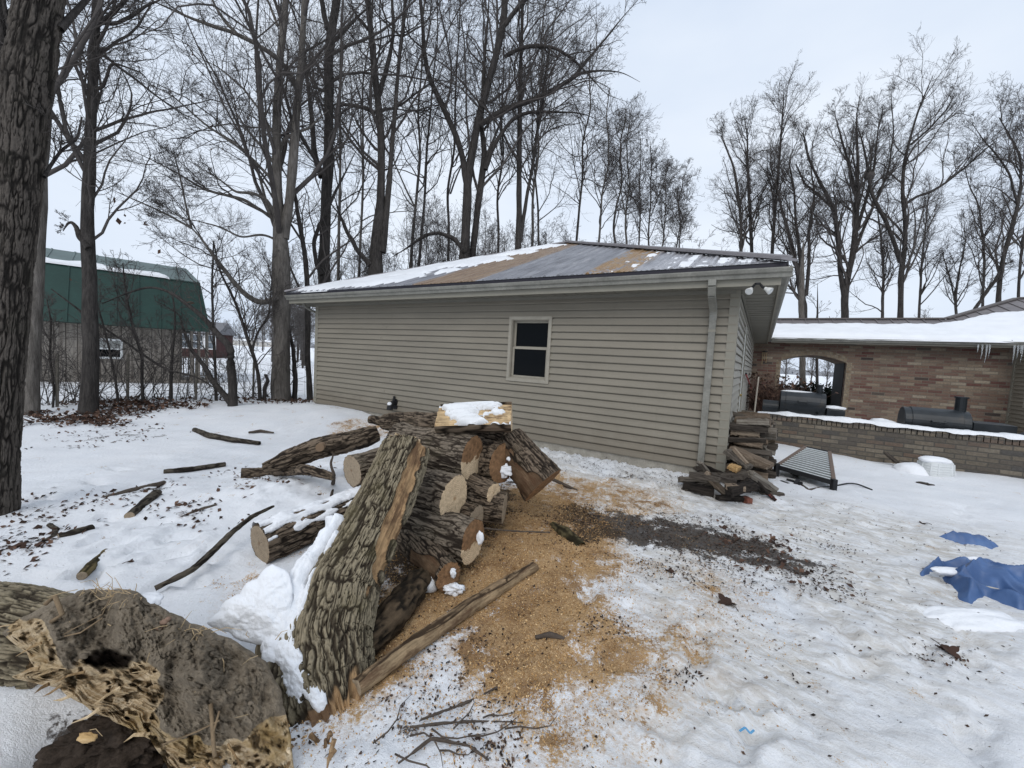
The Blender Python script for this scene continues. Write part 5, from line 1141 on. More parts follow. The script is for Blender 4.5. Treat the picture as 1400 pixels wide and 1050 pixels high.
# ---------------------------------------------------------------- sticks, planks, litter
r_, lg = branch('pole', 'long peeled pole lying across the sawdust in front of the pile', [(488, 948, None, 26), (560, 893, None, 25), (640, 838, None, 24), (690, 805, None, 20), (732, 779, None, 15)], bark_mat('pole_bark', (.26, .20, .135), (.07, .05, .035), (.12, .10, .06), .2, (.34, .245, .145)), 'pole', 111, 80, 260, .008, smoothbark=lambda th, t, s: sm(-.5, -.1, np.sin(th+.9)+.5*np.sin(t*11)*np.sin(t*4+1)))
branch('plank', 'rough weathered slab of wood between trunk and pole', [(490, 900, None, 34), (535, 852, None, 44), (574, 800, None, 34)], bark_mat('slab_bark', (.12, .09, .06), (.03, .024, .018), (.07, .06, .03), .3), 'slab', 112, 40, 60, .016)
S_ = [('long thin curved branch rising from the stump to the snowy log', [(212, 806, None, 7), (262, 780, 2.75, 8), (290, 755, 2.95, 9), (318, 727, 3.15, 7), (345, 706, 3.4, 6), (374, 692, 3.6, 3)], BARKS),
 ('dark bent branch on smooth snow near the far trees', [(266, 589, None, 6), (285, 597, None, 8), (320, 603, None, 7), (355, 607, None, 5)], BARKS),
 ('straight grey branch end poking from a snow bank', [(224, 646, None, 6), (262, 643, None, 7), (308, 636, None, 6)], BARKS),
 ('short thick cut piece of branch lying steeply in snow', [(177, 708, None, 11), (197, 692, None, 13), (214, 677, None, 12)], BARKS),
 ('short grey cut branch lying beside a hooked twig', [(80, 738, None, 11), (104, 732, None, 13), (126, 724, None, 10)], BARKS),
 ('hooked twig standing in snow by the big tree', [(58, 744, None, 6), (74, 735, None, 7), (77, 726, None, 7), (68, 719, None, 6)], BARKS),
 ('mossy rotten stick with a pale broken end near the stump', [(112, 790, None, 12), (124, 778, None, 14), (134, 766, None, 9), (145, 756, None, 8)], bark_mat('mossy_stick', (.17, .14, .08), (.04, .035, .02), (.12, .115, .04), .7)),
 ('dark flat stick on snow below the straight grey branch', [(140, 684, None, 7), (175, 675, None, 9), (225, 661, None, 6)], STICK),
 ('dark stick half sunk in snow in front of the limb', [(256, 706, None, 6), (278, 698, None, 7), (296, 692, None, 5)], STICK),
 ('thin bare stick on snow beside the slanting log', [(752, 655, None, 5), (772, 664, None, 4), (790, 672, None, 3)], STICK),
 ('thin dark wire like twig reaching over the sawdust', [(660, 722, 3.3, 2), (700, 726, 3.35, 2), (752, 728, 3.4, 2)], STICK),
 ('dark chip of bark lying on the sawdust', [(732, 872, None, 5), (752, 870, None, 9), (772, 874, None, 4)], STICK),
 ('chunk of mossy bark on brown ground right of the pile', [(755, 722, None, 12), (772, 735, None, 20), (795, 752, None, 15)], bark_mat('chunk_bark', (.14, .12, .07), (.035, .03, .018), (.1, .095, .04), .5)),
 ('forked twig lying in the snow at the bottom edge', [(560, 995, None, 3), (600, 990, None, 3), (648, 986, None, 3), (715, 988, None, 1.5)], STICK),
 ('crooked twig curling up from churned snow', [(545, 1045, None, 3), (590, 1010, None, 4), (640, 1020, None, 4), (668, 1040, None, 2)], STICK),
 ('slender twig crossing churned snow beside the pole', [(575, 985, None, 3), (640, 960, None, 3), (680, 940, None, 2)], STICK),
 ('upright twig with side shoots in front of the limb', [(455, 664, None, 5), (457, 650, 4.15, 4), (452, 634, 4.15, 3), (456, 620, 4.15, 2)], STICK),
 ('bent twig on the snow left of the oval log end', [(418, 668, None, 3), (435, 678, None, 4), (452, 682, None, 4), (455, 670, 4.1, 3)], STICK),
 ('thin dark stick near crest of the snow', [(340, 592, None, 3), (356, 590, None, 4), (374, 592, None, 2)], STICK),
 ('brown stick lying flat by the wire coil', [(1090, 660, None, 4), (1105, 672, None, 5), (1120, 668, None, 3)], STICK)]
for kx, (lb, pts, mt) in enumerate(S_): branch('stick', lb, pts, mt, 'stick', 120+kx, 18, 44, .004, caps=(kx in (3, 4, 6)))
# fine brushwood at the bottom edge
r = np.random.default_rng(140)
for kx in range(10):
    px, py = [(560, 1010), (590, 1000), (620, 1000), (540, 1035), (600, 1030), (640, 1010), (510, 1020), (660, 985), (690, 1000), (120, 690)][kx]
    a = G(px, py); an = r.uniform(-.6, .9); L = r.uniform(.12, .3); pts = [a+np.array([0, 0, .012])]
    for s_ in range(4): an += r.normal(0, .35); pts.append(pts[-1]+np.array([math.cos(an), math.sin(an), r.normal(.02, .12)])*L/4)
    for p in pts: p[2] = max(p[2], float(gz(p[0], p[1]))+.006)
    mb = MB(); mb.tube([p-pts[0]*[1, 1, 0] for p in pts], [.004, .0035, .003, .002, .001], 5); tw = mb.build('twig', STICK, None, smooth=True); tw.location = tuple(pts[0]*[1, 1, 0])
    tag(tw, 'thin dark twig in the churned snow at the foot of the pole' if kx < 9 else 'thin dark twig on open snow by the big tree', 'twig', 'fine twigs in the churned snow' if kx < 9 else None)
# big single leaves
def leaf(px, py, w, lb, seed):
    p = G(px, py); rr = np.random.default_rng(seed); n = 40; th = np.linspace(0, 2*math.pi, n, endpoint=False)
    rad = (.45+.35*np.abs(np.cos(2.5*th))**1.5+.12*np.abs(np.cos(7.5*th)))*w/2
    x = np.cos(th)*rad; y = np.sin(th)*rad; z = .012+.12*w*np.sin(th*2+seed)+.25*w*(rad/w)**2
    V = np.concatenate([np.stack([x, y, z], -1), [[0, 0, .006]], np.stack([x, y, z-.002], -1), [[0, 0, .004]]])
    tri = [(i, (i+1) % n, n) for i in range(n)]+[((i+1) % n+n+1, i+n+1, 2*n+1) for i in range(n)]
    o = add('dead_leaf', np_mesh('leaf', V, None, tri, attrs={'cv': np.full(len(V), rr.uniform(.2, .55))}), LEAF); o.location = (p[0], p[1], float(gfull(np.array([p[0]]), np.array([p[1]]))[0])); o.rotation_euler = (0, 0, seed)
    mb = MB(); mb.tube([(0, 0, .008), (-w*.5, .01, .02), (-w*.75, .03, .012)], .0025, 5); mb.build('leaf_stalk', STICK, o)
    tag(o, lb, 'leaf')
leaf(993, 830, .15, 'large brown lobed leaf lying on the trodden snow', 2)
leaf(1262, 714, .09, 'small dark leaf on snow near the blue tarp', 3)
leaf(1120, 655, .10, 'brown leaf beside the slatted panel', 4)
leaf(1295, 900, .13, 'dark leaf on snow in front of the crumpled tarp', 5)
leaf(915, 785, .08, 'curled brown leaf near the dark litter strip', 6)
leaf(20, 752, .10, 'brown leaf clump at the foot of the big tree', 7)
leaf(178, 772, .05, 'small red brown leaf alone on the left snow', 8)
leaf(1060, 745, .13, 'red brown leaf at the end of the dark litter strip', 9)
BLUE = plain('blue_plastic', (.10, .32, .55), .4, .4, .1)
p = G(1020, 1006); mb = MB()
for a, b in (((-.03, 0, .01), (.0, .012, .018)), ((0, .012, .018), (.012, -.008, .01)), ((.012, -.008, .01), (.035, .004, .015))): mb.beam(a, b, .008, .003)
o = mb.build('plastic_scrap', BLUE); o.location = tuple(p+np.array([0, 0, .01])); tag(o, 'tiny bright blue plastic scrap on trodden snow', 'litter')

# ---------------------------------------------------------------- firewood
def billet(L, w, h, seed, kind=0):
    rr = np.random.default_rng(seed); n = 12; m = 9
    if kind == 0: sec = np.array([(-.5, -.45), (-.1, -.5), (.45, -.48), (.5, -.2), (.25, .2), (.02, .5), (-.15, .42), (-.4, 0), (-.5, -.2)])
    else: sec = np.array([(-.5, -.5), (.0, -.52), (.5, -.5), (.52, .0), (.48, .5), (.1, .52), (-.3, .5), (-.5, .45), (-.52, 0)])
    V = []
    for i in range(n):
        t_ = i/(n-1); s_ = sec*[w, h]*(1+.10*rr.normal(0, 1, (m, 1))*.4)*(1+.08*math.sin(t_*3+seed)); off = np.array([0, .03*w*math.sin(t_*5+seed), .1*h*math.sin(t_*3.1+seed*2)])
        V.append(np.stack([np.full(m, (t_-.5)*L), s_[:, 0], s_[:, 1]], -1)+off+rr.normal(0, .0025, (m, 3)))
    V = np.concatenate(V); i = np.arange(n-1)[:, None]*m; j = np.arange(m)[None]; j2 = (j+1) % m
    Q = np.stack([i+j, i+j2, i+m+j2, i+m+j], -1).reshape(-1, 4)
    c0 = V[:m].mean(0); c1 = V[-m:].mean(0); b = len(V); V = np.concatenate([V, [c0, c1]])
    tri = [((k+1) % m, k, b) for k in range(m)]+[(b-m+k, b-m+(k+1) % m, b+1) for k in range(m)]
    return np_mesh('billet', V, Q, tri, smooth=False)
FWG = wood_mat('grey_split_wood', (.05, .042, .035), (.145, .125, .102), (.26, .235, .20))
BM = []
for kx in range(10):
    me = billet(.34+.035*(kx % 5), .085+.022*(kx % 3), .07+.012*(kx % 4), kx, kx % 2); me.materials.append((FW, FWG, FW, FWG, FWD_)[kx % 5]); BM.append(me)
r = random.Random(9)
gw = float(gz(*(RC+AX*.3+AY*.8)[:2]))
ROWS = 12; CNT = 0
place_words = ['bottom', 'second', 'third', 'fourth', 'fifth', 'sixth', 'seventh', 'eighth', 'ninth', 'tenth', 'eleventh', 'top']
for lv in range(ROWS):
    ncol = 15 if lv < 9 else (12 if lv == 9 else 9)
    for c_ in range(ncol):
        me = BM[r.randrange(10)]; o = bpy.data.objects.new('firewood', me); col.objects.link(o)
        a = .27+r.uniform(-.07, .10); b = .15+c_*.112+r.uniform(-.03, .02)+(.05 if lv % 2 else 0); z = gw-.02+.045+lv*.077+r.uniform(-.012, .012)
        o.location = tuple(GP(a, b, z)); o.rotation_euler = (r.uniform(-.5, .5)+(0, math.pi)[r.randrange(2)], r.uniform(-.12, .12), -TH_+r.uniform(-.3, .3))
        front = c_ == 0
        tag(o, 'split log in the %s layer of the firewood stack%s' % (place_words[lv], ', at its near end' if front else ', behind the near end'), 'firewood', 'firewood stacked along the garage side'); CNT += 1
def plank_px(name, label, a, b, w, h, mat, cat='firewood', grp='loose wood heaped at the garage corner', up=(0, 0, 1)):
    A, B = [(PX(*q) if q[2] is not None else G(q[0], q[1], h*.45)) for q in (a, b)]; L = np.linalg.norm(B-A); me = billet(L, w, h, int(a[0]), 1); me.materials.append(mat)
    o = add(name, me, None); t_ = (B-A)/L; o.location = tuple((A+B)/2); o.rotation_euler = Vector(t_).to_track_quat('X', 'Z').to_euler(); return tag(o, label, cat, grp)
for lb, a, b, w, h, mt in (
 ('wide split plank sliding off the stack toward the slatted panel', (1000, 613, 5.35), (1056, 636, 5.0), .16, .05, FW),
 ('grey split piece leaning down from the corner trim', (995, 616, 5.2), (1025, 640, 4.95), .12, .06, FWG),
 ('narrow pale split stick leaning beside the corner', (1003, 614, 5.15), (1022, 634, 4.95), .045, .04, FW),
 ('short bright yellow split block in the heap', (998, 636, 4.98), (1010, 643, 4.9), .09, .07, FWY),
 ('long dark board with a red painted end sloping to the snow', (1012, 636, 5.0), (1058, 683, None), .07, .035, FWD_),
 ('grey weathered rail lying outermost on the right of the heap', (1027, 646, 4.95), (1061, 669, None), .06, .05, FWG),
 ('second grey rail under the outermost one', (1024, 650, 4.9), (1058, 673, None), .06, .05, FWG),
 ('dark wet rail beneath the two grey ones', (1020, 655, 4.85), (1050, 675, None), .06, .05, FWD_),
 ('dark board end sticking out to the right at snow level', (1040, 676, None), (1070, 676, None), .06, .05, FWG),
 ('thin board leaning against the foot of the downspout', (957, 632, 5.0), (985, 668, None), .07, .03, FWG),
 ('tan faced thick board sloping in front of the corner', (966, 647, 4.9), (992, 675, None), .06, .07, FW),
 ('black rotten log at the left end of the heap', (934, 664, None), (976, 672, None), .12, .10, FWD_),
 ('black wet slab above the rotten log', (942, 648, 5.0), (985, 656, 4.85), .10, .06, FWD_),
 ('dark split piece across the middle of the heap', (972, 650, 4.9), (1006, 660, 4.8), .09, .07, FWD_),
 ('dark split piece lying under the yellow block', (985, 652, 4.95), (1020, 648, 4.9), .09, .08, FWD_),
 ('brown split piece low in the middle of the heap', (992, 664, 4.75), (1018, 668, 4.7), .08, .06, FW),
 ('dark wet board along the front of the heap', (980, 680, None), (1024, 683, None), .08, .05, FWD_),
 ('black slab filling the front of the heap', (996, 672, 4.7), (1030, 664, 4.75), .12, .10, FWD_),
 ('grey split wedge standing in the heap by the stack', (1008, 640, 5.1), (1030, 652, 4.95), .10, .09, FWG),
 ('reddish broken brick coloured block at the front of the heap', (1018, 684, None), (1026, 684, None), .07, .06, plain('red_wood', (.20, .075, .05)))):
    plank_px('firewood', lb, a, b, w, h, mt)
rr = random.Random(77)
for kx in range(16):
    g0 = G(rr.uniform(950, 1040), rr.uniform(662, 676)); lift = rr.uniform(.03, .20); an = rr.uniform(-.9, .5); L = rr.uniform(.25, .5)
    d_ = np.array([math.cos(an), math.sin(an), 0])*L/2; me = billet(L, rr.uniform(.06, .10), rr.uniform(.05, .08), 200+kx, kx % 2); me.materials.append((FWD_, FWG, FWD_, FW)[kx % 4])
    g0 = g0+np.array([.02, .12+lift*.6, lift]); o = add('firewood', me, None); o.location = tuple(g0); o.rotation_euler = (rr.uniform(0, 3), rr.uniform(-.35, .35), an)
    tag(o, 'dark split piece tumbled in the loose heap at the garage corner', 'firewood', 'loose wood heaped at the garage corner')
o = [x for x in col.objects if x.get('label') == 'long dark board with a red painted end sloping to the snow'][0]
A0_ = PX(1012, 636, 5.0); B0_ = G(1058, 683, .035*.45); A, B = A0_+(B0_-A0_)*.80, A0_+(B0_-A0_)*1.006; L = np.linalg.norm(B-A); me = billet(L, .074, .039, 3, 1); me.materials.append(plain('dark_red_paint', (.13, .03, .025)))
e = add('painted_end', me, None); bpy.context.view_layer.update()
mw = Matrix.Translation(Vector((A+B)/2)) @ Vector((B-A)/L).to_track_quat('X', 'Z').to_matrix().to_4x4(); e.parent = o; e.matrix_parent_inverse = Matrix.Identity(4); e.matrix_basis = (Matrix.Translation(o.location) @ o.rotation_euler.to_matrix().to_4x4()).inverted() @ mw

# ---------------------------------------------------------------- slatted metal panel in the snow
c4 = [G(1062, 638, .16), G(1101, 612, .26), G(1134, 619, .24), G(1140, 660, .12)]
o_ = np.mean(c4, 0)*[1, 1, 0]; pn = thing('slatted_panel', 'brown framed slatted metal panel lying tilted in the snow', 'panel', o_)
GALV = plain('galvanised', (.56, .58, .57), .4, .5, .08, 8, metal=.5); FR = plain('brown_frame', (.16, .115, .09), .6, .3, .2)
A, B, C_, D_ = [q-o_ for q in c4]
for a, b, w in ((A, B, .045), (B, C_, .03), (C_, D_, .05), (D_, A, .03)):
    mb = MB(); mb.beam(a, b, w, .06); mb.build('frame_rail', FR if w > .04 else BLK, pn, .004)
for kx in range(13):
    f = (kx+.6)/13.2; a = A*(1-f)+B*f; b = D_*(1-f)+C_*f; mb = MB(); mb.beam(a+(0, 0, .012), b+(0, 0, .012), .038, .012, up=(0, -.35, 1)); mb.build('slat', GALV, pn)
mb = MB(); mb.poly([A-(0, 0, .02), D_-(0, 0, .02), C_-(0, 0, .02), B-(0, 0, .02), A-(0, 0, .04), D_-(0, 0, .04), C_-(0, 0, .04), B-(0, 0, .04)], [(0, 1, 2, 3), (7, 6, 5, 4), (0, 4, 5, 1), (1, 5, 6, 2), (2, 6, 7, 3), (3, 7, 4, 0)]); mb.build('shade_backing', plain('gap_shade', (.09, .095, .09), .8, .2, .3, 9), pn)  # sheet added below the slats, shade of the gaps put into its colour
for q in (A, D_):
    mb = MB(); mb.beam(q+(0, 0, .05), q-(0, 0, .16), .06, .06, up=(0, 1, 0)); mb.build('foot', BLK, pn)
for lb, pts in (('thin black wire looping from the slatted panel over the snow', [(1098, 668, None, 2), (1120, 667, None, 2), (1140, 665, None, 2), (1160, 661, None, 2), (1172, 662, None, 2), (1192, 670, None, 2)]),): branch('wire', lb, pts, BLK, 'wire', 150, 8, 40, 0, caps=False)
mb = MB(); rr = random.Random(3)
for kx in range(9):
    a = G(1086+rr.uniform(-8, 8), 658+rr.uniform(-8, 8)); a = a-o_+(0, 0, rr.uniform(.01, .05)); mb.beam(a, a+np.array([rr.uniform(-.1, .1), rr.uniform(-.1, .1), rr.uniform(-.02, .04)]), .05, .02)
sc_ = mb.build('scrap_bits', BLK); sc_.location = tuple(o_); tag(sc_, 'black broken scrap bits on snow below the slatted panel', 'scrap')
# slanting stick and board near the patio wall
plank_px('board', 'short dark board stuck in the snow against the low brick wall', (1211, 619, 7.6), (1226, 632, 7.35), .08, .03, FWD_, 'board', None)
plank_px('board', 'thin dark board end at the foot of the low brick wall', (1160, 624, 8.2), (1173, 629, 8.0), .06, .03, FWD_, 'board', None)
plank_px('board', 'dark pointed board end lying flat in front of the white basket', (1256, 659, None), (1274, 664, None), .12, .02, FWD_, 'board', None)

# ---------------------------------------------------------------- white basket half buried
p = G(1278, 646); bk_ = thing('basket', 'upturned white plastic basket half buried with snow on top', 'basket', p-np.array([0, 0, .04])); bw = .20
WPL = plain('white_plastic', (.62, .64, .64), .4, .4, .04)
n = 40; th = np.linspace(0, 2*math.pi, n, endpoint=False); V = []; ca, sa = np.cos(th), np.sin(th)
sx = np.sign(ca)*np.abs(ca)**.6*bw*1.15; sy = np.sign(sa)*np.abs(sa)**.6*bw*.85
for z, s_ in ((0, 1.), (.22, .92), (.24, .88), (.24, .0)): V.append(np.stack([sx*s_, sy*s_, np.full(n, z)], -1))
i = np.arange(3)[:, None]*n; j = np.arange(n)[None]; j2 = (j+1) % n
add('tub', np_mesh('tub', np.concatenate(V), np.stack([i+j, i+j2, i+n+j2, i+n+j], -1).reshape(-1, 4)), WPL, bk_)
mb = MB()
for z in (.06, .10, .14, .18):
    s_ = 1-.08*z/.22+.012; pts = [(sx[k]*s_, sy[k]*s_, z) for k in list(range(n))+[0]]
    mb.tube(pts, .007, 5, cap=False)
for k in range(0, n, 4): mb.tube([(sx[k]*1.01, sy[k]*1.01, .03), (sx[k]*.94, sy[k]*.94, .21)], .009, 5)
mb.build('ribs', plain('white_ribs', (.70, .72, .72), .4, .4, .03), bk_)
add_ = lump('snow_cover', (-.02, 0, .25), (bw*1.15, bw*.85, .065), SNOW, bk_, 4, 20, .12)
tag(lump('snow_drift', G(1258, 644)+np.array([.0, .08, -.03]), (.32, .26, .15), SNOW, None, 5, 22, .15), 'smooth snow drift heaped against left side of the white basket', 'snow drift')

# ---------------------------------------------------------------- blue tarp
t = NT('blue_tarp', .42, .4); o = t.obj(); c = t.ramp(t.noise(o, 4, 4), [(.3, (.04, .085, .20)), (.6, (.075, .145, .31)), (.8, (.14, .22, .38))])
TARP = t.done(c, t.bump(t.noise(o, 30, 4), .35, .01))
def cloth(name, label, outline, peaks, amp, seed, base=.02, nn=120):
    outs = outline if isinstance(outline[0], list) else [outline]; PS = [np.array([G(*q) for q in u]) for u in outs]; P = np.concatenate(PS); o_ = P.mean(0)*[1, 1, 0]; lo, hi = P[:, :2].min(0)-.1, P[:, :2].max(0)+.1
    X, Y = np.meshgrid(np.linspace(lo[0], hi[0], nn), np.linspace(lo[1], hi[1], nn)); d = np.maximum.reduce([sdf(X, Y, u[:, :2]) for u in PS])
    w = xy3(X, Y, 1.); fold = np.abs(noise3(xy3(X*.9+Y*.5, Y*2.6-X*1.3, 2.2)+.3*noise3(w*3, seed+3)[..., None], seed)); f3 = np.abs(noise3(xy3(X*2.2+Y*3.1, Y*1.2-X*4.6, 2.)+.5*noise3(w*5, seed+7)[..., None], seed+8)); Z = gz(X, Y)+base+amp*(1-fold*2.4)+.45*amp*(1-f3*2.5)+.25*amp*(1-np.abs(noise3(w*6.5, seed+1))*2)
    for px, py, hgt, rd in peaks: q = G(px, py); Z = Z+hgt*ga(X, Y, q[0], q[1], rd, rd*.6, -.5)
    edge = sm(-.02, .10, d); Z = Z*edge+(gz(X, Y)-.05)*(1-edge)
    i = np.arange(nn-1)[:, None]*nn; j = np.arange(nn-1)[None]; Qs = np.stack([i+j, i+j+1, i+nn+j+1, i+nn+j], -1).reshape(-1, 4); kp = (d.ravel()[Qs] > -.03).sum(1) >= 3; Qs = Qs[kp]; used, inv = np.unique(Qs, return_inverse=True)
    V = (np.stack([X, Y, Z], -1)-o_).reshape(-1, 3)[used]
    o = add(name, np_mesh(name, V, inv.reshape(-1, 4)), TARP); o.location = tuple(o_); m = o.modifiers.new('thickness', 'SOLIDIFY'); m.thickness = .004
    return tag(o, label, 'tarp'), o_
tp, to = cloth('tarp', 'crumpled dark blue tarp half buried in snow at the right', [[(1284, 783), (1320, 778), (1365, 780), (1420, 796), (1500, 830), (1500, 880), (1410, 845), (1380, 832), (1350, 818), (1330, 824), (1312, 814), (1298, 800)], [(1253, 780), (1274, 764), (1310, 766), (1348, 777), (1330, 779), (1300, 773), (1276, 777), (1262, 788)], [(1356, 777), (1390, 776), (1440, 782), (1440, 800), (1400, 788)]], [(1340, 790, .05, .22), (1400, 806, .06, .25), (1275, 770, .03, .12)], .07, 161, .03, 220)
cloth('tarp', 'narrow strip of blue tarp showing through snow behind the bigger one', [(1270, 731), (1300, 730), (1340, 735), (1392, 750), (1360, 750), (1330, 744), (1296, 738)], [(1320, 738, .03, .3)], .03, 171)
for kx, (px, py, a) in enumerate(((1300, 790, (.16, .05, .03)), (1335, 772, (.10, .03, .02)))):
    lump('snow_cover', G(px, py)+np.array([0, 0, .05])-to, a, SNOW, tp, kx+3, 16, .35)
tag(lump('snow_drift', G(1325, 842)+np.array([.0, -.05, -.05]), (.40, .16, .11), SNOW, None, 6, 40, .3), 'rounded snow drift along the front edge of the crumpled tarp', 'snow drift')
mb = MB(); q = G(1356, 812); pts = [q+np.array([math.cos(a)*.09, math.sin(a)*.06, .02]) for a in np.linspace(0, 2*math.pi, 24)]; mb.tube([p-q*[1, 1, 0] for p in pts], .011, 8); o = mb.build('bucket_rim', plain('dirty_white', (.5, .46, .40))); o.location = tuple(q*[1, 1, 0]); tag(o, 'pale round rim peeping from folds of the crumpled tarp', 'bucket')

# ---------------------------------------------------------------- green roofed barn behind the trees
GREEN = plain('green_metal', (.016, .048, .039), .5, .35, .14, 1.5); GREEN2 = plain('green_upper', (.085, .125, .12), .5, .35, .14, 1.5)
t = NT('grey_boards', .9, .15); o = t.obj(); v = t.map(o, (1, 1, .07)); sxo = t.n('SeparateXYZ', Vector=o).node.outputs
bd = t.math('FRACT', t.math('MULTIPLY', sxo[0], 3.6)); line = t.math('MULTIPLY', t.step(bd, .0, .08), t.step(t.math('SUBTRACT', 1., bd), .0, .05))
c = t.ramp(t.noise(v, 9, 5, .65), [(.3, (.16, .14, .12)), (.55, (.265, .24, .21)), (.75, (.36, .33, .29))]); c = t.mix(line, (.045, .038, .032), c)
BOARDS = t.done(c, t.bump(line, .6, .02))
a0, a1 = PX(62, 521, 13.8), PX(246, 526, 16.2)
bx = (a1-a0)*[1, 1, 0]; bl_ = np.linalg.norm(bx); bx /= bl_; by = np.array([-bx[1], bx[0], 0]); ang = math.atan2(bx[1], bx[0]); gb = -.12
bo = np.array([a1[0], a1[1], gb]); barn = thing('barn', 'grey board barn with dark green gambrel roof dusted with snow', 'barn', bo, ang)
BL = 9.0; BW = 5.4
zz = lambda px, py: on_plane(px, py, bo, by)
we = zz(246, 456)[2]-gb; print('barn', a0, a1, bl_, 'wall h', we)
def bp(px, py, b=0.):
    p = on_plane(px, py, bo+by*b, by)-bo; return float(p @ bx), float(p[2])
WH = bp(200, 449)[1]+.05; RX1 = bp(288, 455, -.5)[0]; k1 = bp(278, 387, .55); k2 = bp(267, 366, 2.0); print('barn', WH, RX1, k1, k2)
mb = MB(); mb.box((-BL, 0, -.3), (0, BW, WH+.2)); mb.build('board_wall', BOARDS, barn)
mb = MB(); mb.poly([(0.001, 0, WH), (.001, BW, WH), (.001, BW-.55, k1[1]), (.001, BW/2+.7, k2[1]), (.001, BW/2-.7, k2[1]), (.001, .55, k1[1])], [(0, 1, 2, 3, 4, 5)]); mb.build('gable', BOARDS, barn)
re = RX1+.0; mb = MB()
ev = (-.5, WH-.02)
mb.poly([(-BL, ev[0], ev[1]), (re, ev[0], ev[1]), (re-.25, .55, k1[1]), (-BL, .55, k1[1])], [(0, 1, 2, 3)]); mb.poly([(-BL, BW+.5, ev[1]), (re, BW+.5, ev[1]), (re-.25, BW-.55, k1[1]), (-BL, BW-.55, k1[1])], [(3, 2, 1, 0)])
mb.poly([(-BL, ev[0], ev[1]), (re, ev[0], ev[1]), (re, 0, ev[1]-.02), (-BL, 0, ev[1]-.02)], [(3, 2, 1, 0)])
k = -BL
while k < re-.3: mb.beam((k, ev[0]-.012, ev[1]), (k, .55-.012, k1[1]), .05, .03, up=(0, 1, 0)); k += .6
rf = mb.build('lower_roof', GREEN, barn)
mb = MB(); mb.poly([(-BL, .55, k1[1]), (re-.25, .55, k1[1]), (re-.55, BW/2, k2[1]+.0), (-BL, BW/2, k2[1])], [(0, 1, 2, 3)]); mb.poly([(-BL, BW-.55, k1[1]), (re-.25, BW-.55, k1[1]), (re-.55, BW/2, k2[1]), (-BL, BW/2, k2[1])], [(3, 2, 1, 0)])
k = -BL
while k < re-.6: mb.beam((k, .55, k1[1]+.01), (k, BW/2, k2[1]+.01), .05, .03); k += .6
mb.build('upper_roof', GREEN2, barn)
n, m = 120, 14; xs1 = np.linspace(-BL, re-.3, n); T = np.linspace(0, 1, m)[:, None]; f = fbm(xy3(xs1*1.2, xs1*0), 4, 181); wid = np.clip(.55+.45*f, .15, 1.1)*np.interp(xs1, [-BL, -4, -.5, re-.3], [.5, 1.1, .8, .3])
Ys = .55-.06+T*wid[None]; Xs = np.repeat(xs1[None], m, 0); sl2 = (k2[1]-k1[1])/(BW/2-.55); th = (.10*np.clip(np.minimum(T*8, (1-T)*6), 0, 1)**.5*(1+.4*fbm(xy3(Xs*2, Ys*2), 2, 182))+.03)*sm(-.22, -.08, fbm(xy3(Xs*.8, Ys*1.4), 3, 183)+.05)-.03; Zs = k1[1]+(np.maximum(Ys, .55)-.55)*sl2+th-.01
i = np.arange(m-1)[:, None]*n; j = np.arange(n-1)[None]; add('roof_snow', np_mesh('snow', np.stack([Xs, Ys, Zs], -1), np.stack([i+j, i+j+1, i+n+j+1, i+n+j], -1).reshape(-1, 4)), SNOW, rf)
w0, w1 = bp(130, 462), bp(168, 491); 
mb = MB(); x0_, x1_, z0_, z1_ = w0[0], w1[0], w1[1], w0[1]
for a, b in (((x0_, -.05, z0_), (x0_+.07, -.003, z1_)), ((x1_-.07, -.05, z0_), (x1_, -.003, z1_)), ((x0_+.07, -.05, z0_), (x1_-.07, -.003, z0_+.07)), ((x0_+.07, -.05, z1_-.07), (x1_-.07, -.003, z1_)), ((x0_+.07, -.04, (z0_+z1_)/2-.03), (x1_-.07, -.003, (z0_+z1_)/2+.03))): mb.box(a, b)
bw_ = mb.build('window', plain('white_frame', (.68, .70, .70)), barn)
mb = MB(); zm_ = (z0_+z1_)/2; mb.box((x0_+.07, -.02, zm_+.03), (x1_-.07, -.004, z1_-.07)); mb.build('upper_pane', plain('pale_pane', (.30, .31, .30), .15, .5, .1), bw_); mb = MB(); mb.box((x0_+.07, -.02, z0_+.07), (x1_-.07, -.004, zm_-.03)); mb.build('lower_pane', GLASS, bw_)
# porch under the overhang at the right end
for px in (247, 262, 272, 283):
    q = bp(px, 520); mb = MB(); mb.box((q[0]-.05, .1, -.1), (q[0]+.05, .2, WH)); mb.build('porch_post', BOARDS, barn)
mb = MB(); q0, q1 = bp(246, 0)[0], bp(284, 0)[0]
mb.box((.02, -.2, -.05), (q1+.1, 2.2, .12)); dk = mb.build('porch_deck', BOARDS, barn); mb = MB()
for z in (.28, 1.0): mb.box((.05, .12, z), (q1, .17, z+.06))
k = .1
while k < q1: mb.box((k, .125, .34), (k+.04, .165, 1.0)); k += .16
mb.build('railing', BOARDS, barn)

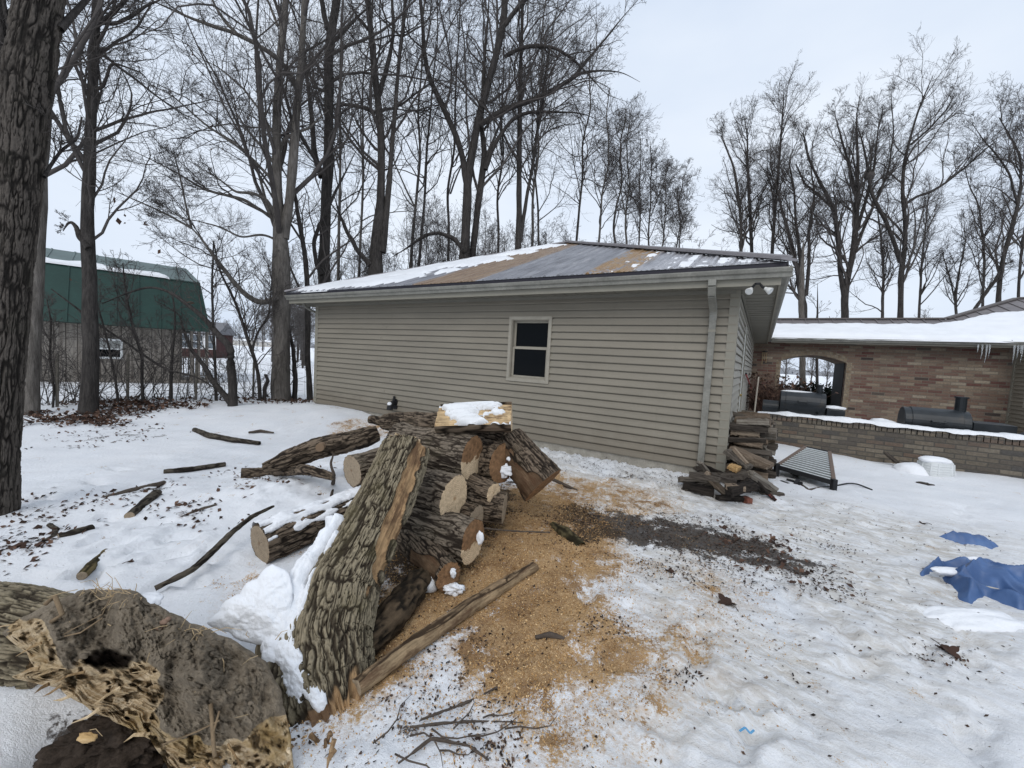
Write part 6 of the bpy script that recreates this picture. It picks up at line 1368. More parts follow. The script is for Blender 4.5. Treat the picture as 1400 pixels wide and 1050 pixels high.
# ---------------------------------------------------------------- wire fence along the tree line
fa = [G(px, py)*[1, 1, 0] for px, py in ((-60, 572), (40, 562), (145, 556), (245, 552), (330, 545), (425, 548))]; fa = [np.array([p[0], p[1]+.5, 0]) for p in fa]
fo = fa[0]; fen = thing('wire_fence', 'sagging wire fence on thin posts along the tree line', 'fence', fo)
for p in fa:
    g_ = float(gz(p[0], p[1])); mb = MB(); mb.tube([p-fo+(0, 0, g_-.2), p-fo+(.02, 0, g_+1.15)], .028, 7); mb.build('post', STICKG, fen)
for kx in range(6):
    mb = MB(); pts = []
    for a, b in zip(fa[:-1], fa[1:]):
        for f in np.linspace(0, 1, 5)[:-1]: p = a*(1-f)+b*f; pts.append(p-fo+(0, -.03, float(gz(p[0], p[1]))+.15+kx*.17-.05*math.sin(f*math.pi)))
    mb.tube(pts, .0035, 4); mb.build('wire', plain('rusty_wire', (.12, .11, .10), .6), fen)
mb = MB()
for a, b in zip(fa[:-1], fa[1:]):
    for f in np.linspace(0, 1, 10)[:-1]: p = a*(1-f)+b*f; g_ = float(gz(p[0], p[1])); mb.beam(p-fo+(0, -.03, g_+.1), p-fo+(0, -.03, g_+1.0), .004, .004, up=(0, 1, 0))
mb.build('wire_upright', plain('rusty_wire2', (.12, .11, .10), .6), fen)

# ---------------------------------------------------------------- distant houses
def far_house(label, px, py, d, w, h, rot, wallm, roofm, nwin):
    p = PX(px, py, d); p[2] = -.15; ho = thing('distant_house', label, 'house', p, rot)
    mb = MB(); mb.box((-w/2, 0, -.3), (w/2, 3.6, h)); wl = mb.build('wall', wallm, ho)
    mb = MB(); mb.poly([(-w/2-.3, -.4, h), (w/2+.3, -.4, h), (w/2+.3, 1.8, h+1.3), (-w/2-.3, 1.8, h+1.3), (-w/2-.3, 4., h), (w/2+.3, 4., h)], [(0, 1, 2, 3), (3, 2, 5, 4), (0, 3, 4), (1, 5, 2)]); mb.build('roof', roofm, ho)
    for k in range(nwin):
        x = -w/2+w*(k+.5)/nwin; mb = MB(); mb.box((x-.55, -.05, .9), (x+.55, -.004, 2.4)); wn = mb.build('window', plain('far_frame', (.7, .7, .7)), ho)
        mb = MB(); mb.box((x-.42, -.06, 1.0), (x+.42, -.051, 1.62)); mb.box((x-.42, -.06, 1.70), (x+.42, -.051, 2.3)); mb.build('pane', plain('far_pane', (.12, .14, .16), .1, .5), wn)
RBR = plain('red_brick_far', (.075, .042, .040), .9, .1, .2, 3)
far_house('red brick house with white windows far behind the barn porch', 270, 500, 42, 3.4, 2.5, .2, RBR, plain('dark_shingle', (.16, .16, .17)), 3)
far_house('low pale farm building far across the field', 340, 480, 260, 30, 3.2, 0, plain('far_cream', (.45, .43, .40)), SNOW, 5)
# ---------------------------------------------------------------- trees
def spread(Pp, Rp, m, r, t0, t1, lf, ang, K, up, wig, rf, lmax=9., tpow=1.):
    """m children from every parent polyline"""
    n, k, _ = Pp.shape
    seg = np.linalg.norm(np.diff(Pp, axis=1), axis=2).sum(1)
    T = (t0+(t1-t0)*r.uniform(0, 1, (n, m))**tpow); f = T*(k-1); i = np.clip(f.astype(int), 0, k-2); f = f-i; I = np.arange(n)[:, None]
    p0 = Pp[I, i]*(1-f)[..., None]+Pp[I, i+1]*f[..., None]; rad = Rp[I, i]*(1-f)+Rp[I, i+1]*f
    tg = Pp[I, i+1]-Pp[I, i]; tg /= np.linalg.norm(tg, axis=2)[..., None]+1e-9
    rv = r.normal(0, 1, (n, m, 3)); rv[..., 2] *= .5; rv -= tg*(rv*tg).sum(2)[..., None]; rv /= np.linalg.norm(rv, axis=2)[..., None]+1e-9
    a = r.normal(ang, ang*.28, (n, m))[..., None]; d = tg*np.cos(a)+rv*np.sin(a)
    L = np.minimum(seg[:, None]*lf*(1.15-.75*T)*r.uniform(.55, 1.3, (n, m)), lmax)
    N = n*m; d = d.reshape(N, 3); L = L.reshape(N); p = p0.reshape(N, 3); r0 = np.minimum(rad.reshape(N)*.55, rf*L+.0008)
    out = [p]; bend = r.normal(0, wig*.5, (N, 3))
    for s_ in range(K-1):
        d = d+bend+r.normal(0, wig, (N, 3))+np.array([0, 0, up]); d /= np.linalg.norm(d, axis=1)[:, None]; p = p+d*(L/(K-1))[:, None]; out.append(p)
    P = np.stack(out, 1); R = r0[:, None]*np.linspace(1, .28, K)[None]
    return P, R
LODS = {'near': 1., 'mid': .8, 'far': .5}
def crown(stems, r, m1, m2, m3, m4, lf1=.42, ang1=.75, up=.10, rf=.011, t0=.25, min_r=.0022, wig=.16):
    """stems: list of (k,4) -> branch geometry of four orders"""
    B = []; S = [resample(s_, 14) for s_ in stems]; Pp = np.stack([s_[:, :3] for s_ in S]); Rp = np.stack([s_[:, 3] for s_ in S])
    lens = np.linalg.norm(np.diff(Pp, axis=1), axis=2).sum(1); P1, R1 = [np.concatenate(z) for z in zip(*[spread(Pp[k:k+1], Rp[k:k+1], max(4, int(round(m1*min(1.6, 1.15*lens[k]/lens[0]+.12)))), r, t0 if k == 0 else .2, .99, lf1 if lens[k] > .5*lens[0] else min(.6, lf1*1.4), ang1, 9, up, wig, rf) for k in range(len(Pp))])]; B.append(tubes(P1, np.maximum(R1, min_r), 5))
    P2, R2 = spread(P1, R1, m2, r, .12, .98, .58, .72, 7, up*.8, wig*1.15, rf*.8); B.append(tubes(P2, np.maximum(R2, min_r), 4))
    P3, R3 = spread(P2, R2, m3, r, .10, .98, .62, .75, 5, up*.6, wig*1.2, rf*.7); B.append(tubes(P3, np.maximum(R3, min_r*.9), 3))
    if m4: P4, R4 = spread(P3, R3, m4, r, .15, 1., .62, .7, 4, up*.5, wig*1.2, rf*.6); B.append(tubes(P4, np.maximum(R4, min_r*.75), 3))
    return join(B)
def stem_px(pts, d, dd=0.):
    """(px,py,width px) points at lens distance d (drifting by dd) -> (x,y,z,r)"""
    return np.array([(*PX(px, py, d+dd*k/max(1, len(pts)-1)), max(.004, w*(d+dd*k/max(1, len(pts)-1))/F/2/math.hypot(1, (px-700)/F))) for k, (px, py, w) in enumerate(pts)])
def taper_up(s_, h, r, lean=.05):
    """carry a stem on above the picture"""
    a = s_[-1]; d = s_[-1, :3]-s_[-2, :3]; d /= np.linalg.norm(d); out = [s_]; n = 6; p = a[:3].copy()
    for k in range(1, n+1):
        d = d+r.normal(0, lean, 3)+np.array([0, 0, .06]); d /= np.linalg.norm(d); p = p+d*h/n; out.append(np.array([[*p, a[3]*(1-.88*k/n)]]))
    return np.concatenate(out)
NTREE = 0
def tree(label, stems, mat, seed, br, ext=None, limbs=(), twig=TWIG, group=None, cat='tree', base=None, sides=10, min_r=None, name='bare_tree', **kw):
    min_r = min_r or .00024*max(7, float(np.hypot(*stems[0][0, :2])))
    r = np.random.default_rng(seed); st = []
    for k, s_ in enumerate(stems):
        h = ext[k] if isinstance(ext, (list, tuple)) else ext
        st.append(taper_up(s_, h, r) if h else s_)
    b = st[0][0, :3].copy() if base is None else np.array(base, float); o_ = np.array([b[0], b[1], float(gz(b[0], b[1]))-.05])
    if base is None and st[0][0, 2] > o_[2]+.1: st[0] = np.concatenate([[[o_[0], o_[1], o_[2], st[0][0, 3]*1.15]], st[0]])
    root = thing(name, label, cat, o_, 0, group); parts = []
    for kk, s_ in enumerate(st+list(limbs)):
        q = resample(s_, 40)
        if kk >= len(st): q[:, 3] *= np.interp(np.linspace(0, 1, 40), [0, .55, 1], [1, .95, .22])
        w = .25*q[:, 3:4]*np.stack([fbm(np.stack([np.arange(40)*.35+seed, np.zeros(40)+a, np.zeros(40)], -1), 3, seed+a) for a in range(3)], -1); w[0] = 0; q[:, :3] += w
        q[:, 3] *= 1+.10*fbm(np.stack([np.arange(40)*.6, np.zeros(40), np.zeros(40)+seed], -1), 2, seed)
        parts.append(tubes((q[None, :, :3]-o_), q[None, :, 3], sides))
    V, Q = join(parts); me = np_mesh('trunk', V, Q); add('trunk', me, mat, root)
    al = [np.c_[s_[:, :3]-o_, s_[:, 3]] for s_ in st+list(limbs)]
    V, Q = crown(al, r, *br, min_r=min_r, **kw); add('crown', np_mesh('crown', V, Q), twig, root)
    return root
# -- the huge trunk at the left edge, hires bark
s1 = stem_px([(-14, 735, 88), (-8, 700, 74), (-3, 620, 63), (4, 500, 64), (13, 380, 66), (23, 270, 68), (30, 190, 70), (36, 110, 74), (46, 60, 72), (55, 0, 66), (72, -90, 58), (92, -240, 56), (120, -480, 44), (150, -800, 26)], 3.55, .0)
o_ = np.array([s1[0, 0], s1[0, 1], 0]); root = thing('big_tree', 'huge ridged dark trunk at left edge of the photo', 'tree', o_)
q = s1.copy(); q[:, :3] -= o_; q[0, 2] = -.1; lg = Log(q, 280, 900, .015, 50, 11, .05, 201, crack=.2); lg.body('trunk', BARKT, root)
f1 = stem_px([(20, 130, 34), (8, 92, 26), (2, 60, 24), (-2, 20, 22), (-10, -60, 18), (-30, -200, 10)], 3.5); f2 = stem_px([(30, 120, 16), (20, 60, 12), (8, 20, 8), (0, -30, 6)], 3.5)
f3 = stem_px([(82, 40, 14), (98, 22, 11), (118, 0, 9), (150, -40, 7)], 3.6, .3); f4 = stem_px([(60, 242, 7), (68, 228, 6), (84, 205, 5), (106, 190, 5), (112, 160, 3)], 3.6, .4)
q2 = []
for s_ in (f1, f2, f3, f4): s_ = resample(s_, 24); q2.append(tubes(s_[None, :, :3]-o_, s_[None, :, 3], 10))
V, Q = join(q2); add('limb', np_mesh('limb', V, Q), TB1, root)
r = np.random.default_rng(203); V, Q = crown([np.c_[s_[:, :3]-o_, s_[:, 3]] for s_ in (f1, f2, f3, f4)], r, 9, 7, 6, 3, rf=.010, t0=.2); add('crown', np_mesh('crown', V, Q), TWIG, root)

tree('pale barked tree right behind the huge trunk', [stem_px([(42, 572, 28), (43, 520, 26), (46, 430, 25), (50, 350, 24), (55, 270, 22), (60, 180, 20), (66, 60, 18), (70, -20, 16)], 7.9)], TB2, 211, (16, 7, 6, 3), 5., sides=14)
tree('dark trunk in front of the green barn with a hooked broken stub', [stem_px([(121, 566, 32), (122, 540, 26), (125, 450, 24), (124, 400, 23), (120, 330, 21), (121, 240, 18), (125, 150, 16), (129, 80, 15), (133, 0, 13), (137, -80, 11)], 8.3)], TB1, 212, (20, 8, 6, 3), 4.,
     [stem_px([(121, 340, 11), (108, 322, 10), (104, 309, 8), (97, 303, 8), (92, 306, 7), (86, 316, 6)], 8.2), stem_px([(133, 34, 9), (150, 22, 8), (172, 0, 7), (200, -40, 5)], 8.3, -.6), stem_px([(134, 30, 7), (156, 34, 6), (180, 22, 6), (200, 8, 5), (240, -10, 4)], 8.3, .8), stem_px([(132, 122, 6), (142, 118, 6), (147, 102, 5), (152, 86, 5), (168, 90, 3.5), (195, 100, 3), (215, 128, 2)], 8.2, -.3)], sides=16, lf1=.3)
tree('pale twin stemmed tree at the left corner of the garage', [stem_px([(385, 552, 27), (385, 500, 24), (386, 430, 24), (384, 370, 25), (386, 325, 23), (380, 290, 14), (378, 230, 13), (377, 160, 12), (383, 80, 10), (390, 0, 9), (396, -70, 7)], 11.3), stem_px([(388, 326, 15), (395, 290, 13), (400, 230, 13), (405, 170, 11), (410, 100, 9), (414, 40, 8), (418, -40, 7)], 11.3)], TB2, 213, (17, 8, 7, 3), 4.,
     [stem_px([(384, 405, 9), (370, 412, 9), (352, 414, 8), (334, 402, 8), (315, 380, 7), (296, 356, 6), (273, 323, 4), (240, 290, 3), (200, 272, 2)], 11.2, -2.), stem_px([(380, 300, 7), (366, 275, 6), (348, 264, 5), (322, 263, 4), (300, 245, 3), (250, 215, 2)], 11.2, -1.5), stem_px([(407, 122, 8), (392, 92, 7), (380, 80, 7), (346, 57, 7), (316, 43, 6), (290, 36, 6), (263, 26, 5), (206, 0, 4), (150, -30, 3)], 11.2, -2.), stem_px([(378, 228, 5), (362, 205, 5), (338, 178, 4), (320, 150, 3), (312, 115, 3)], 11.3, -.8), stem_px([(376, 312, 5), (365, 280, 4), (352, 230, 4), (330, 200, 3), (302, 183, 2.5), (250, 160, 1.5)], 11.3, 1.5), stem_px([(375, 300, 6), (352, 284, 5), (332, 272, 5), (280, 260, 4), (240, 235, 3), (190, 210, 2.5), (135, 187, 1.5)], 11.3, -2.2), stem_px([(376, 250, 5), (350, 222, 4.5), (325, 200, 4), (280, 170, 3.5), (235, 130, 3), (175, 100, 2)], 11.3, -1.8), stem_px([(262, 312, 4), (230, 294, 3.5), (200, 280, 3), (165, 265, 2.5), (135, 250, 1.5)], 9.6, -.5), stem_px([(262, 312, 3.5), (254, 280, 3), (247, 245, 3), (240, 220, 2), (228, 190, 1.5)], 9.6), stem_px([(324, 46, 5), (308, 30, 5), (296, 12, 4), (286, -10, 4), (270, -40, 3)], 10.4), stem_px([(378, 190, 4), (355, 150, 3.5), (330, 118, 3), (296, 90, 2.5), (250, 70, 1.5)], 11.3, 1.2), stem_px([(382, 330, 4), (360, 320, 3.5), (330, 325, 3), (300, 310, 3), (262, 300, 2), (225, 305, 1.5)], 11.3, .8), stem_px([(380, 35, 4), (373, 18, 4), (366, 0, 3), (358, -25, 2)], 11.3), stem_px([(377, 218, 5), (389, 190, 5), (402, 182, 4), (422, 176, 4), (438, 160, 4), (450, 150, 3)], 11.4)], sides=14, lf1=.36)
tree('slim dark tree rising just left of the garage eave', [stem_px([(424, 556, 9), (421, 500, 8), (421, 420, 7.5), (417, 345, 7), (408, 300, 6), (404, 270, 5), (396, 215, 4), (400, 160, 3)], 12.)], TB1, 214, (14, 6, 5, 2), 2.)
tree('crooked vine like tree bending left over the barn', [stem_px([(318, 556, 15), (317, 520, 13), (316, 480, 12), (312, 468, 11), (294, 455, 9), (280, 435, 8), (264, 422, 7), (245, 408, 6), (230, 397, 5), (205, 391, 4), (175, 400, 3), (140, 415, 2)], 9.6, -.6)], TB1, 215, (12, 5, 4, 2), 0, [stem_px([(315, 550, 11), (298, 530, 9), (284, 510, 8), (278, 498, 7), (262, 480, 6), (252, 455, 5), (246, 430, 4), (215, 412, 3)], 9.6, .5), stem_px([(70, 395, 2), (90, 410, 3), (130, 440, 4), (180, 474, 4), (225, 505, 5), (270, 515, 6), (300, 535, 7)], 9., .6)], t0=.1, lf1=.22)
def sap(label, pts, d, seed, br=(12, 5, 4, 2), mat=TB1, ext=0, **kw): return tree(label, [stem_px(pts, d)], mat, seed, br, ext, t0=.18, **kw)
sap('slender sapling with upright forks between crooked tree and garage', [(356, 550, 6), (353, 510, 5.5), (350, 495, 5), (339, 465, 5), (328, 430, 4), (318, 405, 4), (300, 370, 3), (292, 330, 2)], 10.8, 221, (18, 6, 4, 2), limbs=[stem_px([(350, 500, 4), (344, 480, 4), (352, 455, 3), (368, 430, 3), (372, 380, 2), (360, 340, 2)], 10.8)])
sap('thin sapling growing before the barn window', [(163, 562, 4), (158, 520, 4), (150, 480, 3.5), (140, 440, 3), (128, 400, 2)], 9.1, 222)
sap('thin sapling leaning before the middle of the barn wall', [(197, 560, 6), (194, 530, 5), (195, 490, 5), (180, 440, 4), (172, 400, 3), (168, 360, 2)], 9.4, 223, (14, 5, 4, 2))
sap('forked sapling near the right end of the barn wall', [(233, 556, 6), (234, 520, 5), (236, 480, 4), (240, 440, 3), (236, 400, 2)], 9.7, 224)
sap('thin crooked sapling left of the barn window', [(72, 566, 4), (74, 530, 4), (68, 490, 4), (70, 440, 3), (64, 410, 2)], 8.6, 225)
sap('thin upright sapling in front of the barn porch', [(296, 552, 5), (294, 500, 4), (291, 440, 4), (290, 380, 3), (292, 330, 2)], 10.2, 226)
sap('broken snag beside the twin stemmed tree', [(402, 556, 8), (404, 520, 7), (401, 480, 6), (396, 452, 3)], 11.6, 227, (3, 3, 2, 0))
sap('short stump sprout beside the slender sapling', [(362, 550, 6), (362, 532, 6), (366, 520, 5), (363, 512, 4)], 10.9, 228, (3, 3, 2, 0))
sap('gnarled stem at the foot of the twin stemmed tree', [(396, 552, 8), (394, 530, 7), (389, 500, 6), (388, 470, 5), (392, 430, 4)], 11.6, 229, (6, 4, 3, 0))
for kx, (px, py, d) in enumerate(((60, 560, 9), (105, 556, 9.3), (150, 556, 9.6), (215, 553, 9.8), (262, 551, 10.2), (335, 545, 11))):
    r = np.random.default_rng(240+kx); b = PX(px, py, d); b[2] = float(gz(b[0], b[1]))-.05; n = 16; k = 6
    dr = r.normal(0, .5, (n, 3)); dr[:, 2] = 1; dr /= np.linalg.norm(dr, axis=1)[:, None]; L = r.uniform(.6, 1.9, n); P = r.normal(0, .35, (n, 1, 3))*[1, .5, 0]+dr[:, None]*np.linspace(0, 1, k)[None, :, None]*L[:, None, None]; P[:, 1:] += np.cumsum(r.normal(0, .05, (n, k-1, 3)), 1)
    R = np.linspace(.010, .004, k)[None]*np.ones((n, 1)); P2, R2 = spread(P, R, 7, r, .2, 1, .5, .7, 5, .03, .2, .012); P3, R3 = spread(P2, R2, 4, r, .2, 1, .5, .7, 4, .02, .2, .012)
    V, Q = join([tubes(P, R, 4), tubes(P2, np.maximum(R2, .0024), 3), tubes(P3, np.maximum(R3, .002), 3)]); o = add('bare_bush', np_mesh('bush', V, Q), TWIG); o.location = tuple(b)
    tag(o, ('twiggy bare bush by the pale tree', 'twiggy bare bush just left of the trunk before the barn', 'twiggy bare bush below the barn window', 'twiggy bare bush below the right of the barn wall', 'twiggy bare bush below the barn porch', 'twiggy bare bush at the snow crest by the sapling')[kx], 'bush')

r = np.random.default_rng(299)
for kx, (px, py, d) in enumerate(((55, 415, 8.2), (165, 303, 8.9), (172, 300, 8.9), (154, 276, 8.9), (205, 306, 9.2), (104, 380, 8.4), (218, 340, 9.3), (283, 165, 10.5), (262, 70, 10.6), (240, 180, 10), (258, 412, 9.3), (290, 205, 10.8), (312, 268, 11), (128, 342, 8.6))):
    m_ = 3; c_ = PX(px, py, d); lp = c_+r.normal(0, .05, (m_, 3)); a1 = r.normal(0, .035, (m_, 3)); a2 = r.normal(0, .02, (m_, 3)); o = add('clinging_leaf', np_mesh('leaf', (np.stack([lp-a1, lp+a2, lp+a1, lp-a2], 1)-c_).reshape(-1, 3), np.arange(m_*4).reshape(-1, 4), attrs={'cv': np.repeat(r.uniform(.6, 1, m_), 4)}), LEAF); o.location = tuple(c_)
    tag(o, 'small tuft of brown leaves still clinging to bare twigs at left', 'leaves', 'brown leaves clinging to the bare twigs at left')
# -- tall trees behind the garage
tree('stout dark tree with a wide fork behind the left garage roof', [stem_px([(447, 420, 19), (444, 388, 18), (443, 330, 15), (445, 280, 15), (447, 240, 15), (450, 195, 14), (450, 130, 13), (449, 70, 13), (454, 35, 12), (462, 0, 10), (470, -60, 8)], 13.5), stem_px([(440, 242, 10), (430, 215, 8), (426, 160, 7), (420, 110, 5), (414, 60, 4), (420, 0, 4)], 13.5), stem_px([(448, 40, 8), (441, 10, 7), (434, -30, 6)], 13.5)], TB1, 231, (13, 7, 5, 3), 4., base=PX(447, 420, 13.5)*[1, 1, 0], limbs=[stem_px([(452, 62, 5), (468, 45, 5), (490, 22, 4), (510, 5, 3)], 13.5, .6), stem_px([(440, 376, 7), (432, 360, 6), (428, 330, 6), (440, 300, 5), (455, 270, 5), (470, 240, 4), (490, 200, 3)], 13.2)], sides=14, lf1=.34)
tree('double stemmed tree with fused trunk behind the snowy roof', [stem_px([(514, 400, 22), (513, 370, 20), (514, 340, 19), (519, 300, 13), (522, 240, 11), (520, 180, 10), (516, 130, 10), (510, 70, 9), (503, 10, 8), (498, -50, 7)], 14.5), stem_px([(521, 345, 13), (528, 300, 9), (533, 240, 7), (538, 170, 6), (544, 100, 5), (552, 30, 5), (556, -40, 4)], 14.5), stem_px([(518, 130, 7), (530, 90, 6), (538, 50, 5), (536, 0, 4)], 14.5)], TB3, 232, (13, 7, 5, 3), 4., base=PX(514, 400, 14.5)*[1, 1, 0], limbs=[stem_px([(506, 362, 8), (490, 345, 7), (475, 318, 6), (463, 290, 5), (455, 260, 3)], 14.3, -.5), stem_px([(513, 155, 6), (500, 148, 6), (480, 144, 5), (460, 142, 4), (440, 150, 2.5)], 14.5, -.8), stem_px([(503, 40, 5), (490, 25, 4), (478, 5, 4)], 14.5)], sides=14, lf1=.32)
tree('big Y forked tree with long arching limbs behind garage roof', [stem_px([(634, 375, 15), (635, 340, 13), (638, 290, 12), (639, 245, 11), (648, 190, 10), (660, 140, 10), (672, 100, 10), (682, 60, 9), (689, 30, 9), (690, -10, 8), (694, -70, 6)], 15.5), stem_px([(638, 250, 9), (632, 210, 8), (618, 172, 8), (602, 138, 7), (586, 106, 7), (579, 70, 6), (578, 30, 5), (572, -20, 4)], 15.5), stem_px([(686, 40, 7), (700, 20, 6), (716, 2, 6), (740, -30, 4)], 15.5)], TB1, 233, (12, 7, 5, 3), 4., base=PX(634, 375, 15.5)*[1, 1, 0], limbs=[stem_px([(655, 172, 7), (680, 155, 8), (707, 143, 7), (743, 131, 7), (775, 112, 6), (792, 100, 5), (818, 96, 4), (850, 98, 3), (875, 112, 2)], 15.5, 1.), stem_px([(690, 78, 5), (705, 68, 5), (730, 62, 5), (757, 64, 4), (782, 80, 4), (795, 92, 3), (830, 130, 2), (860, 140, 1.5)], 15.5, -.6), stem_px([(664, 232, 6), (672, 205, 6), (688, 178, 5), (704, 160, 5), (725, 153, 5), (760, 153, 4), (792, 154, 4), (815, 162, 3)], 15.5, .5), stem_px([(785, 106, 4), (800, 85, 4), (822, 60, 3), (850, 25, 2.5), (872, 0, 2)], 16.2), stem_px([(636, 345, 6), (620, 325, 6), (600, 318, 5), (580, 322, 5), (555, 340, 4), (535, 352, 3)], 15.3, -.5)], sides=14, lf1=.30, t0=.35)
tree('leaning second trunk just right of the Y forked tree', [stem_px([(645, 372, 10), (648, 330, 9), (653, 280, 9), (660, 235, 9), (664, 215, 8), (658, 180, 6), (660, 120, 5), (664, 60, 4)], 15.9)], TB1, 234, (16, 7, 5, 3), 2.5, base=PX(645, 372, 15.9)*[1, 1, 0])
tree('straight medium tree behind the tan roof panels', [stem_px([(708, 360, 9), (709, 320, 8), (710, 260, 7.5), (710, 200, 7), (711, 140, 6), (712, 80, 5), (714, 20, 4), (716, -30, 3)], 16.5), stem_px([(712, 330, 5), (718, 280, 5), (728, 230, 4), (736, 170, 4), (744, 110, 3), (752, 60, 2)], 16.5)], TB1, 235, (18, 7, 5, 3), 2., base=PX(708, 360, 16.5)*[1, 1, 0])
r = np.random.default_rng(300)
bg = [(462, 6, -30, 16), (473, 6, -20, 16.5), (483, 5.5, -40, 17), (490, 5, 0, 18), (535, 5, -20, 17), (545, 5, -30, 18), (560, 5.5, -30, 17), (572, 5, -10, 19), (590, 6, -30, 18), (600, 5, 20, 20), (612, 5, -20, 19), (626, 4, 20, 21), (668, 5, -10, 19), (680, 4.5, 0, 20), (696, 4, 10, 21), (726, 5, -10, 19), (738, 4, 60, 21), (757, 5, 40, 20), (770, 4, 70, 22), (785, 4.5, 60, 21), (799, 5, 110, 20), (815, 4, 120, 23), (829, 4, 140, 22), (842, 4.5, 160, 23), (858, 4, 165, 24), (872, 3.5, 190, 25), (887, 3.5, 200, 26), (903, 3, 225, 27), (918, 3, 240, 28), (934, 3, 255, 30)]
for kx, (px, w, top, d) in enumerate(bg):
    if kx in (1, 2, 4, 5, 8, 9, 11, 12, 14, 17, 18, 20, 22): continue
    w *= .82
    yb = 372 if px > 560 else 395; hpx = yb-top; ln = r.normal(0, .05)*hpx+.035*hpx
    pts = [(px+ln*f+r.normal(0, 3)*(f > .15), yb-hpx*f, w*(1-.62*f)) for f in np.linspace(0, 1, 8)]; st = [stem_px(pts, d)]; lim = []
    if kx % 2 == 0:
        f0 = r.uniform(.25, .5); sg = r.choice([-1, 1]); p0 = (px+ln*f0, yb-hpx*f0); lim = [stem_px([(p0[0]+sg*hpx*.14*g+r.normal(0, 2), p0[1]-hpx*.42*g**1.1, w*.6*(1-.7*g)) for g in np.linspace(0, 1, 6)], d)]
    dist = 'nearer' if d < 20 else 'farther'
    tree(('slim bare tree in the wood behind the snowy left half of the garage roof' if px < 640 else 'slim bare tree in the wood behind the bare right half of the garage roof'), st, TB3 if kx % 3 else TB2, 310+kx, (18, 6, 5, 3), 0, lim, TWIG, 'slim trees in the wood behind the garage' if px < 640 else 'slim trees behind the right half of the garage roof', base=PX(px, yb, d)*[1, 1, 0], sides=7, min_r=.00022*d, lf1=.38, ang1=.72, up=.10, t0=.22, wig=.2)
r = np.random.default_rng(350)
for kx, px in enumerate(np.linspace(455, 935, 17)):
    d = r.uniform(15.5, 20) if px < 700 else r.uniform(18, 25); px += r.uniform(-8, 8); zt = (470-(345 if px > 560 else 385))*d/F+1.6+r.uniform(1.2, 2.6)*(1 if px < 800 else .6); b = PX(px, 480, d); st = []
    for s_ in range(5):
        a = r.uniform(0, 6.28); ln = r.uniform(.05, .28); st.append(np.array([[b[0]+math.cos(a)*ln*zt*f**1.1, b[1]+math.sin(a)*ln*zt*f**1.1, zt*f*r.uniform(.9, 1.)-.05, .035*(1-.8*f)] for f in np.linspace(0, 1, 6)]))
    tree('low brushy thicket showing just above %s of the garage roof' % ('the snowy left half' if px < 640 else 'the bare right half'), st, TB3, 360+kx, (14, 5, 4, 2), 0, (), TWIGL, 'thickets behind the %s half of the garage roof' % ('left' if px < 640 else 'right'), base=b*[1, 1, 0], sides=5, min_r=.00022*d, lf1=.35, ang1=.6, up=.10, t0=.35, name='thicket', cat='thicket')
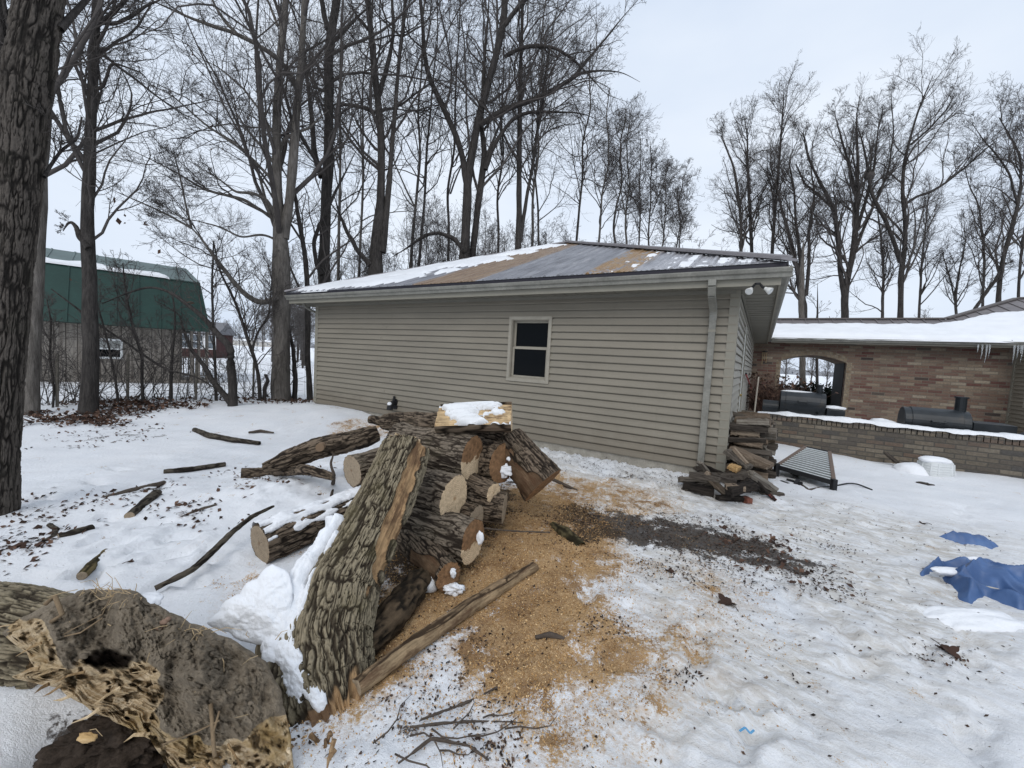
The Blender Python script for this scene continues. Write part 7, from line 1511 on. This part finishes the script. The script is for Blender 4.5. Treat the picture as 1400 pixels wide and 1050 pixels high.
# -- right hand group beyond the house
RG = [
 ('slender tree leftmost in the group beyond the house', [[(1013, 380, 5), (1013, 340, 5), (1013, 280, 4), (1008, 235, 4), (1002, 200, 3), (992, 175, 2), (986, 158, 1)]], 26, (20, 7, 6, 3), TB3),
 ('second slender tree of the group beyond the house', [[(1030, 380, 6), (1028, 340, 5), (1025, 265, 4.5), (1022, 195, 3.5), (1022, 160, 2), (1018, 130, 1)]], 27, (20, 7, 6, 3), TB1),
 ('tall thin tree with high spire between garage and house roofs', [[(1053, 380, 5.5), (1055, 345, 5), (1059, 280, 4.5), (1064, 210, 4), (1068, 155, 3), (1071, 110, 2), (1072, 85, 1)]], 25, (22, 7, 5, 3), TB1),
 ('multi stemmed dark tree above left end of the house roof', [[(1098, 460, 12), (1098, 420, 11), (1095, 390, 10), (1088, 350, 6), (1080, 310, 5), (1070, 275, 4), (1062, 235, 2), (1052, 200, 1)], [(1096, 395, 7), (1094, 340, 6), (1088, 290, 4), (1086, 240, 3), (1078, 195, 2), (1090, 165, 1)], [(1102, 400, 6), (1106, 350, 5), (1106, 300, 4), (1114, 250, 3), (1108, 200, 1.5)]], 24, (16, 7, 6, 3), TB1),
 ('broad oak shaped tree with dense crown beyond the house', [[(1155, 460, 13), (1155, 425, 12), (1155, 395, 11), (1160, 365, 9), (1167, 335, 9), (1171, 270, 8), (1173, 220, 6), (1172, 170, 4), (1170, 130, 2), (1176, 95, 1)], [(1154, 400, 9), (1150, 375, 8), (1146, 320, 7), (1141, 275, 6), (1130, 245, 6), (1113, 212, 4), (1102, 180, 3), (1098, 150, 1)], [(1172, 300, 6), (1185, 250, 5), (1196, 200, 4), (1200, 150, 2), (1208, 110, 1)], [(1168, 335, 6), (1180, 300, 5), (1196, 260, 4), (1215, 210, 3), (1222, 150, 2), (1218, 95, 1)], [(1172, 250, 5), (1160, 200, 4), (1150, 160, 3), (1140, 120, 1)], [(1140, 270, 4), (1122, 250, 4), (1100, 230, 3), (1088, 200, 2)]], 24, (15, 8, 6, 3), TB1),
 ('tall tree with an old bird nest in its left fork', [[(1230, 460, 10), (1231, 420, 9), (1232, 360, 9), (1238, 320, 7), (1237, 275, 6), (1233, 240, 6), (1236, 200, 5), (1243, 165, 4), (1255, 120, 3), (1268, 85, 2), (1276, 65, 1)], [(1231, 350, 8), (1222, 318, 7), (1213, 292, 6), (1200, 265, 6), (1190, 240, 5), (1186, 205, 4), (1180, 170, 3), (1172, 140, 1)], [(1237, 262, 5), (1252, 250, 5), (1272, 243, 5), (1293, 229, 4), (1320, 205, 3), (1346, 179, 3), (1362, 165, 1.5)], [(1246, 170, 4), (1272, 145, 3), (1296, 115, 2), (1305, 95, 1)]], 23, (15, 7, 6, 3), TB1),
 ('leaning forked tree at right end of the house roof', [[(1365, 450, 10), (1365, 410, 9), (1369, 350, 8), (1380, 310, 8), (1390, 270, 7), (1396, 235, 5), (1396, 190, 4), (1382, 160, 3), (1366, 130, 2)], [(1328, 430, 7), (1345, 400, 6), (1362, 375, 6), (1374, 350, 4)], [(1392, 265, 5), (1380, 215, 4), (1362, 185, 3), (1345, 165, 2), (1330, 140, 1)]], 22, (15, 7, 6, 3), TB1),
 ('thin tree just left of the leaning forked tree', [[(1342, 450, 5), (1344, 390, 4.5), (1346, 340, 4), (1341, 290, 3.5), (1338, 260, 3), (1325, 235, 2), (1318, 200, 1)]], 23, (16, 6, 6, 3), TB3),
 ('slim dark tree at the right edge of the photo', [[(1391, 440, 6), (1393, 380, 5), (1398, 320, 5), (1408, 260, 4), (1412, 180, 3), (1410, 120, 2)]], 24, (18, 7, 6, 3), TB1),
 ('thin tree between broad and nest trees', [[(1205, 460, 5), (1207, 410, 4.5), (1208, 360, 4), (1204, 310, 3), (1200, 270, 2)]], 27, (18, 7, 5, 2), TB3),
 ('thin tree right of the nest tree', [[(1255, 460, 4.5), (1258, 400, 4), (1260, 350, 3.5), (1266, 290, 2.5), (1270, 240, 1.5)]], 28, (18, 7, 5, 2), TB3),
 ('low tree behind the sloping end of house roof', [[(1308, 450, 5), (1306, 400, 4.5), (1312, 360, 3), (1320, 320, 2), (1318, 290, 1)], [(1306, 410, 3), (1298, 370, 2.5), (1288, 335, 1.5)]], 26, (16, 6, 5, 2), TB3)]
for kx, (lb, sts, d, br, mt) in enumerate(RG):
    sts = [[(x_, 440-(440-y_)*(.90 if y_ < 440 else 1), w_) for x_, y_, w_ in s_] for s_ in sts]
    rt = tree(lb, [stem_px(s_, d) for s_ in sts], mt, 400+kx, br, 0, base=PX(sts[0][0][0], sts[0][0][1], d)*[1, 1, 0], sides=8, min_r=.0050, lf1=.38, ang1=.55, up=.13, t0=.18, rf=.014)
    if 'nest' in lb and 'bird' in lb: ns = lump('bird_nest', PX(1189, 240, 23)-np.array(rt.location), (.28, .25, .2), TWIG, None, 3, 12, .4); ns.location = rt.location; tag(ns, 'dark twig bird nest high in the fork of a tall tree', 'nest')
# trees seen through the arch
tree('grey trunk seen through the left of the arch', [stem_px([(1097, 540, 9), (1097, 500, 9), (1096, 440, 8.5), (1096, 380, 8)], 20.5)], TB2, 421, (3, 3, 3, 0), 2., sides=10, base=PX(1097, 540, 20.5)*[1, 1, 0], t0=.8)
tree('thin dark trunk seen through the right of the arch', [stem_px([(1117, 540, 4.5), (1117, 500, 4), (1117, 440, 3.5)], 21)], TB1, 422, (10, 4, 3, 0), 2., base=PX(1117, 540, 21)*[1, 1, 0], t0=.1, lf1=.3)
# -- far hedgerow: a few shapes, repeated
FAR = []
for kx in range(5):
    r = np.random.default_rng(500+kx); hgt = r.uniform(6, 9); st = np.array([[0, 0, 0, .10], [.1, 0, hgt*.3, .08], [0, .1, hgt*.6, .05], [.1, .1, hgt, .01]]); V, Q = crown([st], r, 22, 6, 4, 0, lf1=.42, ang1=.6, up=.15, t0=.12, min_r=.008); s2 = resample(st, 10); tv, tq = tubes(s2[None, :, :3], s2[None, :, 3], 6)
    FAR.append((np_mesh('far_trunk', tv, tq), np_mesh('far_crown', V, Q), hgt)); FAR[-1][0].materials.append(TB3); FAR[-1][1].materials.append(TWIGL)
r = np.random.default_rng(520)
spots = [(r.uniform(372, 432), r.uniform(30, 55), .9) for _ in range(16)]+[(r.uniform(300, 372), r.uniform(90, 150), 1.) for _ in range(10)]+[(r.uniform(440, 990), r.uniform(34, 60), .8) for _ in range(26)]+[(r.uniform(1000, 1400), r.uniform(38, 60), .85) for _ in range(16)]+[(r.uniform(-20, 300), r.uniform(55, 120), .7) for _ in range(12)]
for kx, (px, d, s_) in enumerate(spots):
    tm, cm, hg = FAR[kx % 5]; p = PX(px, 480, d); root = thing('far_tree', 'small pale bare tree far off %s' % ('beyond the left corner of the garage' if px < 440 and d < 60 else 'across the open field at the left' if px < 440 else 'behind the garage wood' if px < 1000 else 'behind the trees beyond the house'), 'tree', (p[0], p[1], -.15), r.uniform(0, 6.28), 'far trees ' + ('left of the garage' if px < 440 and d < 60 else 'across the field' if px < 440 else 'behind the garage' if px < 1000 else 'beyond the house'))
    root.scale = (s_*r.uniform(.8, 1.2),)*3
    for nm, me in (('trunk', tm), ('crown', cm)): o = bpy.data.objects.new(nm, me); col.objects.link(o); o.parent = root
# hazy wood on the horizon
r = np.random.default_rng(530); n = 2600; an = r.uniform(-.95, .95, n); d = r.uniform(600, 900, n); x = np.sin(an)*d; y = np.cos(an)*d; h = r.uniform(4, 9, n)*(1+.6*noise3(np.stack([an*14, an*0, an*0], -1), 5)); w = r.uniform(2, 5, n)
P = np.stack([np.stack([x, y, x*0-1], -1), np.stack([x, y, h*.55], -1), np.stack([x, y, h], -1)], 1); V, Q = tubes(P, np.stack([w*.8, w, w*.2], 1), 6)
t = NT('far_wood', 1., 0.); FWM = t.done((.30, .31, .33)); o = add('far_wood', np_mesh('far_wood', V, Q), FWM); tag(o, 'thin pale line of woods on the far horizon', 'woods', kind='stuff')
CL0=(7.1,8.15,9.8); CL1=(9.0,9.75,10.8)
# ---------------------------------------------------------------- light
w = bpy.data.worlds.new('World'); scene.world = w; w.use_nodes = True; nt = w.node_tree; bgn = nt.nodes['Background']
SUN_EL, SUN_AZ = R_(42), R_(200)
sky = nt.nodes.new('ShaderNodeTexSky'); sky.sky_type = 'NISHITA'; sky.sun_disc = False; sky.sun_elevation = SUN_EL; sky.sun_rotation = SUN_AZ; sky.air_density = 1.; sky.dust_density = 4.; sky.ozone_density = 1.5
tc = nt.nodes.new('ShaderNodeTexCoord'); mp = nt.nodes.new('ShaderNodeMapping'); mp.inputs['Scale'].default_value = (1, 1, 2.2); nt.links.new(tc.outputs['Generated'], mp.inputs['Vector'])
nz = nt.nodes.new('ShaderNodeTexNoise'); nz.inputs['Scale'].default_value = 1.7; nz.inputs['Detail'].default_value = 5; nt.links.new(mp.outputs[0], nz.inputs['Vector'])
rp = nt.nodes.new('ShaderNodeValToRGB'); rp.color_ramp.elements[0].position = .32; rp.color_ramp.elements[0].color = (CL0[0], CL0[1], CL0[2], 1); rp.color_ramp.elements[1].position = .7; rp.color_ramp.elements[1].color = (CL1[0], CL1[1], CL1[2], 1); nt.links.new(nz.outputs[0], rp.inputs[0])
sc_ = nt.nodes.new('ShaderNodeMix'); sc_.data_type = 'RGBA'; sc_.inputs[0].default_value = .93; nt.links.new(sky.outputs[0], sc_.inputs[6]); nt.links.new(rp.outputs[0], sc_.inputs[7])
nt.links.new(sc_.outputs[2], bgn.inputs['Color']); bgn.inputs['Strength'].default_value = .1
sd = bpy.data.lights.new('sun', 'SUN'); so = bpy.data.objects.new('sun', sd); col.objects.link(so); sd.energy = 1.15; sd.angle = R_(35); sd.color = (1., .97, .93)
dirs = Vector((math.sin(SUN_AZ)*math.cos(SUN_EL), math.cos(SUN_AZ)*math.cos(SUN_EL), math.sin(SUN_EL))); so.rotation_euler = dirs.to_track_quat('Z', 'Y').to_euler()
vs = scene.view_settings; vs.view_transform = 'Standard'; vs.look = 'None'; vs.gamma = 1; vs.exposure = 0.
scene.cycles.max_bounces = 6; scene.cycles.diffuse_bounces = 3
